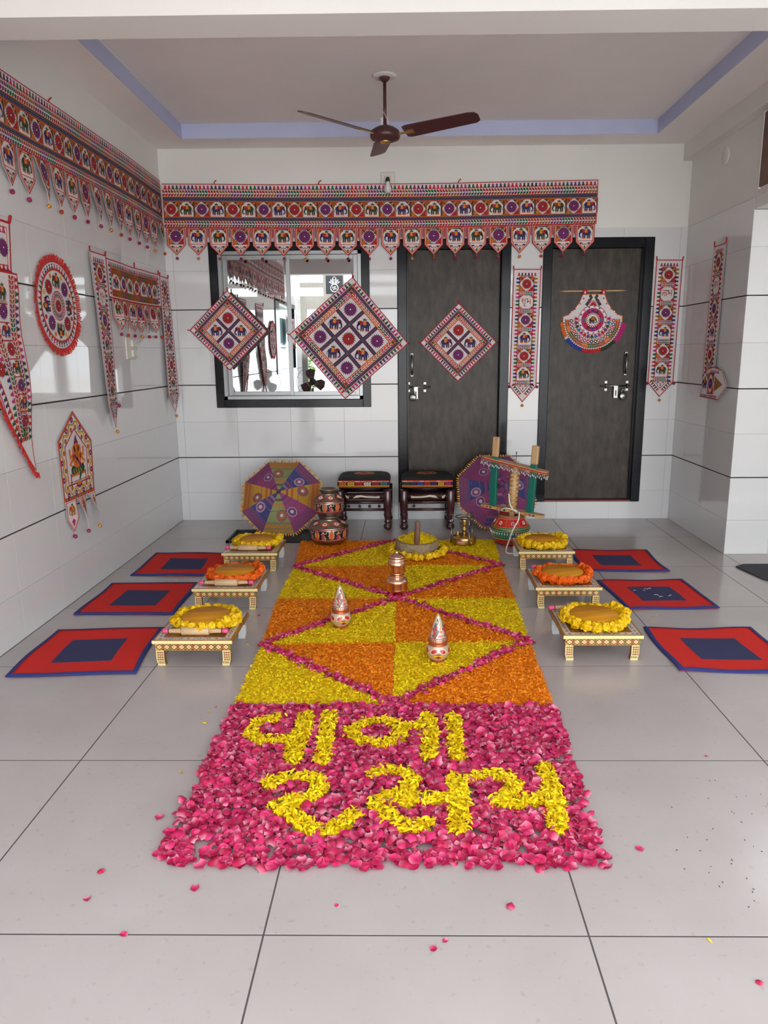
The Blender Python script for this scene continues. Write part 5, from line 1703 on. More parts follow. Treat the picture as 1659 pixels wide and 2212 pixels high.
def post(f, dx, zt, zg):
    lo = A.lerp(B_, f); hi = A2.lerp(B2, f)
    base = Vector((lo.x, lo.y, lo.z + 0.018))
    top = Vector((lo.x + dx, lo.y, zt))
    d = (top - base); L_ = d.length; d.normalize()
    dd = (B_ - A); dd.z = 0; dd.normalize()
    s = d.cross(dd).normalized(); x_ = s.cross(d)
    M_ = Matrix(((x_.x, s.x, d.x, base.x), (x_.y, s.y, d.y, base.y), (x_.z, s.z, d.z, base.z), (0, 0, 0, 1)))
    g = MB(); g.M = M_; g.box(-0.026, 0.026, -0.016, 0.016, 0, zg - base.z, bevel=0.004)
    o = g.build('post', M_GREEN, t)
    h = MB(); h.M = M_; h.box(-0.0255, 0.0255, -0.0155, 0.0155, zg - base.z, L_, bevel=0.006)
    h.build('bare_post_end', M_TANWOOD, o)
post(0.19, 0.018, 0.792, 0.642)
post(0.78, 0.030, 0.745, 0.610)
sc_ = A.lerp(B_, 0.50); sc2 = A2.lerp(B2, 0.50)
sp_b, sp_t = Vector((sc_.x, sc_.y, sc_.z + 0.018)), Vector((sc2.x + 0.01, sc2.y, sc2.z))
MB().tube([sp_b, sp_b.lerp(sp_t, 0.5), sp_t], [0.036, 0.035, 0.034], 16).build('spindle', M_TANWOOD, t)
hx_ = MB()
hx_.tube([sp_b.lerp(sp_t, k / 160) + Vector((0.0365 * math.cos(2 * PI * k / 16), 0.0365 * math.sin(2 * PI * k / 16), 0)) for k in range(6, 158)], 0.0045, 5)
hx_.build('gold_ribbon', M_GOLD, t)
MB().tube([sp_t + Vector((0, 0, -0.01)), sp_t + Vector((0.004, 0, 0.095))], 0.003, 6).sphere(sp_t + Vector((0.004, 0, 0.098)), 0.006, 8, 6).build('steel_pin', M_STEEL, t)
MB().lathe([(0.0, 0.02), (0.07, 0.03), (0.075, 0.10), (0.02, 0.13), (0.02, 0.27), (0.0, 0.275)], 16, cx=sc_.x, cy=sc_.y).build('churn_foot', M_TANWOOD, t)
rp = MB()
def rope(pts):
    P = [Vector(p) for p in pts]
    out = []
    for i in range(len(P) - 1):
        p0, p1, p2, p3 = P[max(0, i - 1)], P[i], P[i + 1], P[min(len(P) - 1, i + 2)]
        for k in range(8):
            s = k / 8
            out.append(0.5 * ((2 * p1) + (p2 - p0) * s + (2 * p0 - 5 * p1 + 4 * p2 - p3) * s * s + (3 * p1 - p0 - 3 * p2 + p3) * s ** 3))
    return out + [P[-1]]
rp.tube(rope([(0.742, 5.33, 0.39), (0.752, 5.31, 0.31), (0.79, 5.29, 0.262), (0.81, 5.26, 0.262), (0.80, 5.23, 0.21), (0.765, 5.21, 0.155), (0.738, 5.20, 0.08), (0.715, 5.17, 0.03), (0.705, 5.12, 0.005), (0.73, 5.085, 0.005), (0.77, 5.08, 0.006), (0.83, 5.09, 0.006)]), 0.0052, 6)
rp.tube(rope([(0.69, 5.36, 0.262), (0.715, 5.31, 0.285), (0.76, 5.285, 0.282), (0.80, 5.28, 0.270)]), 0.005, 6)
tag(rp.build('white_rope', M_ROPE), 'white cord looped from the spindle down to the floor', 'cord')

# ------------------------------------------------------------------ brass stove
t = thing('kerosene_stove', 'old brass kerosene stove with wire tripod on the yellow petals', 'stove', (0.420, 5.33, 0.016))
MB().lathe([(0.0, 0.0), (0.082, 0.0), (0.088, 0.006), (0.088, 0.048), (0.086, 0.054), (0.07, 0.064), (0.03, 0.076), (0.014, 0.080), (0.0, 0.08)], 30).build('fuel_tank', M_BRASS, t)
MB().lathe([(0.012, 0.078), (0.012, 0.10), (0.02, 0.104), (0.02, 0.112), (0.012, 0.118), (0.012, 0.135), (0.024, 0.145), (0.030, 0.155), (0.02, 0.17), (0.028, 0.18), (0.0, 0.185)], 18).build('burner', M_BRASS, t)
MB().tube([(-0.05, -0.02, 0.066), (-0.05, -0.02, 0.088)], 0.010, 12).sphere((-0.05, -0.02, 0.09), 0.012, 10, 6).build('filler_cap', M_BRASS, t)
MB().tube([(0.04, -0.075, 0.03), (0.045, -0.10, 0.03)], 0.012, 12).sphere((0.045, -0.103, 0.03), 0.010, 8, 6).build('pump_knob', M_BRASS, t)
for deg in (-72, 48, 168):
    a = math.radians(deg)
    c_, s_ = math.cos(a), math.sin(a)
    lg = MB()
    for (p, q) in (((0.098, 0.0), (0.094, 0.12)), ((0.094, 0.12), (0.088, 0.205)), ((0.088, 0.205), (0.055, 0.212))):
        lg.tube([(p[0] * c_, p[0] * s_, p[1]), (q[0] * c_, q[0] * s_, q[1])], 0.0042, 6)
    lg.tube([(0.055 * c_, 0.055 * s_, 0.212), (0.105 * c_, 0.105 * s_, 0.215)], 0.005, 6)
    lg.build('leg', M_STEEL, t)
MB().tube([(0.066 * math.cos(2 * PI * k / 30), 0.066 * math.sin(2 * PI * k / 30), 0.205) for k in range(31)], 0.006, 6, caps=False).build('pot_ring', M_STEEL, t)
MB().lathe([(0.0, 0.186), (0.035, 0.188), (0.040, 0.196), (0.03, 0.20), (0.0, 0.2)], 18).build('burner_cap', M_BRASS, t)
mb = MB()
for k in range(6):
    a0, a1 = math.radians(-128 + 6 * k), math.radians(-122 + 6 * k)
    for (z0, z1, r_, c_) in ((0.016, 0.040, 0.0888, (0.6, 0.55, 0.5)), (0.019, 0.037, 0.0893, (0.45, 0.02, 0.03)), (0.026, 0.030, 0.0897, (0.7, 0.65, 0.6))):
        mb.add([(r_ * math.cos(a0), r_ * math.sin(a0), z0), (r_ * math.cos(a1), r_ * math.sin(a1), z0), (r_ * math.cos(a1), r_ * math.sin(a1), z1), (r_ * math.cos(a0), r_ * math.sin(a0), z1)], [(0, 1, 2, 3)], c_)
mb.build('name_plate', ENAMEL, t)

# ------------------------------------------------------------------ copper jars
CL = [(0.0, 0.0), (0.042, 0.0), (0.046, 0.004), (0.044, 0.012), (0.056, 0.022), (0.063, 0.032), (0.0645, 0.04), (0.063, 0.043), (0.0645, 0.048), (0.063, 0.053), (0.0645, 0.058), (0.063, 0.063), (0.0645, 0.068), (0.0645, 0.084), (0.062, 0.094), (0.050, 0.104), (0.040, 0.108), (0.036, 0.114), (0.041, 0.120), (0.042, 0.124), (0.034, 0.124), (0.0, 0.118)]
MBc = MB().lathe(CL, 36)
tag(MBc.build('copper_jar', M_COPPER, None, (-0.063, 4.15, 0.014)), 'wider ribbed copper jar at the bottom of the copper stack', 'jar', 'stacked copper jars')
t = thing('copper_jar', 'narrower ribbed copper jar with domed lid on top of the copper stack', 'jar', (-0.063, 4.15, 0.1385), group='stacked copper jars')
CU = [(0.0, 0.0), (0.033, 0.0), (0.040, 0.004), (0.049, 0.014), (0.0525, 0.022), (0.051, 0.028), (0.0525, 0.033), (0.051, 0.038), (0.0525, 0.043), (0.051, 0.048), (0.0525, 0.053), (0.0525, 0.072), (0.049, 0.080), (0.044, 0.086), (0.044, 0.090), (0.0, 0.09)]
MB().lathe(CU, 36).build('jar_body', M_COPPER, t)
MB().lathe([(0.048, 0.088), (0.048, 0.094), (0.043, 0.098), (0.047, 0.100), (0.045, 0.108), (0.036, 0.117), (0.024, 0.123), (0.012, 0.126), (0.007, 0.130), (0.010, 0.135), (0.005, 0.140), (0.0, 0.141)], 30).build('domed_lid', M_COPPER, t)

# ------------------------------------------------------------------ painted kalash pots with conical tops
cSL = (0.62, 0.50, 0.36); cRu = (0.42, 0.09, 0.035)
def kalash(label, loc, rz):
    t = thing('painted_kalash', label, 'pot', loc, (0, 0, rz), 'painted kalash pots with pointed tops')
    KP = [(0.0, 0.0), (0.036, 0.0), (0.038, 0.006), (0.034, 0.012), (0.044, 0.022), (0.052, 0.036), (0.055, 0.052), (0.052, 0.068), (0.044, 0.080), (0.040, 0.086), (0.043, 0.092), (0.0, 0.092)]
    MB().lathe(KP, 32, cols=[cRu, cRu, cRu, cSL, cSL, cSL, cSL, cSL, cRu, cRu, cRu]).build('pot_body', MET_PAINT, t)
    KC = [(0.044, 0.092), (0.045, 0.098), (0.042, 0.104), (0.040, 0.125), (0.032, 0.155), (0.020, 0.190), (0.009, 0.215), (0.002, 0.228), (0.0, 0.229)]
    cone = MB().lathe(KC, 32, cols=[cRu, cRu, cSL, cSL, cSL, cSL, (0.6, 0.4, 0.2), (0.6, 0.4, 0.2)]).build('conical_top', MET_PAINT, t)
    R = 0.052
    E = Emb()
    W = 2 * PI * R
    for k in range(4):
        x = W * (k + 0.5) / 4
        for sx in (-1, 1):
            E.poly([(x + sx * 0.020 + 0.017 * math.cos(q * PI / 6) * 1.1, 0.060 + 0.0125 * math.sin(q * PI / 6) - sx * 0.5 * 0.013 * math.cos(q * PI / 6)) for q in range(12)], (0.8, 0.55, 0.4), 1)
            E.poly([(x + sx * 0.020 + 0.013 * math.cos(q * PI / 6) * 1.1, 0.060 + 0.0095 * math.sin(q * PI / 6) - sx * 0.5 * 0.010 * math.cos(q * PI / 6)) for q in range(12)], cR, 2)
        E.poly([(x - 0.022, 0.044), (x + 0.022, 0.044), (x + 0.020, 0.032), (x - 0.020, 0.032)], cY, 1)
        E.poly([(x - 0.009, 0.048), (x + 0.009, 0.048), (x + 0.006, 0.044), (x - 0.006, 0.044)], cR, 2)
        E.poly([(x - 0.015, 0.030), (x, 0.040), (x + 0.015, 0.030), (x, 0.022)], cRD, 2)
        for q in (-1, 0, 1): E.circ(x + q * 0.008, 0.044, 0.002, cDK, 3, 5)
    E.build('painted_ornament', t, m=ENAMEL, warp=lambda u, v, w: ((prof_r(KP, v) + w * 0.5 - 0.0008) * math.cos(u / R - PI / 4 - PI / 2), (prof_r(KP, v) + w * 0.5 - 0.0008) * math.sin(u / R - PI / 4 - PI / 2), v), cu=[W * k / 40 for k in range(1, 40)], cv=[0.036, 0.052])
    E = Emb()
    R2 = 0.034
    W2_ = 2 * PI * R2
    for k in range(4):
        x = W2_ * (k + 0.5) / 4
        E.stroke([(x + 0.010, 0.196), (x - 0.010, 0.172), (x + 0.006, 0.150), (x - 0.012, 0.124)], 0.016, (0.11, 0.10, 0.10), 1, 1.3)
        E.stroke([(x + 0.004, 0.172), (x - 0.012, 0.150), (x - 0.002, 0.130)], 0.009, cR, 2)
        E.stroke([(x + 0.018, 0.205), (x + 0.020, 0.17), (x + 0.014, 0.145)], 0.007, (0.62, 0.20, 0.06), 2)
        E.circ(x + 0.017, 0.130, 0.010, (0.55, 0.10, 0.16), 2, 10, 0.007)
        E.circ(x + 0.020, 0.148, 0.007, cO, 2, 8)
        E.circ(x + 0.004, 0.200, 0.007, cDG, 2, 8)
        E.circ(x - 0.018, 0.160, 0.006, cRD, 2, 8)
        E.rect(x - W2_ / 8 + 0.0002, 0.115, x + W2_ / 8 - 0.0002, 0.119, cRD, 1)
        for q in range(7):
            xx = x - W2_ / 8 + W2_ / 28 * (q + 0.5)
            E.rect(xx - 0.0022, 0.105, xx + 0.0022, 0.113, (cDG, cOC, cRD)[q % 3], 1)
    E.build('painted_ornament', cone, m=ENAMEL, warp=lambda u, v, w: ((prof_r(KC, v) + w * 0.5 - 0.0008) * math.cos(u / R2 - PI / 3 - PI / 2), (prof_r(KC, v) + w * 0.5 - 0.0008) * math.sin(u / R2 - PI / 3 - PI / 2), v), cu=[W2_ * k / 36 for k in range(1, 36)], cv=[0.125, 0.155])
kalash('painted metal kalash with pointed top on the left of the near flower diamond', (-0.349, 3.64, 0.012), 0.4)
kalash('painted metal kalash with pointed top on the right of the near flower diamond', (0.138, 3.205, 0.012), 0.0)

# ------------------------------------------------------------------ marigold heads and garlands
def marigold_mesh(base, seed, R=0.030):
    rnd = random.Random(seed)
    mb = MB()
    mb.sphere((0, 0, 0), R * 0.80, 10, 6, tuple(x * 0.8 for x in base), (1, 1, 0.85))
    N = 95
    for i in range(N):
        z = 1 - 2 * (i + 0.5) / N
        if z < -0.75: continue
        rr = math.sqrt(1 - z * z)
        a = i * 2.39996 + rnd.uniform(-0.2, 0.2)
        n = Vector((rr * math.cos(a), rr * math.sin(a), z * 0.85))
        c = n * R * rnd.uniform(0.80, 0.98)
        t1 = n.cross(Vector((0, 0, 1)) if abs(n.z) < 0.9 else Vector((1, 0, 0))).normalized()
        t1 = Matrix.Rotation(rnd.uniform(0, PI), 3, n.normalized()) @ t1
        t2 = n.cross(t1).normalized()
        w, h = R * rnd.uniform(0.20, 0.30), R * rnd.uniform(0.16, 0.26)
        k = rnd.uniform(0.8, 1.18)
        col = tuple(min(1, x * k) for x in base)
        up = n.normalized() * R * 0.16
        mb.add([c - t1 * w - t2 * h, c + t1 * w - t2 * h * 0.6, c + t1 * w * 0.8 + t2 * h + up, c + up * 0.2, c - t1 * w * 0.9 + t2 * h + up * 1.2], [(0, 1, 3), (1, 2, 3), (2, 4, 3), (4, 0, 3)], col)
    return mb.mesh('marigold_head', PETAL)
YEL = (0.95, 0.62, 0.004); ORA = (0.95, 0.17, 0.005)
MAR_Y = [marigold_mesh(YEL, s) for s in (1, 2, 3)]
MAR_O = [marigold_mesh(ORA, s, 0.029) for s in (4, 5, 6)]
def garland(label, ctr, z, R, n, meshes, group, jit=0.006, zj=0.006, sc=1.0, skip=None, extra=0, rx=1.0):
    t = thing('marigold_garland', label, 'garland', (ctr[0], ctr[1], z), group=group)
    th = MB().tube([(R * rx * math.cos(2 * PI * k / 32), R * math.sin(2 * PI * k / 32), 0.02) for k in range(33)], 0.002, 5, (0.3, 0.3, 0.1), caps=False)
    th.build('thread', PETAL, t)
    for k in range(n):
        a = 2 * PI * k / n + random.uniform(-0.05, 0.05)
        rr = R + random.uniform(-jit, jit)
        o = link('marigold_head', random.choice(meshes), t, (rr * rx * math.cos(a), rr * math.sin(a), 0.0275 * sc + random.uniform(0, zj)), (random.uniform(-0.9, 0.9), random.uniform(-0.9, 0.9), random.uniform(0, 6.28)))
        s = sc * random.uniform(0.86, 1.08)
        o.scale = (s, s, s * 0.92)
    for k in range(extra):
        a = random.uniform(-0.7, 0.9)
        o = link('marigold_head', random.choice(meshes), t, ((R + 0.012) * math.cos(a), (R + 0.012) * math.sin(a), 0.05 * sc), (random.uniform(-0.9, 0.9), random.uniform(-0.9, 0.9), 0))
        o.scale = (sc * 0.9,) * 3
    return t

# ------------------------------------------------------------------ low painted tables with boards and rolling pins
TBL_W, TBL_D, TBL_H = 0.370, 0.372, 0.125
gC = (0.52, 0.34, 0.06); gP = (0.78, 0.63, 0.28); gR = (0.19, 0.014, 0.010); gG = (0.05, 0.12, 0.03)
def table_meshes():
    hw, hd = TBL_W / 2, TBL_D / 2
    T = {}
    T['top'] = MB().box(-hw, hw, -hd, hd, TBL_H - 0.018, TBL_H, bevel=0.004).mesh('table_top', M_TABLEWOOD)
    E = Emb()   # painted border on the top (u = x, v = y)
    b = 0.030
    for q in ((-hw + 0.012, -hd + 0.008, hw - 0.012, -hd + 0.008 + b), (-hw + 0.012, hd - 0.008 - b, hw - 0.012, hd - 0.008), (-hw + 0.012, -hd + 0.008 + b, -hw + 0.012 + b, hd - 0.008 - b), (hw - 0.012 - b, -hd + 0.008 + b, hw - 0.012, hd - 0.008 - b)):
        E.rect(*q, (0.60, 0.57, 0.54), 0)
        w, h = q[2] - q[0], q[3] - q[1]
        n = 8
        for k in range(n):
            f = (k + 0.5) / n
            if w > h: x, y, r = q[0] + w * f, (q[1] + q[3]) / 2, 0
            else: x, y, r = (q[0] + q[2]) / 2, q[1] + h * f, PI / 2
            E.xf(x, y, 1, r)
            if k % 3 == 0: E.circ(0, 0, 0.008, (0.30, 0.10, 0.02), 1, 8); E.circ(0, 0, 0.004, (0.45, 0.30, 0.05), 2, 6)
            else: E.stroke([(-0.018, -0.006), (-0.006, 0.008), (0.006, -0.007), (0.018, 0.006)], 0.005, (0.06, 0.05, 0.05), 1); E.circ(0.010, 0.006, 0.004, gG, 2, 6)
            E.xf()
    T['inlay'] = E.build('_mesh', m=ENAMEL, warp=lambda u, v, w: (u, v, TBL_H + 0.0002 + w * 0.2), th=0.0)
    E = Emb()   # front edge and apron (u = x, v = z)
    E.rect(-hw + 0.001, TBL_H - 0.017, hw - 0.001, TBL_H - 0.001, gP, 0)
    for k in range(26):
        E.rect(-hw + 0.006 + k * 0.0140, TBL_H - 0.012, -hw + 0.013 + k * 0.0140, TBL_H - 0.005, (0.78, 0.70, 0.40), 1)
    T['edge'] = E.build('_mesh', m=ENAMEL, warp=lambda u, v, w: (u, -hd - 0.0006 - w * 0.3, v), th=0.0)
    T['apron'] = MB().box(-hw + 0.012, hw - 0.012, -hd + 0.008, -hd + 0.024, TBL_H - 0.052, TBL_H - 0.018).mesh('apron', M_TABLEWOOD)
    E = Emb()
    z0, z1 = TBL_H - 0.051, TBL_H - 0.0185
    E.rect(-hw + 0.013, z0, hw - 0.013, z1, gC, 0)
    zc, p = (z0 + z1) / 2, (TBL_W - 0.03) / 10
    for k in range(10):
        x = -hw + 0.015 + p * (k + 0.5)
        for (s_, c_, l_) in ((0.60, gR, 1), (0.40, gP, 2), (0.20, (0.5, 0.16, 0.08), 3), (0.10, gP, 4)):
            E.poly([(x - p * s_ * 0.95, zc), (x, zc - 0.0155 * s_ * 1.75), (x + p * s_ * 0.95, zc), (x, zc + 0.0155 * s_ * 1.75)], c_, l_)
        xe = x + p / 2
        for zz in (z0 + 0.002, z1 - 0.002):
            E.poly([(xe - 0.010, zz), (xe, zz + 0.009 * (1 if zz < zc else -1)), (xe + 0.010, zz)], gG if k % 2 else gR, 5)
    T['apronpaint'] = E.build('_mesh', m=ENAMEL, warp=lambda u, v, w: (u, -hd + 0.0076 - w * 0.3, v), th=0.0)
    zl = TBL_H - 0.052
    legpoly = [(0.0, zl), (0.036, zl), (0.036, 0.03), (0.040, 0.0), (0.006, 0.0), (0.0, 0.03)]
    def leg(sx, sy, m_):
        g = MB()
        g.M = Matrix(((sx, 0, 0, 0), (0, 0, 1, 0), (0, 1, 0, 0), (0, 0, 0, 1)))
        y0 = -hd + 0.010 if sy < 0 else hd - 0.036
        pts = [(-(hw - 0.014) + x, z) for x, z in legpoly]
        g.prism(pts, y0, y0 + 0.026)
        return g.mesh('leg', m_)
    M_LEGB = mat('silver_painted_leg', (0.55, 0.56, 0.56), 0.35, var=0.1, vscale=60)
    T['legs'] = [leg(1, -1, M_TABLEWOOD), leg(-1, -1, M_TABLEWOOD), leg(1, 1, M_LEGB), leg(-1, 1, M_LEGB)]
    T['legpaint'] = []
    for sx in (1, -1):
        E = Emb()
        E.poly([(sx * (-(hw - 0.014) + x), z) for x, z in legpoly], gP, 0)
        for i in range(4):
            for j in range(3):
                x = sx * (-(hw - 0.014) + 0.008 + j * 0.010); z = 0.028 + i * 0.0115
                E.circ(x + 0.001, z, 0.0050, gR, 1, 7); E.circ(x + 0.001, z, 0.0017, gP, 2, 6)
        for j in range(4):
            x = sx * (-(hw - 0.014) + 0.010 + j * 0.0075)
            E.rect(x - 0.002, 0.008, x + 0.002, 0.020, (gG, gR)[j % 2], 1)
        T['legpaint'].append(E.build('_mesh', m=ENAMEL, warp=lambda u, v, w: (u, -hd + 0.0096 - w * 0.3, v), th=0.0))
    T['board'] = MB().lathe([(0, 0.014), (0.10, 0.014), (0.112, 0.022), (0.1165, 0.032), (0.1165, 0.044), (0.112, 0.049), (0.0, 0.050)], 40).mesh('board_disc', M_BOARD)
    T['bfoot'] = MB().lathe([(0, 0), (0.012, 0), (0.012, 0.015), (0, 0.015)], 10).mesh('foot', M_BOARD)
    T['pinroll'] = MB().tube([(-0.064, 0, 0), (-0.062, 0, 0), (0.062, 0, 0), (0.064, 0, 0)], [0.0175, 0.020, 0.020, 0.0175], 16).mesh('roller', M_PALEWOOD)
    T['pinhandle'] = MB().tube([(0.064, 0, 0), (0.085, 0, 0), (0.12, 0, 0), (0.150, 0, 0)], [0.013, 0.0115, 0.0100, 0.0098], 12).mesh('handle', M_PALEWOOD)
    pk = MB().tube([(0.126, 0, 0), (0.1275, 0, 0), (0.148, 0, 0), (0.153, 0, 0)], [0.0108, 0.0118, 0.0118, 0.009], 12)
    T['pinpink'] = pk.mesh('pink_end', M_PINK)
    T['pinring'] = MB().tube([(0.122, 0, 0), (0.126, 0, 0)], 0.0112, 12).mesh('dark_ring', M_BLACKRUBBER)
    return T
TM = table_meshes()
def make_set(side, row, x, y, rz, cols, pin, where):
    g = 'painted low tables with rolling boards'
    t = thing('low_table', 'gold-painted low wooden table %s' % where, 'low table', (x, y, 0), (0, 0, rz), g)
    o = link('table_top', TM['top'], t)
    link('painted_inlay', TM['inlay'], o); link('gold_edge', TM['edge'], o)
    o = link('apron', TM['apron'], t); link('painted_diamonds', TM['apronpaint'], o)
    for k, m_ in enumerate(TM['legs']):
        o = link('leg', m_, t)
        if k < 2: link('painted_leg_face', TM['legpaint'][k], o)
    c, s = math.cos(rz), math.sin(rz)
    def P(dx, dy): return (x + c * dx - s * dy, y + s * dx + c * dy)
    bx, by = P(0.012 if side == 'L' else -0.004, 0.030 if side == 'L' else -0.018)
    b = thing('rolling_board', 'round wooden rolling board inside the garland, on the table %s' % where, 'rolling board', (bx, by, TBL_H + 0.0005), (0, 0, random.uniform(-0.4, 0.4)), 'round rolling boards')
    link('board_disc', TM['board'], b)
    for k in range(3):
        a = 2 * PI * k / 3
        link('foot', TM['bfoot'], b, (0.07 * math.cos(a), 0.07 * math.sin(a), 0))
    orange = cols == 'o'
    garland('%s marigold garland round the board on the table %s' % ('orange' if orange else 'yellow', where), (bx, by), TBL_H + 0.001, 0.140, 30 if orange else 21, MAR_O if orange else MAR_Y, 'marigold garlands round rolling boards', extra=6 if orange else 3, sc=0.88 if orange else 0.94, jit=0.008 if orange else 0.005)
    px, py, pr = pin
    qx, qy = P(px, py)
    p = thing('rolling_pin', 'wooden rolling pin with pink ends on the table %s' % where, 'rolling pin', (qx, qy, TBL_H + 0.0205), (0, 0, rz + pr), 'wooden rolling pins with pink ends')
    link('roller', TM['pinroll'], p)
    for k in (0, PI):
        h = link('handle', TM['pinhandle'], p, (0, 0, 0), (0, 0, k))
        link('pink_end', TM['pinpink'], h); link('dark_ring', TM['pinring'], h)
make_set('L', 3, -0.986, 3.352, 0.0, 'y', (0.0, -0.118, 0.0), 'nearest on the left')
make_set('L', 2, -1.020, 4.112, 0.0, 'o', (0.0, -0.135, 0.0), 'second on the left')
make_set('L', 1, -1.038, 4.863, 0.0, 'y', (-0.02, -0.125, -0.03), 'farthest on the left')
make_set('R', 3, 0.900, 3.405, 0.0, 'y', (-0.040, 0.150, 0.10), 'nearest on the right')
make_set('R', 2, 0.895, 4.120, 0.0, 'o', (0.0, 0.152, -0.02), 'second on the right')
make_set('R', 1, 0.912, 4.880, 0.0, 'y', (0.0, 0.152, 0.02), 'farthest on the right')

# ------------------------------------------------------------------ millstone
t = thing('millstone', 'round grey hand millstone heaped with yellow petals, with an upright wooden peg', 'millstone', (0.068, 5.06, 0.012))
ms = MB().lathe([(0.0, 0.0), (0.130, 0.0), (0.140, 0.006), (0.141, 0.020), (0.149, 0.024), (0.152, 0.030), (0.150, 0.096), (0.146, 0.101), (0.120, 0.098), (0.0, 0.085)], 40)
ms.build('stone', M_STONE, t)
pg = MB()
pg.M = Matrix.Translation((-0.004, -0.10, 0.088)) @ Matrix.Rotation(math.radians(2), 4, 'Y')
pg.lathe([(0.0, 0.0), (0.021, 0.0), (0.020, 0.08), (0.0185, 0.160), (0.016, 0.172), (0.0, 0.176)], 14)
pg.build('peg', M_PEG, t)
garland('yellow marigold garland round the foot of the millstone', (0.068, 5.05), 0.014, 0.185, 26, MAR_Y, 'marigold garlands round rolling boards', sc=0.9, zj=0.01)

# ------------------------------------------------------------------ mats
cMR = (0.60, 0.012, 0.006); cMB = (0.028, 0.030, 0.10)
def make_mat(label, quad, seed, inner=0.5):
    rnd = random.Random(seed)
    cx = sum(p[0] for p in quad) / 4; cy = sum(p[1] for p in quad) / 4
    t = thing('floor_mat', label, 'mat', (cx, cy, 0), group='red floor mats with blue centres')
    ph = [rnd.uniform(0, 6.28) for _ in range(4)]
    def S(u, v):
        a = [(quad[0][k] * (1 - u) + quad[1][k] * u) * (1 - v) + (quad[3][k] * (1 - u) + quad[2][k] * u) * v for k in (0, 1)]
        e = max(abs(u - 0.5), abs(v - 0.5)) * 2
        r = 0.004 * (1 + math.sin(7 * u + ph[0]) * math.sin(6 * v + ph[1])) * e ** 3
        return a[0] - cx + 0.006 * math.sin(5 * v + ph[2]), a[1] - cy + 0.006 * math.sin(5 * u + ph[3]), r
    def grid(u0, u1, v0, v1, zo, col, n=14):
        vs, fs = [], []
        for j in range(n + 1):
            for i in range(n + 1):
                p = S(u0 + (u1 - u0) * i / n, v0 + (v1 - v0) * j / n)
                vs.append((p[0], p[1], p[2] + zo))
        for j in range(n):
            for i in range(n):
                a = j * (n + 1) + i
                fs.append((a, a + n + 1, a + n + 2, a + 1))
        b = len(vs)
        vs += [(x, y, 0.0005) for x, y, z in vs]
        for i in range(n):
            for (a, c) in ((i, i + 1), (n * (n + 1) + i + 1, n * (n + 1) + i), ((i + 1) * (n + 1), i * (n + 1)), (i * (n + 1) + n, (i + 1) * (n + 1) + n)):
                fs.append((a, c, c + b, a + b))
        m_ = MB(); m_.add(vs, fs, col, False)
        return m_
    grid(0, 1, 0, 1, 0.005, cMR).build('red_field', FELT, t)
    i0 = 0.5 - inner / 2
    grid(i0, 1 - i0, i0, 1 - i0, 0.0065, cMB).build('blue_centre', FELT, t)
    pts = [(k / 14, 0) for k in range(14)] + [(1, k / 14) for k in range(14)] + [(1 - k / 14, 1) for k in range(14)] + [(0, 1 - k / 14) for k in range(15)]
    bb = MB()
    P3 = [Vector(S(u, v)) + Vector((0, 0, 0.006)) for u, v in pts]
    vs, fs = [], []
    n = len(P3) - 1
    for i in range(n + 1):
        u, v = pts[i % n]
        nx, ny = (u - 0.5), (v - 0.5)
        m_ = max(abs(nx), abs(ny))
        o = Vector((nx, -ny, 0)) / m_
        for (d, z) in ((-0.010, 0.0025), (0.0, 0.0035), (0.010, 0.0), (0.011, -0.006)):
            q = P3[i] + Vector((o.x * d, o.y * d, z))
            vs.append((q.x, q.y, max(0.0004, q.z)))
    for i in range(n):
        for k in range(3):
            a = i * 4 + k
            fs.append((a, a + 4, a + 5, a + 1))
    bb.add(vs, [f[::-1] for f in fs], (0.025, 0.032, 0.16), True)
    bb.build('blue_binding', FELT, t)
    return t
# quads: far-left, far-right, near-right, near-left
make_mat('red floor mat with blue centre, farthest on the left', [(-1.795, 5.115), (-1.265, 5.108), (-1.235, 4.580), (-1.785, 4.585)], 1)
make_mat('red floor mat with blue centre, second on the left by the wall', [(-1.840, 4.390), (-1.320, 4.410), (-1.290, 3.855), (-1.825, 3.850)], 2)
make_mat('red floor mat with blue centre, nearest on the left', [(-1.812, 3.605), (-1.288, 3.628), (-1.233, 3.080), (-1.785, 3.055)], 3)
make_mat('red floor mat with blue centre, farthest on the right', [(1.165, 5.155), (1.703, 5.147), (1.686, 4.645), (1.165, 4.650)], 4)
make_mat('red floor mat with blue centre, second on the right, strewn with lint', [(1.191, 4.420), (1.706, 4.442), (1.720, 3.932), (1.225, 3.912)], 5)
make_mat('red floor mat with blue centre, nearest on the right', [(1.225, 3.608), (1.755, 3.612), (1.775, 3.085), (1.217, 3.100)], 6)
lt = MB()
for k in range(7):
    x, y = 1.43 + random.uniform(-0.09, 0.12), 4.20 + random.uniform(-0.10, 0.08)
    a = random.uniform(0, PI)
    l = random.uniform(0.008, 0.026)
    lt.tube([(x, y, 0.0085), (x + l * math.cos(a), y + l * math.sin(a), 0.010), (x + 1.6 * l * math.cos(a + 0.5), y + 1.6 * l * math.sin(a + 0.5), 0.0085)], 0.0012, 4)
tag(lt.build('lint', M_ROPE), 'bits of white lint on the blue centre of the second right mat', 'lint', kind='stuff')
dm = MB()
dm.prism([(2.17, 4.735), (2.22, 4.45), (2.50, 4.16), (3.3, 4.16), (3.3, 4.80), (2.24, 4.785)], 0.0, 0.010)
tag(dm.build('door_mat', M_DARKMAT), 'charcoal grey door mat at the right edge', 'mat')

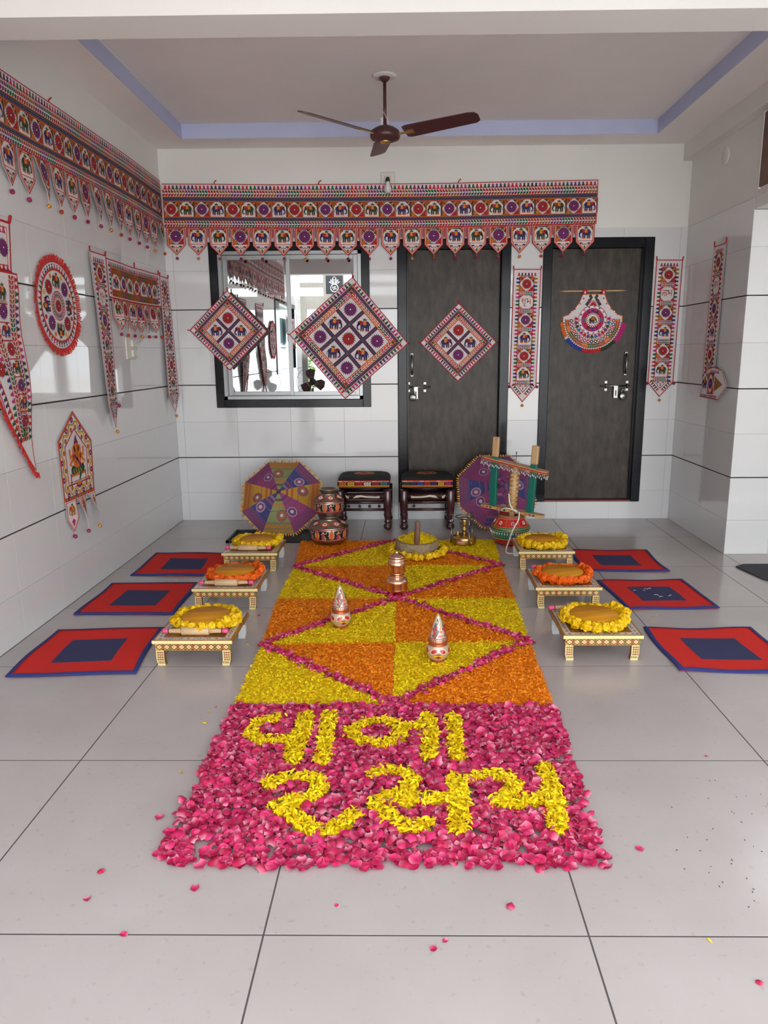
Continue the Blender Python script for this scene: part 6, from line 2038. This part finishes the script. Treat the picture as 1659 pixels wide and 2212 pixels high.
# ------------------------------------------------------------------ flower carpet
def in_poly(P, pts):
    x, y = pts[:, 0], pts[:, 1]
    c = np.zeros(len(pts), bool)
    n = len(P)
    for i in range(n):
        x0, y0 = P[i]; x1, y1 = P[(i + 1) % n]
        k = ((y0 > y) != (y1 > y))
        with np.errstate(divide='ignore', invalid='ignore'):
            xi = (x1 - x0) * (y - y0) / (y1 - y0 + 1e-12) + x0
        c ^= k & (x < xi)
    return c
def seg_dist(pts, a, b):
    a, b = np.array(a), np.array(b)
    d = b - a
    tt = np.clip(((pts - a) @ d) / (d @ d), 0, 1)
    return np.linalg.norm(pts - (a + tt[:, None] * d), axis=1)
def np_mesh(name, V, Fq, C, m):
    """V (n,3), Fq (f,k) all the same size, C (n,3) per-vertex colour"""
    me = bpy.data.meshes.new(name)
    nv, nf, k = len(V), len(Fq), Fq.shape[1]
    me.vertices.add(nv); me.vertices.foreach_set('co', V.astype(np.float32).ravel())
    me.loops.add(nf * k); me.loops.foreach_set('vertex_index', Fq.astype(np.int32).ravel())
    me.polygons.add(nf)
    me.polygons.foreach_set('loop_start', np.arange(0, nf * k, k, dtype=np.int32))
    me.polygons.foreach_set('loop_total', np.full(nf, k, dtype=np.int32))
    me.update(calc_edges=True)
    me.polygons.foreach_set('use_smooth', np.ones(nf, bool))
    ca = me.color_attributes.new('Col', 'FLOAT_COLOR', 'POINT')
    ca.data.foreach_set('color', np.hstack([C, np.ones((nv, 1))]).astype(np.float32).ravel())
    me.materials.append(m)
    me.validate()
    return me
def rotmats(n, tilt, rng):
    a = rng.uniform(0, 2 * PI, n); bx = rng.normal(0, tilt, n); by = rng.normal(0, tilt, n)
    ca, sa, cb, sb, cc, sc = np.cos(a), np.sin(a), np.cos(bx), np.sin(bx), np.cos(by), np.sin(by)
    Rz = np.zeros((n, 3, 3)); Rx = np.zeros((n, 3, 3)); Ry = np.zeros((n, 3, 3))
    Rz[:, 0, 0] = ca; Rz[:, 0, 1] = -sa; Rz[:, 1, 0] = sa; Rz[:, 1, 1] = ca; Rz[:, 2, 2] = 1
    Rx[:, 0, 0] = 1; Rx[:, 1, 1] = cb; Rx[:, 1, 2] = -sb; Rx[:, 2, 1] = sb; Rx[:, 2, 2] = cb
    Ry[:, 1, 1] = 1; Ry[:, 0, 0] = cc; Ry[:, 0, 2] = sc; Ry[:, 2, 0] = -sc; Ry[:, 2, 2] = cc
    return Rz @ Rx @ Ry
# marigold petal: a narrow curled tongue, 8 vertices, 3 quads
MPV = np.array([(-0.5, -0.16, 0.0), (-0.5, 0.16, 0.0), (-0.15, -0.42, 0.10), (-0.15, 0.42, 0.10), (0.2, -0.46, 0.12), (0.2, 0.46, 0.12), (0.5, -0.2, 0.0), (0.5, 0.2, 0.0)])
MPF = np.array([(0, 2, 3, 1), (2, 4, 5, 3), (4, 6, 7, 5)])
def petal_cloud(name, pts, base, zlo, zhi, parent, rng, L=(0.014, 0.022), Wd=(0.0029, 0.0047), tilt=0.27, var=0.22):
    n = len(pts)
    if n == 0: return None
    l = rng.uniform(*L, n); w = rng.uniform(*Wd, n)
    loc = MPV[None] * np.stack([l, w * 2, l * rng.uniform(0.3, 1.6, n)], 1)[:, None, :]
    Rm = rotmats(n, tilt, rng)
    V = np.einsum('nij,nkj->nki', Rm, loc)
    z = zlo + (zhi - zlo) * rng.random(n) ** 0.8
    V[:, :, 0] += pts[:, 0:1]; V[:, :, 1] += pts[:, 1:2]; V[:, :, 2] += z[:, None]
    V[:, :, 2] = np.maximum(V[:, :, 2], 0.0012)
    k = 1 + rng.uniform(-var, var, n)
    C = np.array(base)[None, :] * k[:, None]
    C[:, 1] *= 1 + rng.uniform(-0.12, 0.12, n)
    C = np.clip(C, 0, 1)
    Cv = np.repeat(C[:, None, :], 8, 1)
    Cv[:, 0:2] *= 1.0
    F = (MPF[None] + (np.arange(n) * 8)[:, None, None]).reshape(-1, 4)
    me = np_mesh(name, V.reshape(-1, 3), F, Cv.reshape(-1, 3), PETAL)
    o = link(name, me, parent)
    o['kind'] = 'stuff'
    return o
carpet = thing('flower_carpet', 'carpet of yellow and orange marigold and pink rose petals laid on the floor', 'flower carpet')
def XLc(y): return -0.706 + (y - 2.75) * (-0.104 / 2.7)
def XRc(y): return 0.588 + (y - 2.75) * (0.068 / 2.7)
D1b, D1l, D1t, D1r = (-0.063, 2.775), (-0.715, 3.40), (-0.064, 4.09), (0.600, 3.435)
D2l, D2t, D2r = (-0.757, 4.745), (-0.100, 5.445), (0.628, 4.785)
D1c = (-0.064, 3.425); D2c = (-0.075, 4.765)
bl, br_ = (XLc(2.76), 2.76), (XRc(2.76), 2.76)
ml, mr = (XLc(4.09), 4.09), (XRc(4.09), 4.09)
tl, tr = (XLc(5.44), 5.44), (XRc(5.46), 5.46)
patches = [
    ('y', [bl, D1b, D1l]), ('o', [D1b, br_, D1r]),
    ('o', [D1l, D1t, ml]), ('y', [D1t, D1r, mr]),
    ('y', [ml, D1t, D2l]), ('o', [D1t, mr, D2r]),
    ('o', [D2l, D2t, tl]), ('y', [D2t, D2r, tr]),
    ('o', [D1b, D1c, D1l]), ('y', [D1b, D1r, D1c]), ('y', [D1l, D1c, D1t]), ('o', [D1c, D1r, D1t]),
    ('o', [D1t, D2c, D2l]), ('y', [D1t, D2r, D2c]), ('y', [D2l, D2c, D2t]), ('o', [D2c, D2r, D2t]),
]
ropes = [(D1b, D1l), (D1l, D1t), (D1t, D1r), (D1r, D1b), (D1t, D2l), (D2l, D2t), (D2t, D2r), (D2r, D1t)]
PY, PO = (0.98, 0.71, 0.004), (0.98, 0.30, 0.005)
for col, P in patches:
    P = np.array(P)
    lo, hi = P.min(0), P.max(0)
    ar = abs(np.sum(P[:, 0] * np.roll(P[:, 1], -1) - P[:, 1] * np.roll(P[:, 0], -1))) / 2
    dens = 14000
    n = int(dens * (hi - lo).prod())
    q = RNG.uniform(lo, hi, (n, 2))
    q = q[in_poly(P, q + RNG.normal(0, 0.004, q.shape))]
    dmin = np.min([seg_dist(q, a, b) for a, b in ropes], axis=0)
    q = q[dmin > 0.014]
    nm = 'yellow_petal_patch' if col == 'y' else 'orange_petal_patch'
    patch = petal_cloud(nm, q, PY if col == 'y' else PO, 0.006, 0.015, carpet, RNG)
    # bed of flattened petals under the loose ones
    ctr = P.mean(0)
    Pi = ctr + (P - ctr) * 0.995
    MB().prism([tuple(p) for p in Pi], 0.0006, 0.006, PY if col == 'y' else PO).build('pressed_petal_bed', PETAL, patch)

# rose petals: cupped ovals on a 4x4 grid
def rose_proto(seed):
    rng = np.random.default_rng(seed)
    vs, fs, t_ = [], [], []
    n = 4
    for j in range(n + 1):
        v = j / n
        wd = (0.30 + 0.9 * math.sin(PI * min(1, 0.12 + v * 0.80)) ** 0.8) * (1 if j < n else 0.7)
        for i in range(n + 1):
            u = i / n * 2 - 1
            cup = 0.22 * u * u + 0.20 * (v - 0.45) ** 2 * 1.5 + rng.normal(0, 0.02)
            vs.append((u * wd * 0.5, (v - 0.5) - 0.08 * u * u * (1 if j == n else 0), cup))
            t_.append(v)
    for j in range(n):
        for i in range(n):
            a = j * (n + 1) + i
            fs.append((a, a + 1, a + n + 2, a + n + 1))
    return np.array(vs), np.array(fs), np.array(t_)
ROSE = [rose_proto(s) for s in range(4)]
RC_A, RC_B, RC_P = np.array((0.66, 0.026, 0.16)), np.array((0.46, 0.008, 0.065)), np.array((0.86, 0.42, 0.54))
def rose_cols(t_, rng, n):
    mix = rng.random(n)
    body = RC_A[None] * mix[:, None] + RC_B[None] * (1 - mix[:, None])
    body *= (1 + rng.uniform(-0.15, 0.2, n))[:, None]
    pale = (rng.random(n) ** 1.5)[:, None] * 0.95
    f = np.clip(1 - t_ * 2.2, 0, 1)[None, :] * 0.9
    C = body[:, None, :] * (1 - f[:, :, None] * pale[:, None, :] ** 0.5) + RC_P[None, None] * f[:, :, None] * pale[:, None, :] ** 0.5
    return np.clip(C, 0, 1)
def rose_cloud(name, pts, size, zlo, zhi, parent, rng, tilt=0.35):
    Vs, Fs, Cs, off = [], [], [], 0
    for k in range(4):
        q = pts[k::4]
        n = len(q)
        if n == 0: continue
        pv, pf, pt = ROSE[k]
        s = rng.uniform(*size, n)
        flip = np.where(rng.random(n) < 0.35, -1.0, 1.0)
        loc = pv[None] * np.stack([s * rng.uniform(0.75, 1.05, n), s, s * flip], 1)[:, None, :]
        V = np.einsum('nij,nkj->nki', rotmats(n, tilt, rng), loc)
        V[:, :, 2] -= np.minimum(V[:, :, 2].min(1, keepdims=True), 0)
        z = zlo + (zhi - zlo) * rng.random(n)
        V[:, :, 0] += q[:, 0:1]; V[:, :, 1] += q[:, 1:2]; V[:, :, 2] += z[:, None]
        Vs.append(V.reshape(-1, 3)); Cs.append(rose_cols(pt, rng, n).reshape(-1, 3))
        Fs.append((pf[None] + (np.arange(n) * len(pv))[:, None, None]).reshape(-1, 4) + off)
        off += n * len(pv)
    me = np_mesh(name, np.vstack(Vs), np.vstack(Fs), np.vstack(Cs), PETAL)
    o = link(name, me, parent)
    o['kind'] = 'stuff'
    return o
# rose petal lines along the two diamonds
for a, b in ropes:
    a_, b_ = np.array(a), np.array(b)
    L_ = np.linalg.norm(b_ - a_)
    n = int(L_ * 260)
    t_ = RNG.random(n)[:, None]
    d = (b_ - a_) / L_
    q = a_ + (b_ - a_) * t_ + np.array((-d[1], d[0])) * RNG.normal(0, 0.013, (n, 1))
    rose_cloud('rose_petal_line', q, (0.018, 0.028), 0.006, 0.016, carpet, RNG, tilt=0.3)

# lettering strokes on the floor (metres): centre lines and widths
LET = {
    'va': [([(-0.502, 2.638), (-0.556, 2.614), (-0.592, 2.562), (-0.589, 2.506), (-0.534, 2.468), (-0.462, 2.468), (-0.415, 2.490)], 0.050), ([(-0.398, 2.650), (-0.397, 2.539), (-0.404, 2.431), (-0.405, 2.330)], 0.066)],
    'aa': [([(-0.308, 2.662), (-0.304, 2.539), (-0.298, 2.431), (-0.299, 2.330)], 0.060)],
    'na': [([(-0.079, 2.618), (-0.159, 2.597), (-0.215, 2.534), (-0.180, 2.463), (-0.091, 2.437), (-0.037, 2.484), (-0.021, 2.551), (-0.079, 2.618)], 0.052), ([(-0.030, 2.573), (0.028, 2.573), (0.074, 2.579)], 0.046), ([(0.078, 2.644), (0.081, 2.528), (0.077, 2.421), (0.072, 2.355)], 0.058)],
    'aab': [([(0.172, 2.638), (0.173, 2.528), (0.175, 2.421), (0.173, 2.352)], 0.058)],
    'ra': [([(-0.453, 2.185), (-0.405, 2.216), (-0.337, 2.229), (-0.293, 2.203), (-0.286, 2.143), (-0.320, 2.102), (-0.376, 2.090), (-0.414, 2.063), (-0.368, 2.040), (-0.333, 1.995), (-0.300, 1.952), (-0.246, 1.945), (-0.199, 1.977), (-0.168, 2.021)], 0.053)],
    'sa': [([(-0.121, 2.243), (-0.068, 2.266), (-0.012, 2.257), (0.016, 2.203), (-0.007, 2.152), (-0.069, 2.115), (-0.106, 2.071), (-0.071, 2.033), (-0.038, 1.981), (0.007, 1.956), (0.057, 1.981)], 0.051), ([(-0.011, 2.095), (0.061, 2.107), (0.137, 2.111)], 0.052), ([(0.161, 2.215), (0.164, 2.144), (0.157, 2.048), (0.151, 1.960)], 0.064)],
    'ma': [([(0.236, 2.232), (0.280, 2.245), (0.326, 2.230), (0.349, 2.187), (0.326, 2.128), (0.284, 2.096)], 0.052), ([(0.283, 2.092), (0.344, 2.084), (0.404, 2.104), (0.454, 2.116)], 0.054), ([(0.461, 2.276), (0.463, 2.187), (0.462, 2.096), (0.445, 1.961)], 0.060)],
}
def let_dist(pts, strokes):
    d = np.full(len(pts), 9.0)
    for pl, w in strokes:
        for a, b in zip(pl[:-1], pl[1:]):
            d = np.minimum(d, seg_dist(pts, a, b) - w / 2)
    return d
ALL = [st for v in LET.values() for st in v]
field = np.array([(-0.712, 1.80), (0.556, 1.80), (0.585, 2.755), (-0.702, 2.755)])
q = RNG.uniform((-0.74, 1.79), (0.60, 2.76), (9000, 2))
q = q[in_poly(field, q + RNG.normal(0, 0.006, q.shape))]
dl = let_dist(q, ALL)
q = q[(dl > 0.004) | ((dl > -0.012) & (RNG.random(len(q)) < 0.15))]
# thin out towards the near edge, as it was strewn
keep = RNG.random(len(q)) < np.clip(0.44 + (q[:, 1] - 1.80) * 0.60, 0.44, 0.95)
q = q[keep]
big = np.clip((2.75 - q[:, 1]) / 0.95, 0, 1)
order = np.argsort(q[:, 1])
near, rest = q[order[:300]], q[order[300:]]
field_o = rose_cloud('rose_petal_field', rest, (0.023, 0.036), 0.001, 0.014, carpet, RNG, tilt=0.28)
# the nearest petals, each its own
proto = []
for k in range(10):
    pv, pf, pt = ROSE[k % 4]
    fl_s = -1 if k in (3, 8) else 1
    V = pv * np.array((0.9, 1.0, 0.9 * fl_s))
    V[:, 2] -= V[:, 2].min()
    proto.append(np_mesh('rose_petal', V, pf, rose_cols(pt, np.random.default_rng(k + 50), 1)[0], PETAL))
for i, p in enumerate(near):
    o = link('rose_petal', proto[i % 10], field_o, (p[0], p[1], 0.0012 + 0.010 * random.random()), (random.gauss(0, 0.12), random.gauss(0, 0.12), random.uniform(0, 6.28)))
    s = random.uniform(0.024, 0.037)
    o.scale = (s, s, s)
# letters in yellow petals
for nm, strokes in LET.items():
    xs = np.array([p for pl, w in strokes for p in pl])
    lo, hi = xs.min(0) - 0.05, xs.max(0) + 0.05
    n = int(30000 * (hi - lo).prod())
    q = RNG.uniform(lo, hi, (n, 2))
    q = q[let_dist(q + RNG.normal(0, 0.004, q.shape), strokes) < 0]
    o = petal_cloud('petal_letter', q, (0.95, 0.70, 0.003), 0.008, 0.030, carpet, RNG, L=(0.016, 0.026), Wd=(0.0030, 0.0050), tilt=0.40)
    bed = MB()
    for pl, w in strokes:
        for a, b in zip(pl[:-1], pl[1:]):
            a_, b_ = Vector(a), Vector(b)
            d = (b_ - a_).normalized(); nn = Vector((-d.y, d.x)) * w * 0.42
            bed.prism([tuple(a_ - nn), tuple(b_ - nn), tuple(b_ + nn), tuple(a_ + nn)], 0.001, 0.011, (0.95, 0.70, 0.003))
    bed.build('pressed_petal_bed', PETAL, o)
# petals heaped on the millstone
n = 900
a = RNG.uniform(0, 2 * PI, n); rr = 0.135 * np.sqrt(RNG.random(n))
q = np.stack([rr * np.cos(a), rr * np.sin(a) + 0.012], 1)
ms_root = bpy.data.objects['millstone']
o = petal_cloud('petal_heap', q, PY, 0.0, 0.012, ms_root, RNG)
co = np.empty(len(o.data.vertices) * 3, np.float32); o.data.vertices.foreach_get('co', co); co = co.reshape(-1, 3)
rad = np.hypot(co[:, 0], co[:, 1] - 0.03)
co[:, 2] += 0.098 + 0.045 * np.exp(-(rad / 0.085) ** 2)
o.data.vertices.foreach_set('co', co.ravel()); o.data.update()
hp = MB()
hp.M = Matrix.Translation((0, 0.018, 0))
hp.lathe([(0.135, 0.092), (0.11, 0.104), (0.07, 0.122), (0.03, 0.140), (0.0, 0.143)], 24, PY)
hp.build('pressed_petal_bed', PETAL, o)

# ------------------------------------------------------------------ loose petals on the floor
loose = [(-0.769, 2.027, 0.030, 'left of the petal carpet, beside its pink field'), (-0.853, 1.785, 0.022, 'on the near floor left of the carpet corner'), (-0.846, 1.679, 0.020, 'lowest left of the pair near the left edge'),
         (-0.572, 1.718, 0.026, 'just before the near left corner of the carpet'), (-0.704, 1.558, 0.020, 'on the first floor joint at the left'), (-0.188, 1.660, 0.012, 'small dark one before the middle of the carpet'),
         (0.262, 1.657, 0.024, 'before the right half of the carpet'), (0.662, 1.884, 0.024, 'right of the near right corner of the carpet'), (0.059, 1.516, 0.018, 'just below the near floor joint in the middle'),
         (0.088, 1.542, 0.016, 'upright on the near floor joint in the middle'), (1.053, 2.388, 0.013, 'above the joint near the right edge'), (0.792, 1.424, 0.018, 'at the bottom right corner'),
         (-0.781, 2.761, 0.012, 'tiny round one left of the carpet'), (-0.723, 3.811, 0.020, 'between the left tables and the carpet'), (-0.813, 3.833, 0.018, 'beside the second table on the left')]
for i, (x, y, s, w) in enumerate(loose):
    o = link('rose_petal', proto[(i * 3) % 10], None, (x, y, 0.0006), (0.05, 0.05, random.uniform(0, 6.28)))
    o.scale = (s * 0.85, s, s)
    tag(o, 'loose pink rose petal %s' % w, 'petal', 'loose rose petals on the tiles')
yl = [(-0.803, 2.725), (-0.782, 2.63), (-0.792, 2.625), (-0.781, 2.289), (-0.775, 2.275), (0.729, 1.547), (-0.894, 3.378), (0.55, 3.35), (1.254, 3.894), (1.352, 3.82), (1.32, 3.80), (1.29, 3.72), (-0.80, 3.90), (-0.82, 3.40), (0.70, 5.22), (0.69, 5.235), (0.715, 5.215), (1.25, 3.99), (-1.47, 4.49), (-0.86, 3.33), (-0.79, 3.42)]
petal_cloud('stray_petals', np.array(yl), (0.85, 0.6, 0.05), 0.001, 0.003, None, RNG, tilt=0.15)
tag(bpy.data.objects['stray_petals'], 'few stray yellow marigold petals scattered over the tiles', 'petals')
# dark crumbs on the tiles at the right
cr = MB()
for k in range(90):
    x, y = RNG.normal(1.02, 0.13), RNG.normal(1.78, 0.20)
    if not (0.72 < x < 1.5 and 1.35 < y < 2.3): continue
    a = random.uniform(0, PI); l = random.uniform(0.0012, 0.003)
    cr.M = Matrix.Translation((x, y, 0.0)) @ Matrix.Rotation(a, 4, 'Z')
    cr.box(-l, l, -0.0008, 0.0008, 0.0002, 0.0016)
tag(cr.build('crumbs', M_BLACKRUBBER), 'sprinkling of tiny dark crumbs on the near right tiles', 'crumbs', kind='stuff')

# ------------------------------------------------------------------ the open front of the porch (seen mirrored in the window)
fac = tag(MB().box(XL - 0.2, 4.6, YF - 0.15, YF + 0.05, 2.87, 3.3).box(XL - 0.2, 4.6, YF - 0.05, YF + 0.03, 2.585, 2.665).box(XL - 0.2, 4.6, YF - 0.08, YF + 0.04, 2.20, 2.43).build('trim_3', M_FACADE), 'beams over the open front of the porch', kind='structure')
for x in (-1.33, 0.75, 2.6, 4.5):
    boxobj('post', M_FACADE, fac, x - 0.19, x + 0.19, YF - 0.05, YF + 0.035, 2.43, 2.87)
for x in (-1.90, 2.6, 4.5):
    boxobj('post', M_FACADE, fac, x - 0.06, x + 0.06, YF - 0.08, YF + 0.04, 0, 2.20)
t = thing('kalash_sign', 'black square sign with a white pot and leaf drawing, mirrored in the window', 'sign', (-1.31, YF + 0.036, 2.63), (0, 0, PI))
MB().box(-0.155, 0.155, -0.012, 0, -0.155, 0.155, bevel=0.003).build('board', M_SIGNBLACK, t)
E = Emb()
wS = (0.8, 0.8, 0.8)
E.ring(0, -0.065, 0.062, 0.072, wS, 1, n=28)
E.rect(-0.04, 0.0, 0.04, 0.012, wS, 2)
for a in (-75, -45, -18, 18, 45, 75):
    r = math.radians(90 - a)
    tip = (0.10 * math.cos(r), 0.02 + 0.085 * math.sin(r))
    s_ = (-math.sin(r) * 0.016, math.cos(r) * 0.016)
    mid = (tip[0] * 0.5, 0.012 + (tip[1] - 0.012) * 0.55)
    E.stroke([(0, 0.012), (mid[0] + s_[0], mid[1] + s_[1]), tip], 0.007, wS, 1)
    E.stroke([(0, 0.012), (mid[0] - s_[0], mid[1] - s_[1]), tip], 0.007, wS, 1)
E.stroke([(-0.03, 0.075), (-0.035, 0.10), (0, 0.14), (0.035, 0.10), (0.03, 0.075)], 0.008, (0.75, 0.5, 0.5), 2)
# auspicious emblem on the pot (a sign of blessing drawn on the pot)
for k in range(4):
    E.xf(0, -0.065, 1, k * PI / 2)
    E.stroke([(0, 0), (0.028, 0), (0.028, 0.028)], 0.009, wS, 3)
E.xf()
E.build('drawing', t, m=vmat('sign_paint', 0.5), warp=lambda u, v, w: (u, -0.0125 - w, v))
# pedestal fan by the left wall, beside the camera
t = thing('pedestal_fan', 'brown pedestal fan in a wire cage, mirrored low in the window', 'fan', (-1.55, 0.15, 0))
MB().lathe([(0, 0), (0.16, 0), (0.16, 0.02), (0.03, 0.04), (0.018, 0.06), (0.016, 0.85), (0, 0.85)], 24).build('stand', M_BLACKRUBBER, t)
mb = MB()
mb.M = Matrix.Translation((0, 0, 0.95)) @ Matrix.Rotation(-PI / 2, 4, 'X')
mb.lathe([(0, -0.12), (0.05, -0.11), (0.055, 0.0), (0, 0.02)], 18)
mb.build('motor', M_BLACKRUBBER, t)
for k in range(3):
    a = 2 * PI * k / 3 + 0.4
    bl_ = MB()
    bl_.M = Matrix.Translation((0, 0.04, 0.95)) @ Matrix.Rotation(-PI / 2, 4, 'X') @ Matrix.Rotation(a, 4, 'Z') @ Matrix.Rotation(0.35, 4, 'X')
    bl_.prism([(0.03, -0.03), (0.12, -0.10), (0.19, -0.09), (0.215, 0.0), (0.18, 0.085), (0.10, 0.06), (0.03, 0.03)], -0.002, 0.002)
    bl_.build('blade', M_FANBROWN, t)
cg = MB()
cg.M = Matrix.Translation((0, 0.05, 0.95)) @ Matrix.Rotation(-PI / 2, 4, 'X')
for r_ in (0.08, 0.25):
    cg.tube([(r_ * math.cos(2 * PI * k / 36), r_ * math.sin(2 * PI * k / 36), 0.03) for k in range(37)], 0.004, 5, caps=False)
for k in range(20):
    a = 2 * PI * k / 20
    cg.tube([(0.05 * math.cos(a), 0.05 * math.sin(a), 0.05), (0.25 * math.cos(a), 0.25 * math.sin(a), 0.03)], 0.0015, 4)
cg.build('wire_cage', M_STEEL, t)
# yard in front of the house and a hedge beyond it
tag(MB().box(-30, 30, -40, YF - 0.4, -0.25, -0.12).build('ground', M_YARD), 'pale paved yard in front of the porch', kind='structure')
n = 5000
q = np.stack([RNG.uniform(-6.0, -2.3, n), RNG.uniform(-6.5, -5.0, n)], 1)
Vv = MPV[None] * np.array((0.12, 0.09, 0.05))
V = np.einsum('nij,nkj->nki', rotmats(n, 0.8, RNG), np.repeat(Vv, n, 0))
zz = RNG.uniform(-0.1, 2.6, n) * (0.7 + 0.3 * np.sin(q[:, 0] * 3))
V[:, :, 0] += q[:, 0:1]; V[:, :, 1] += q[:, 1:2]; V[:, :, 2] += zz[:, None]
F = (MPF[None] + (np.arange(n) * 8)[:, None, None]).reshape(-1, 4)
hedge = link('hedge', np_mesh('hedge', V.reshape(-1, 3), F, np.ones((n * 8, 3)) * 0.1, M_LEAF))
tag(hedge, 'leafy green hedge beyond the yard, glimpsed mirrored in the window', 'hedge')
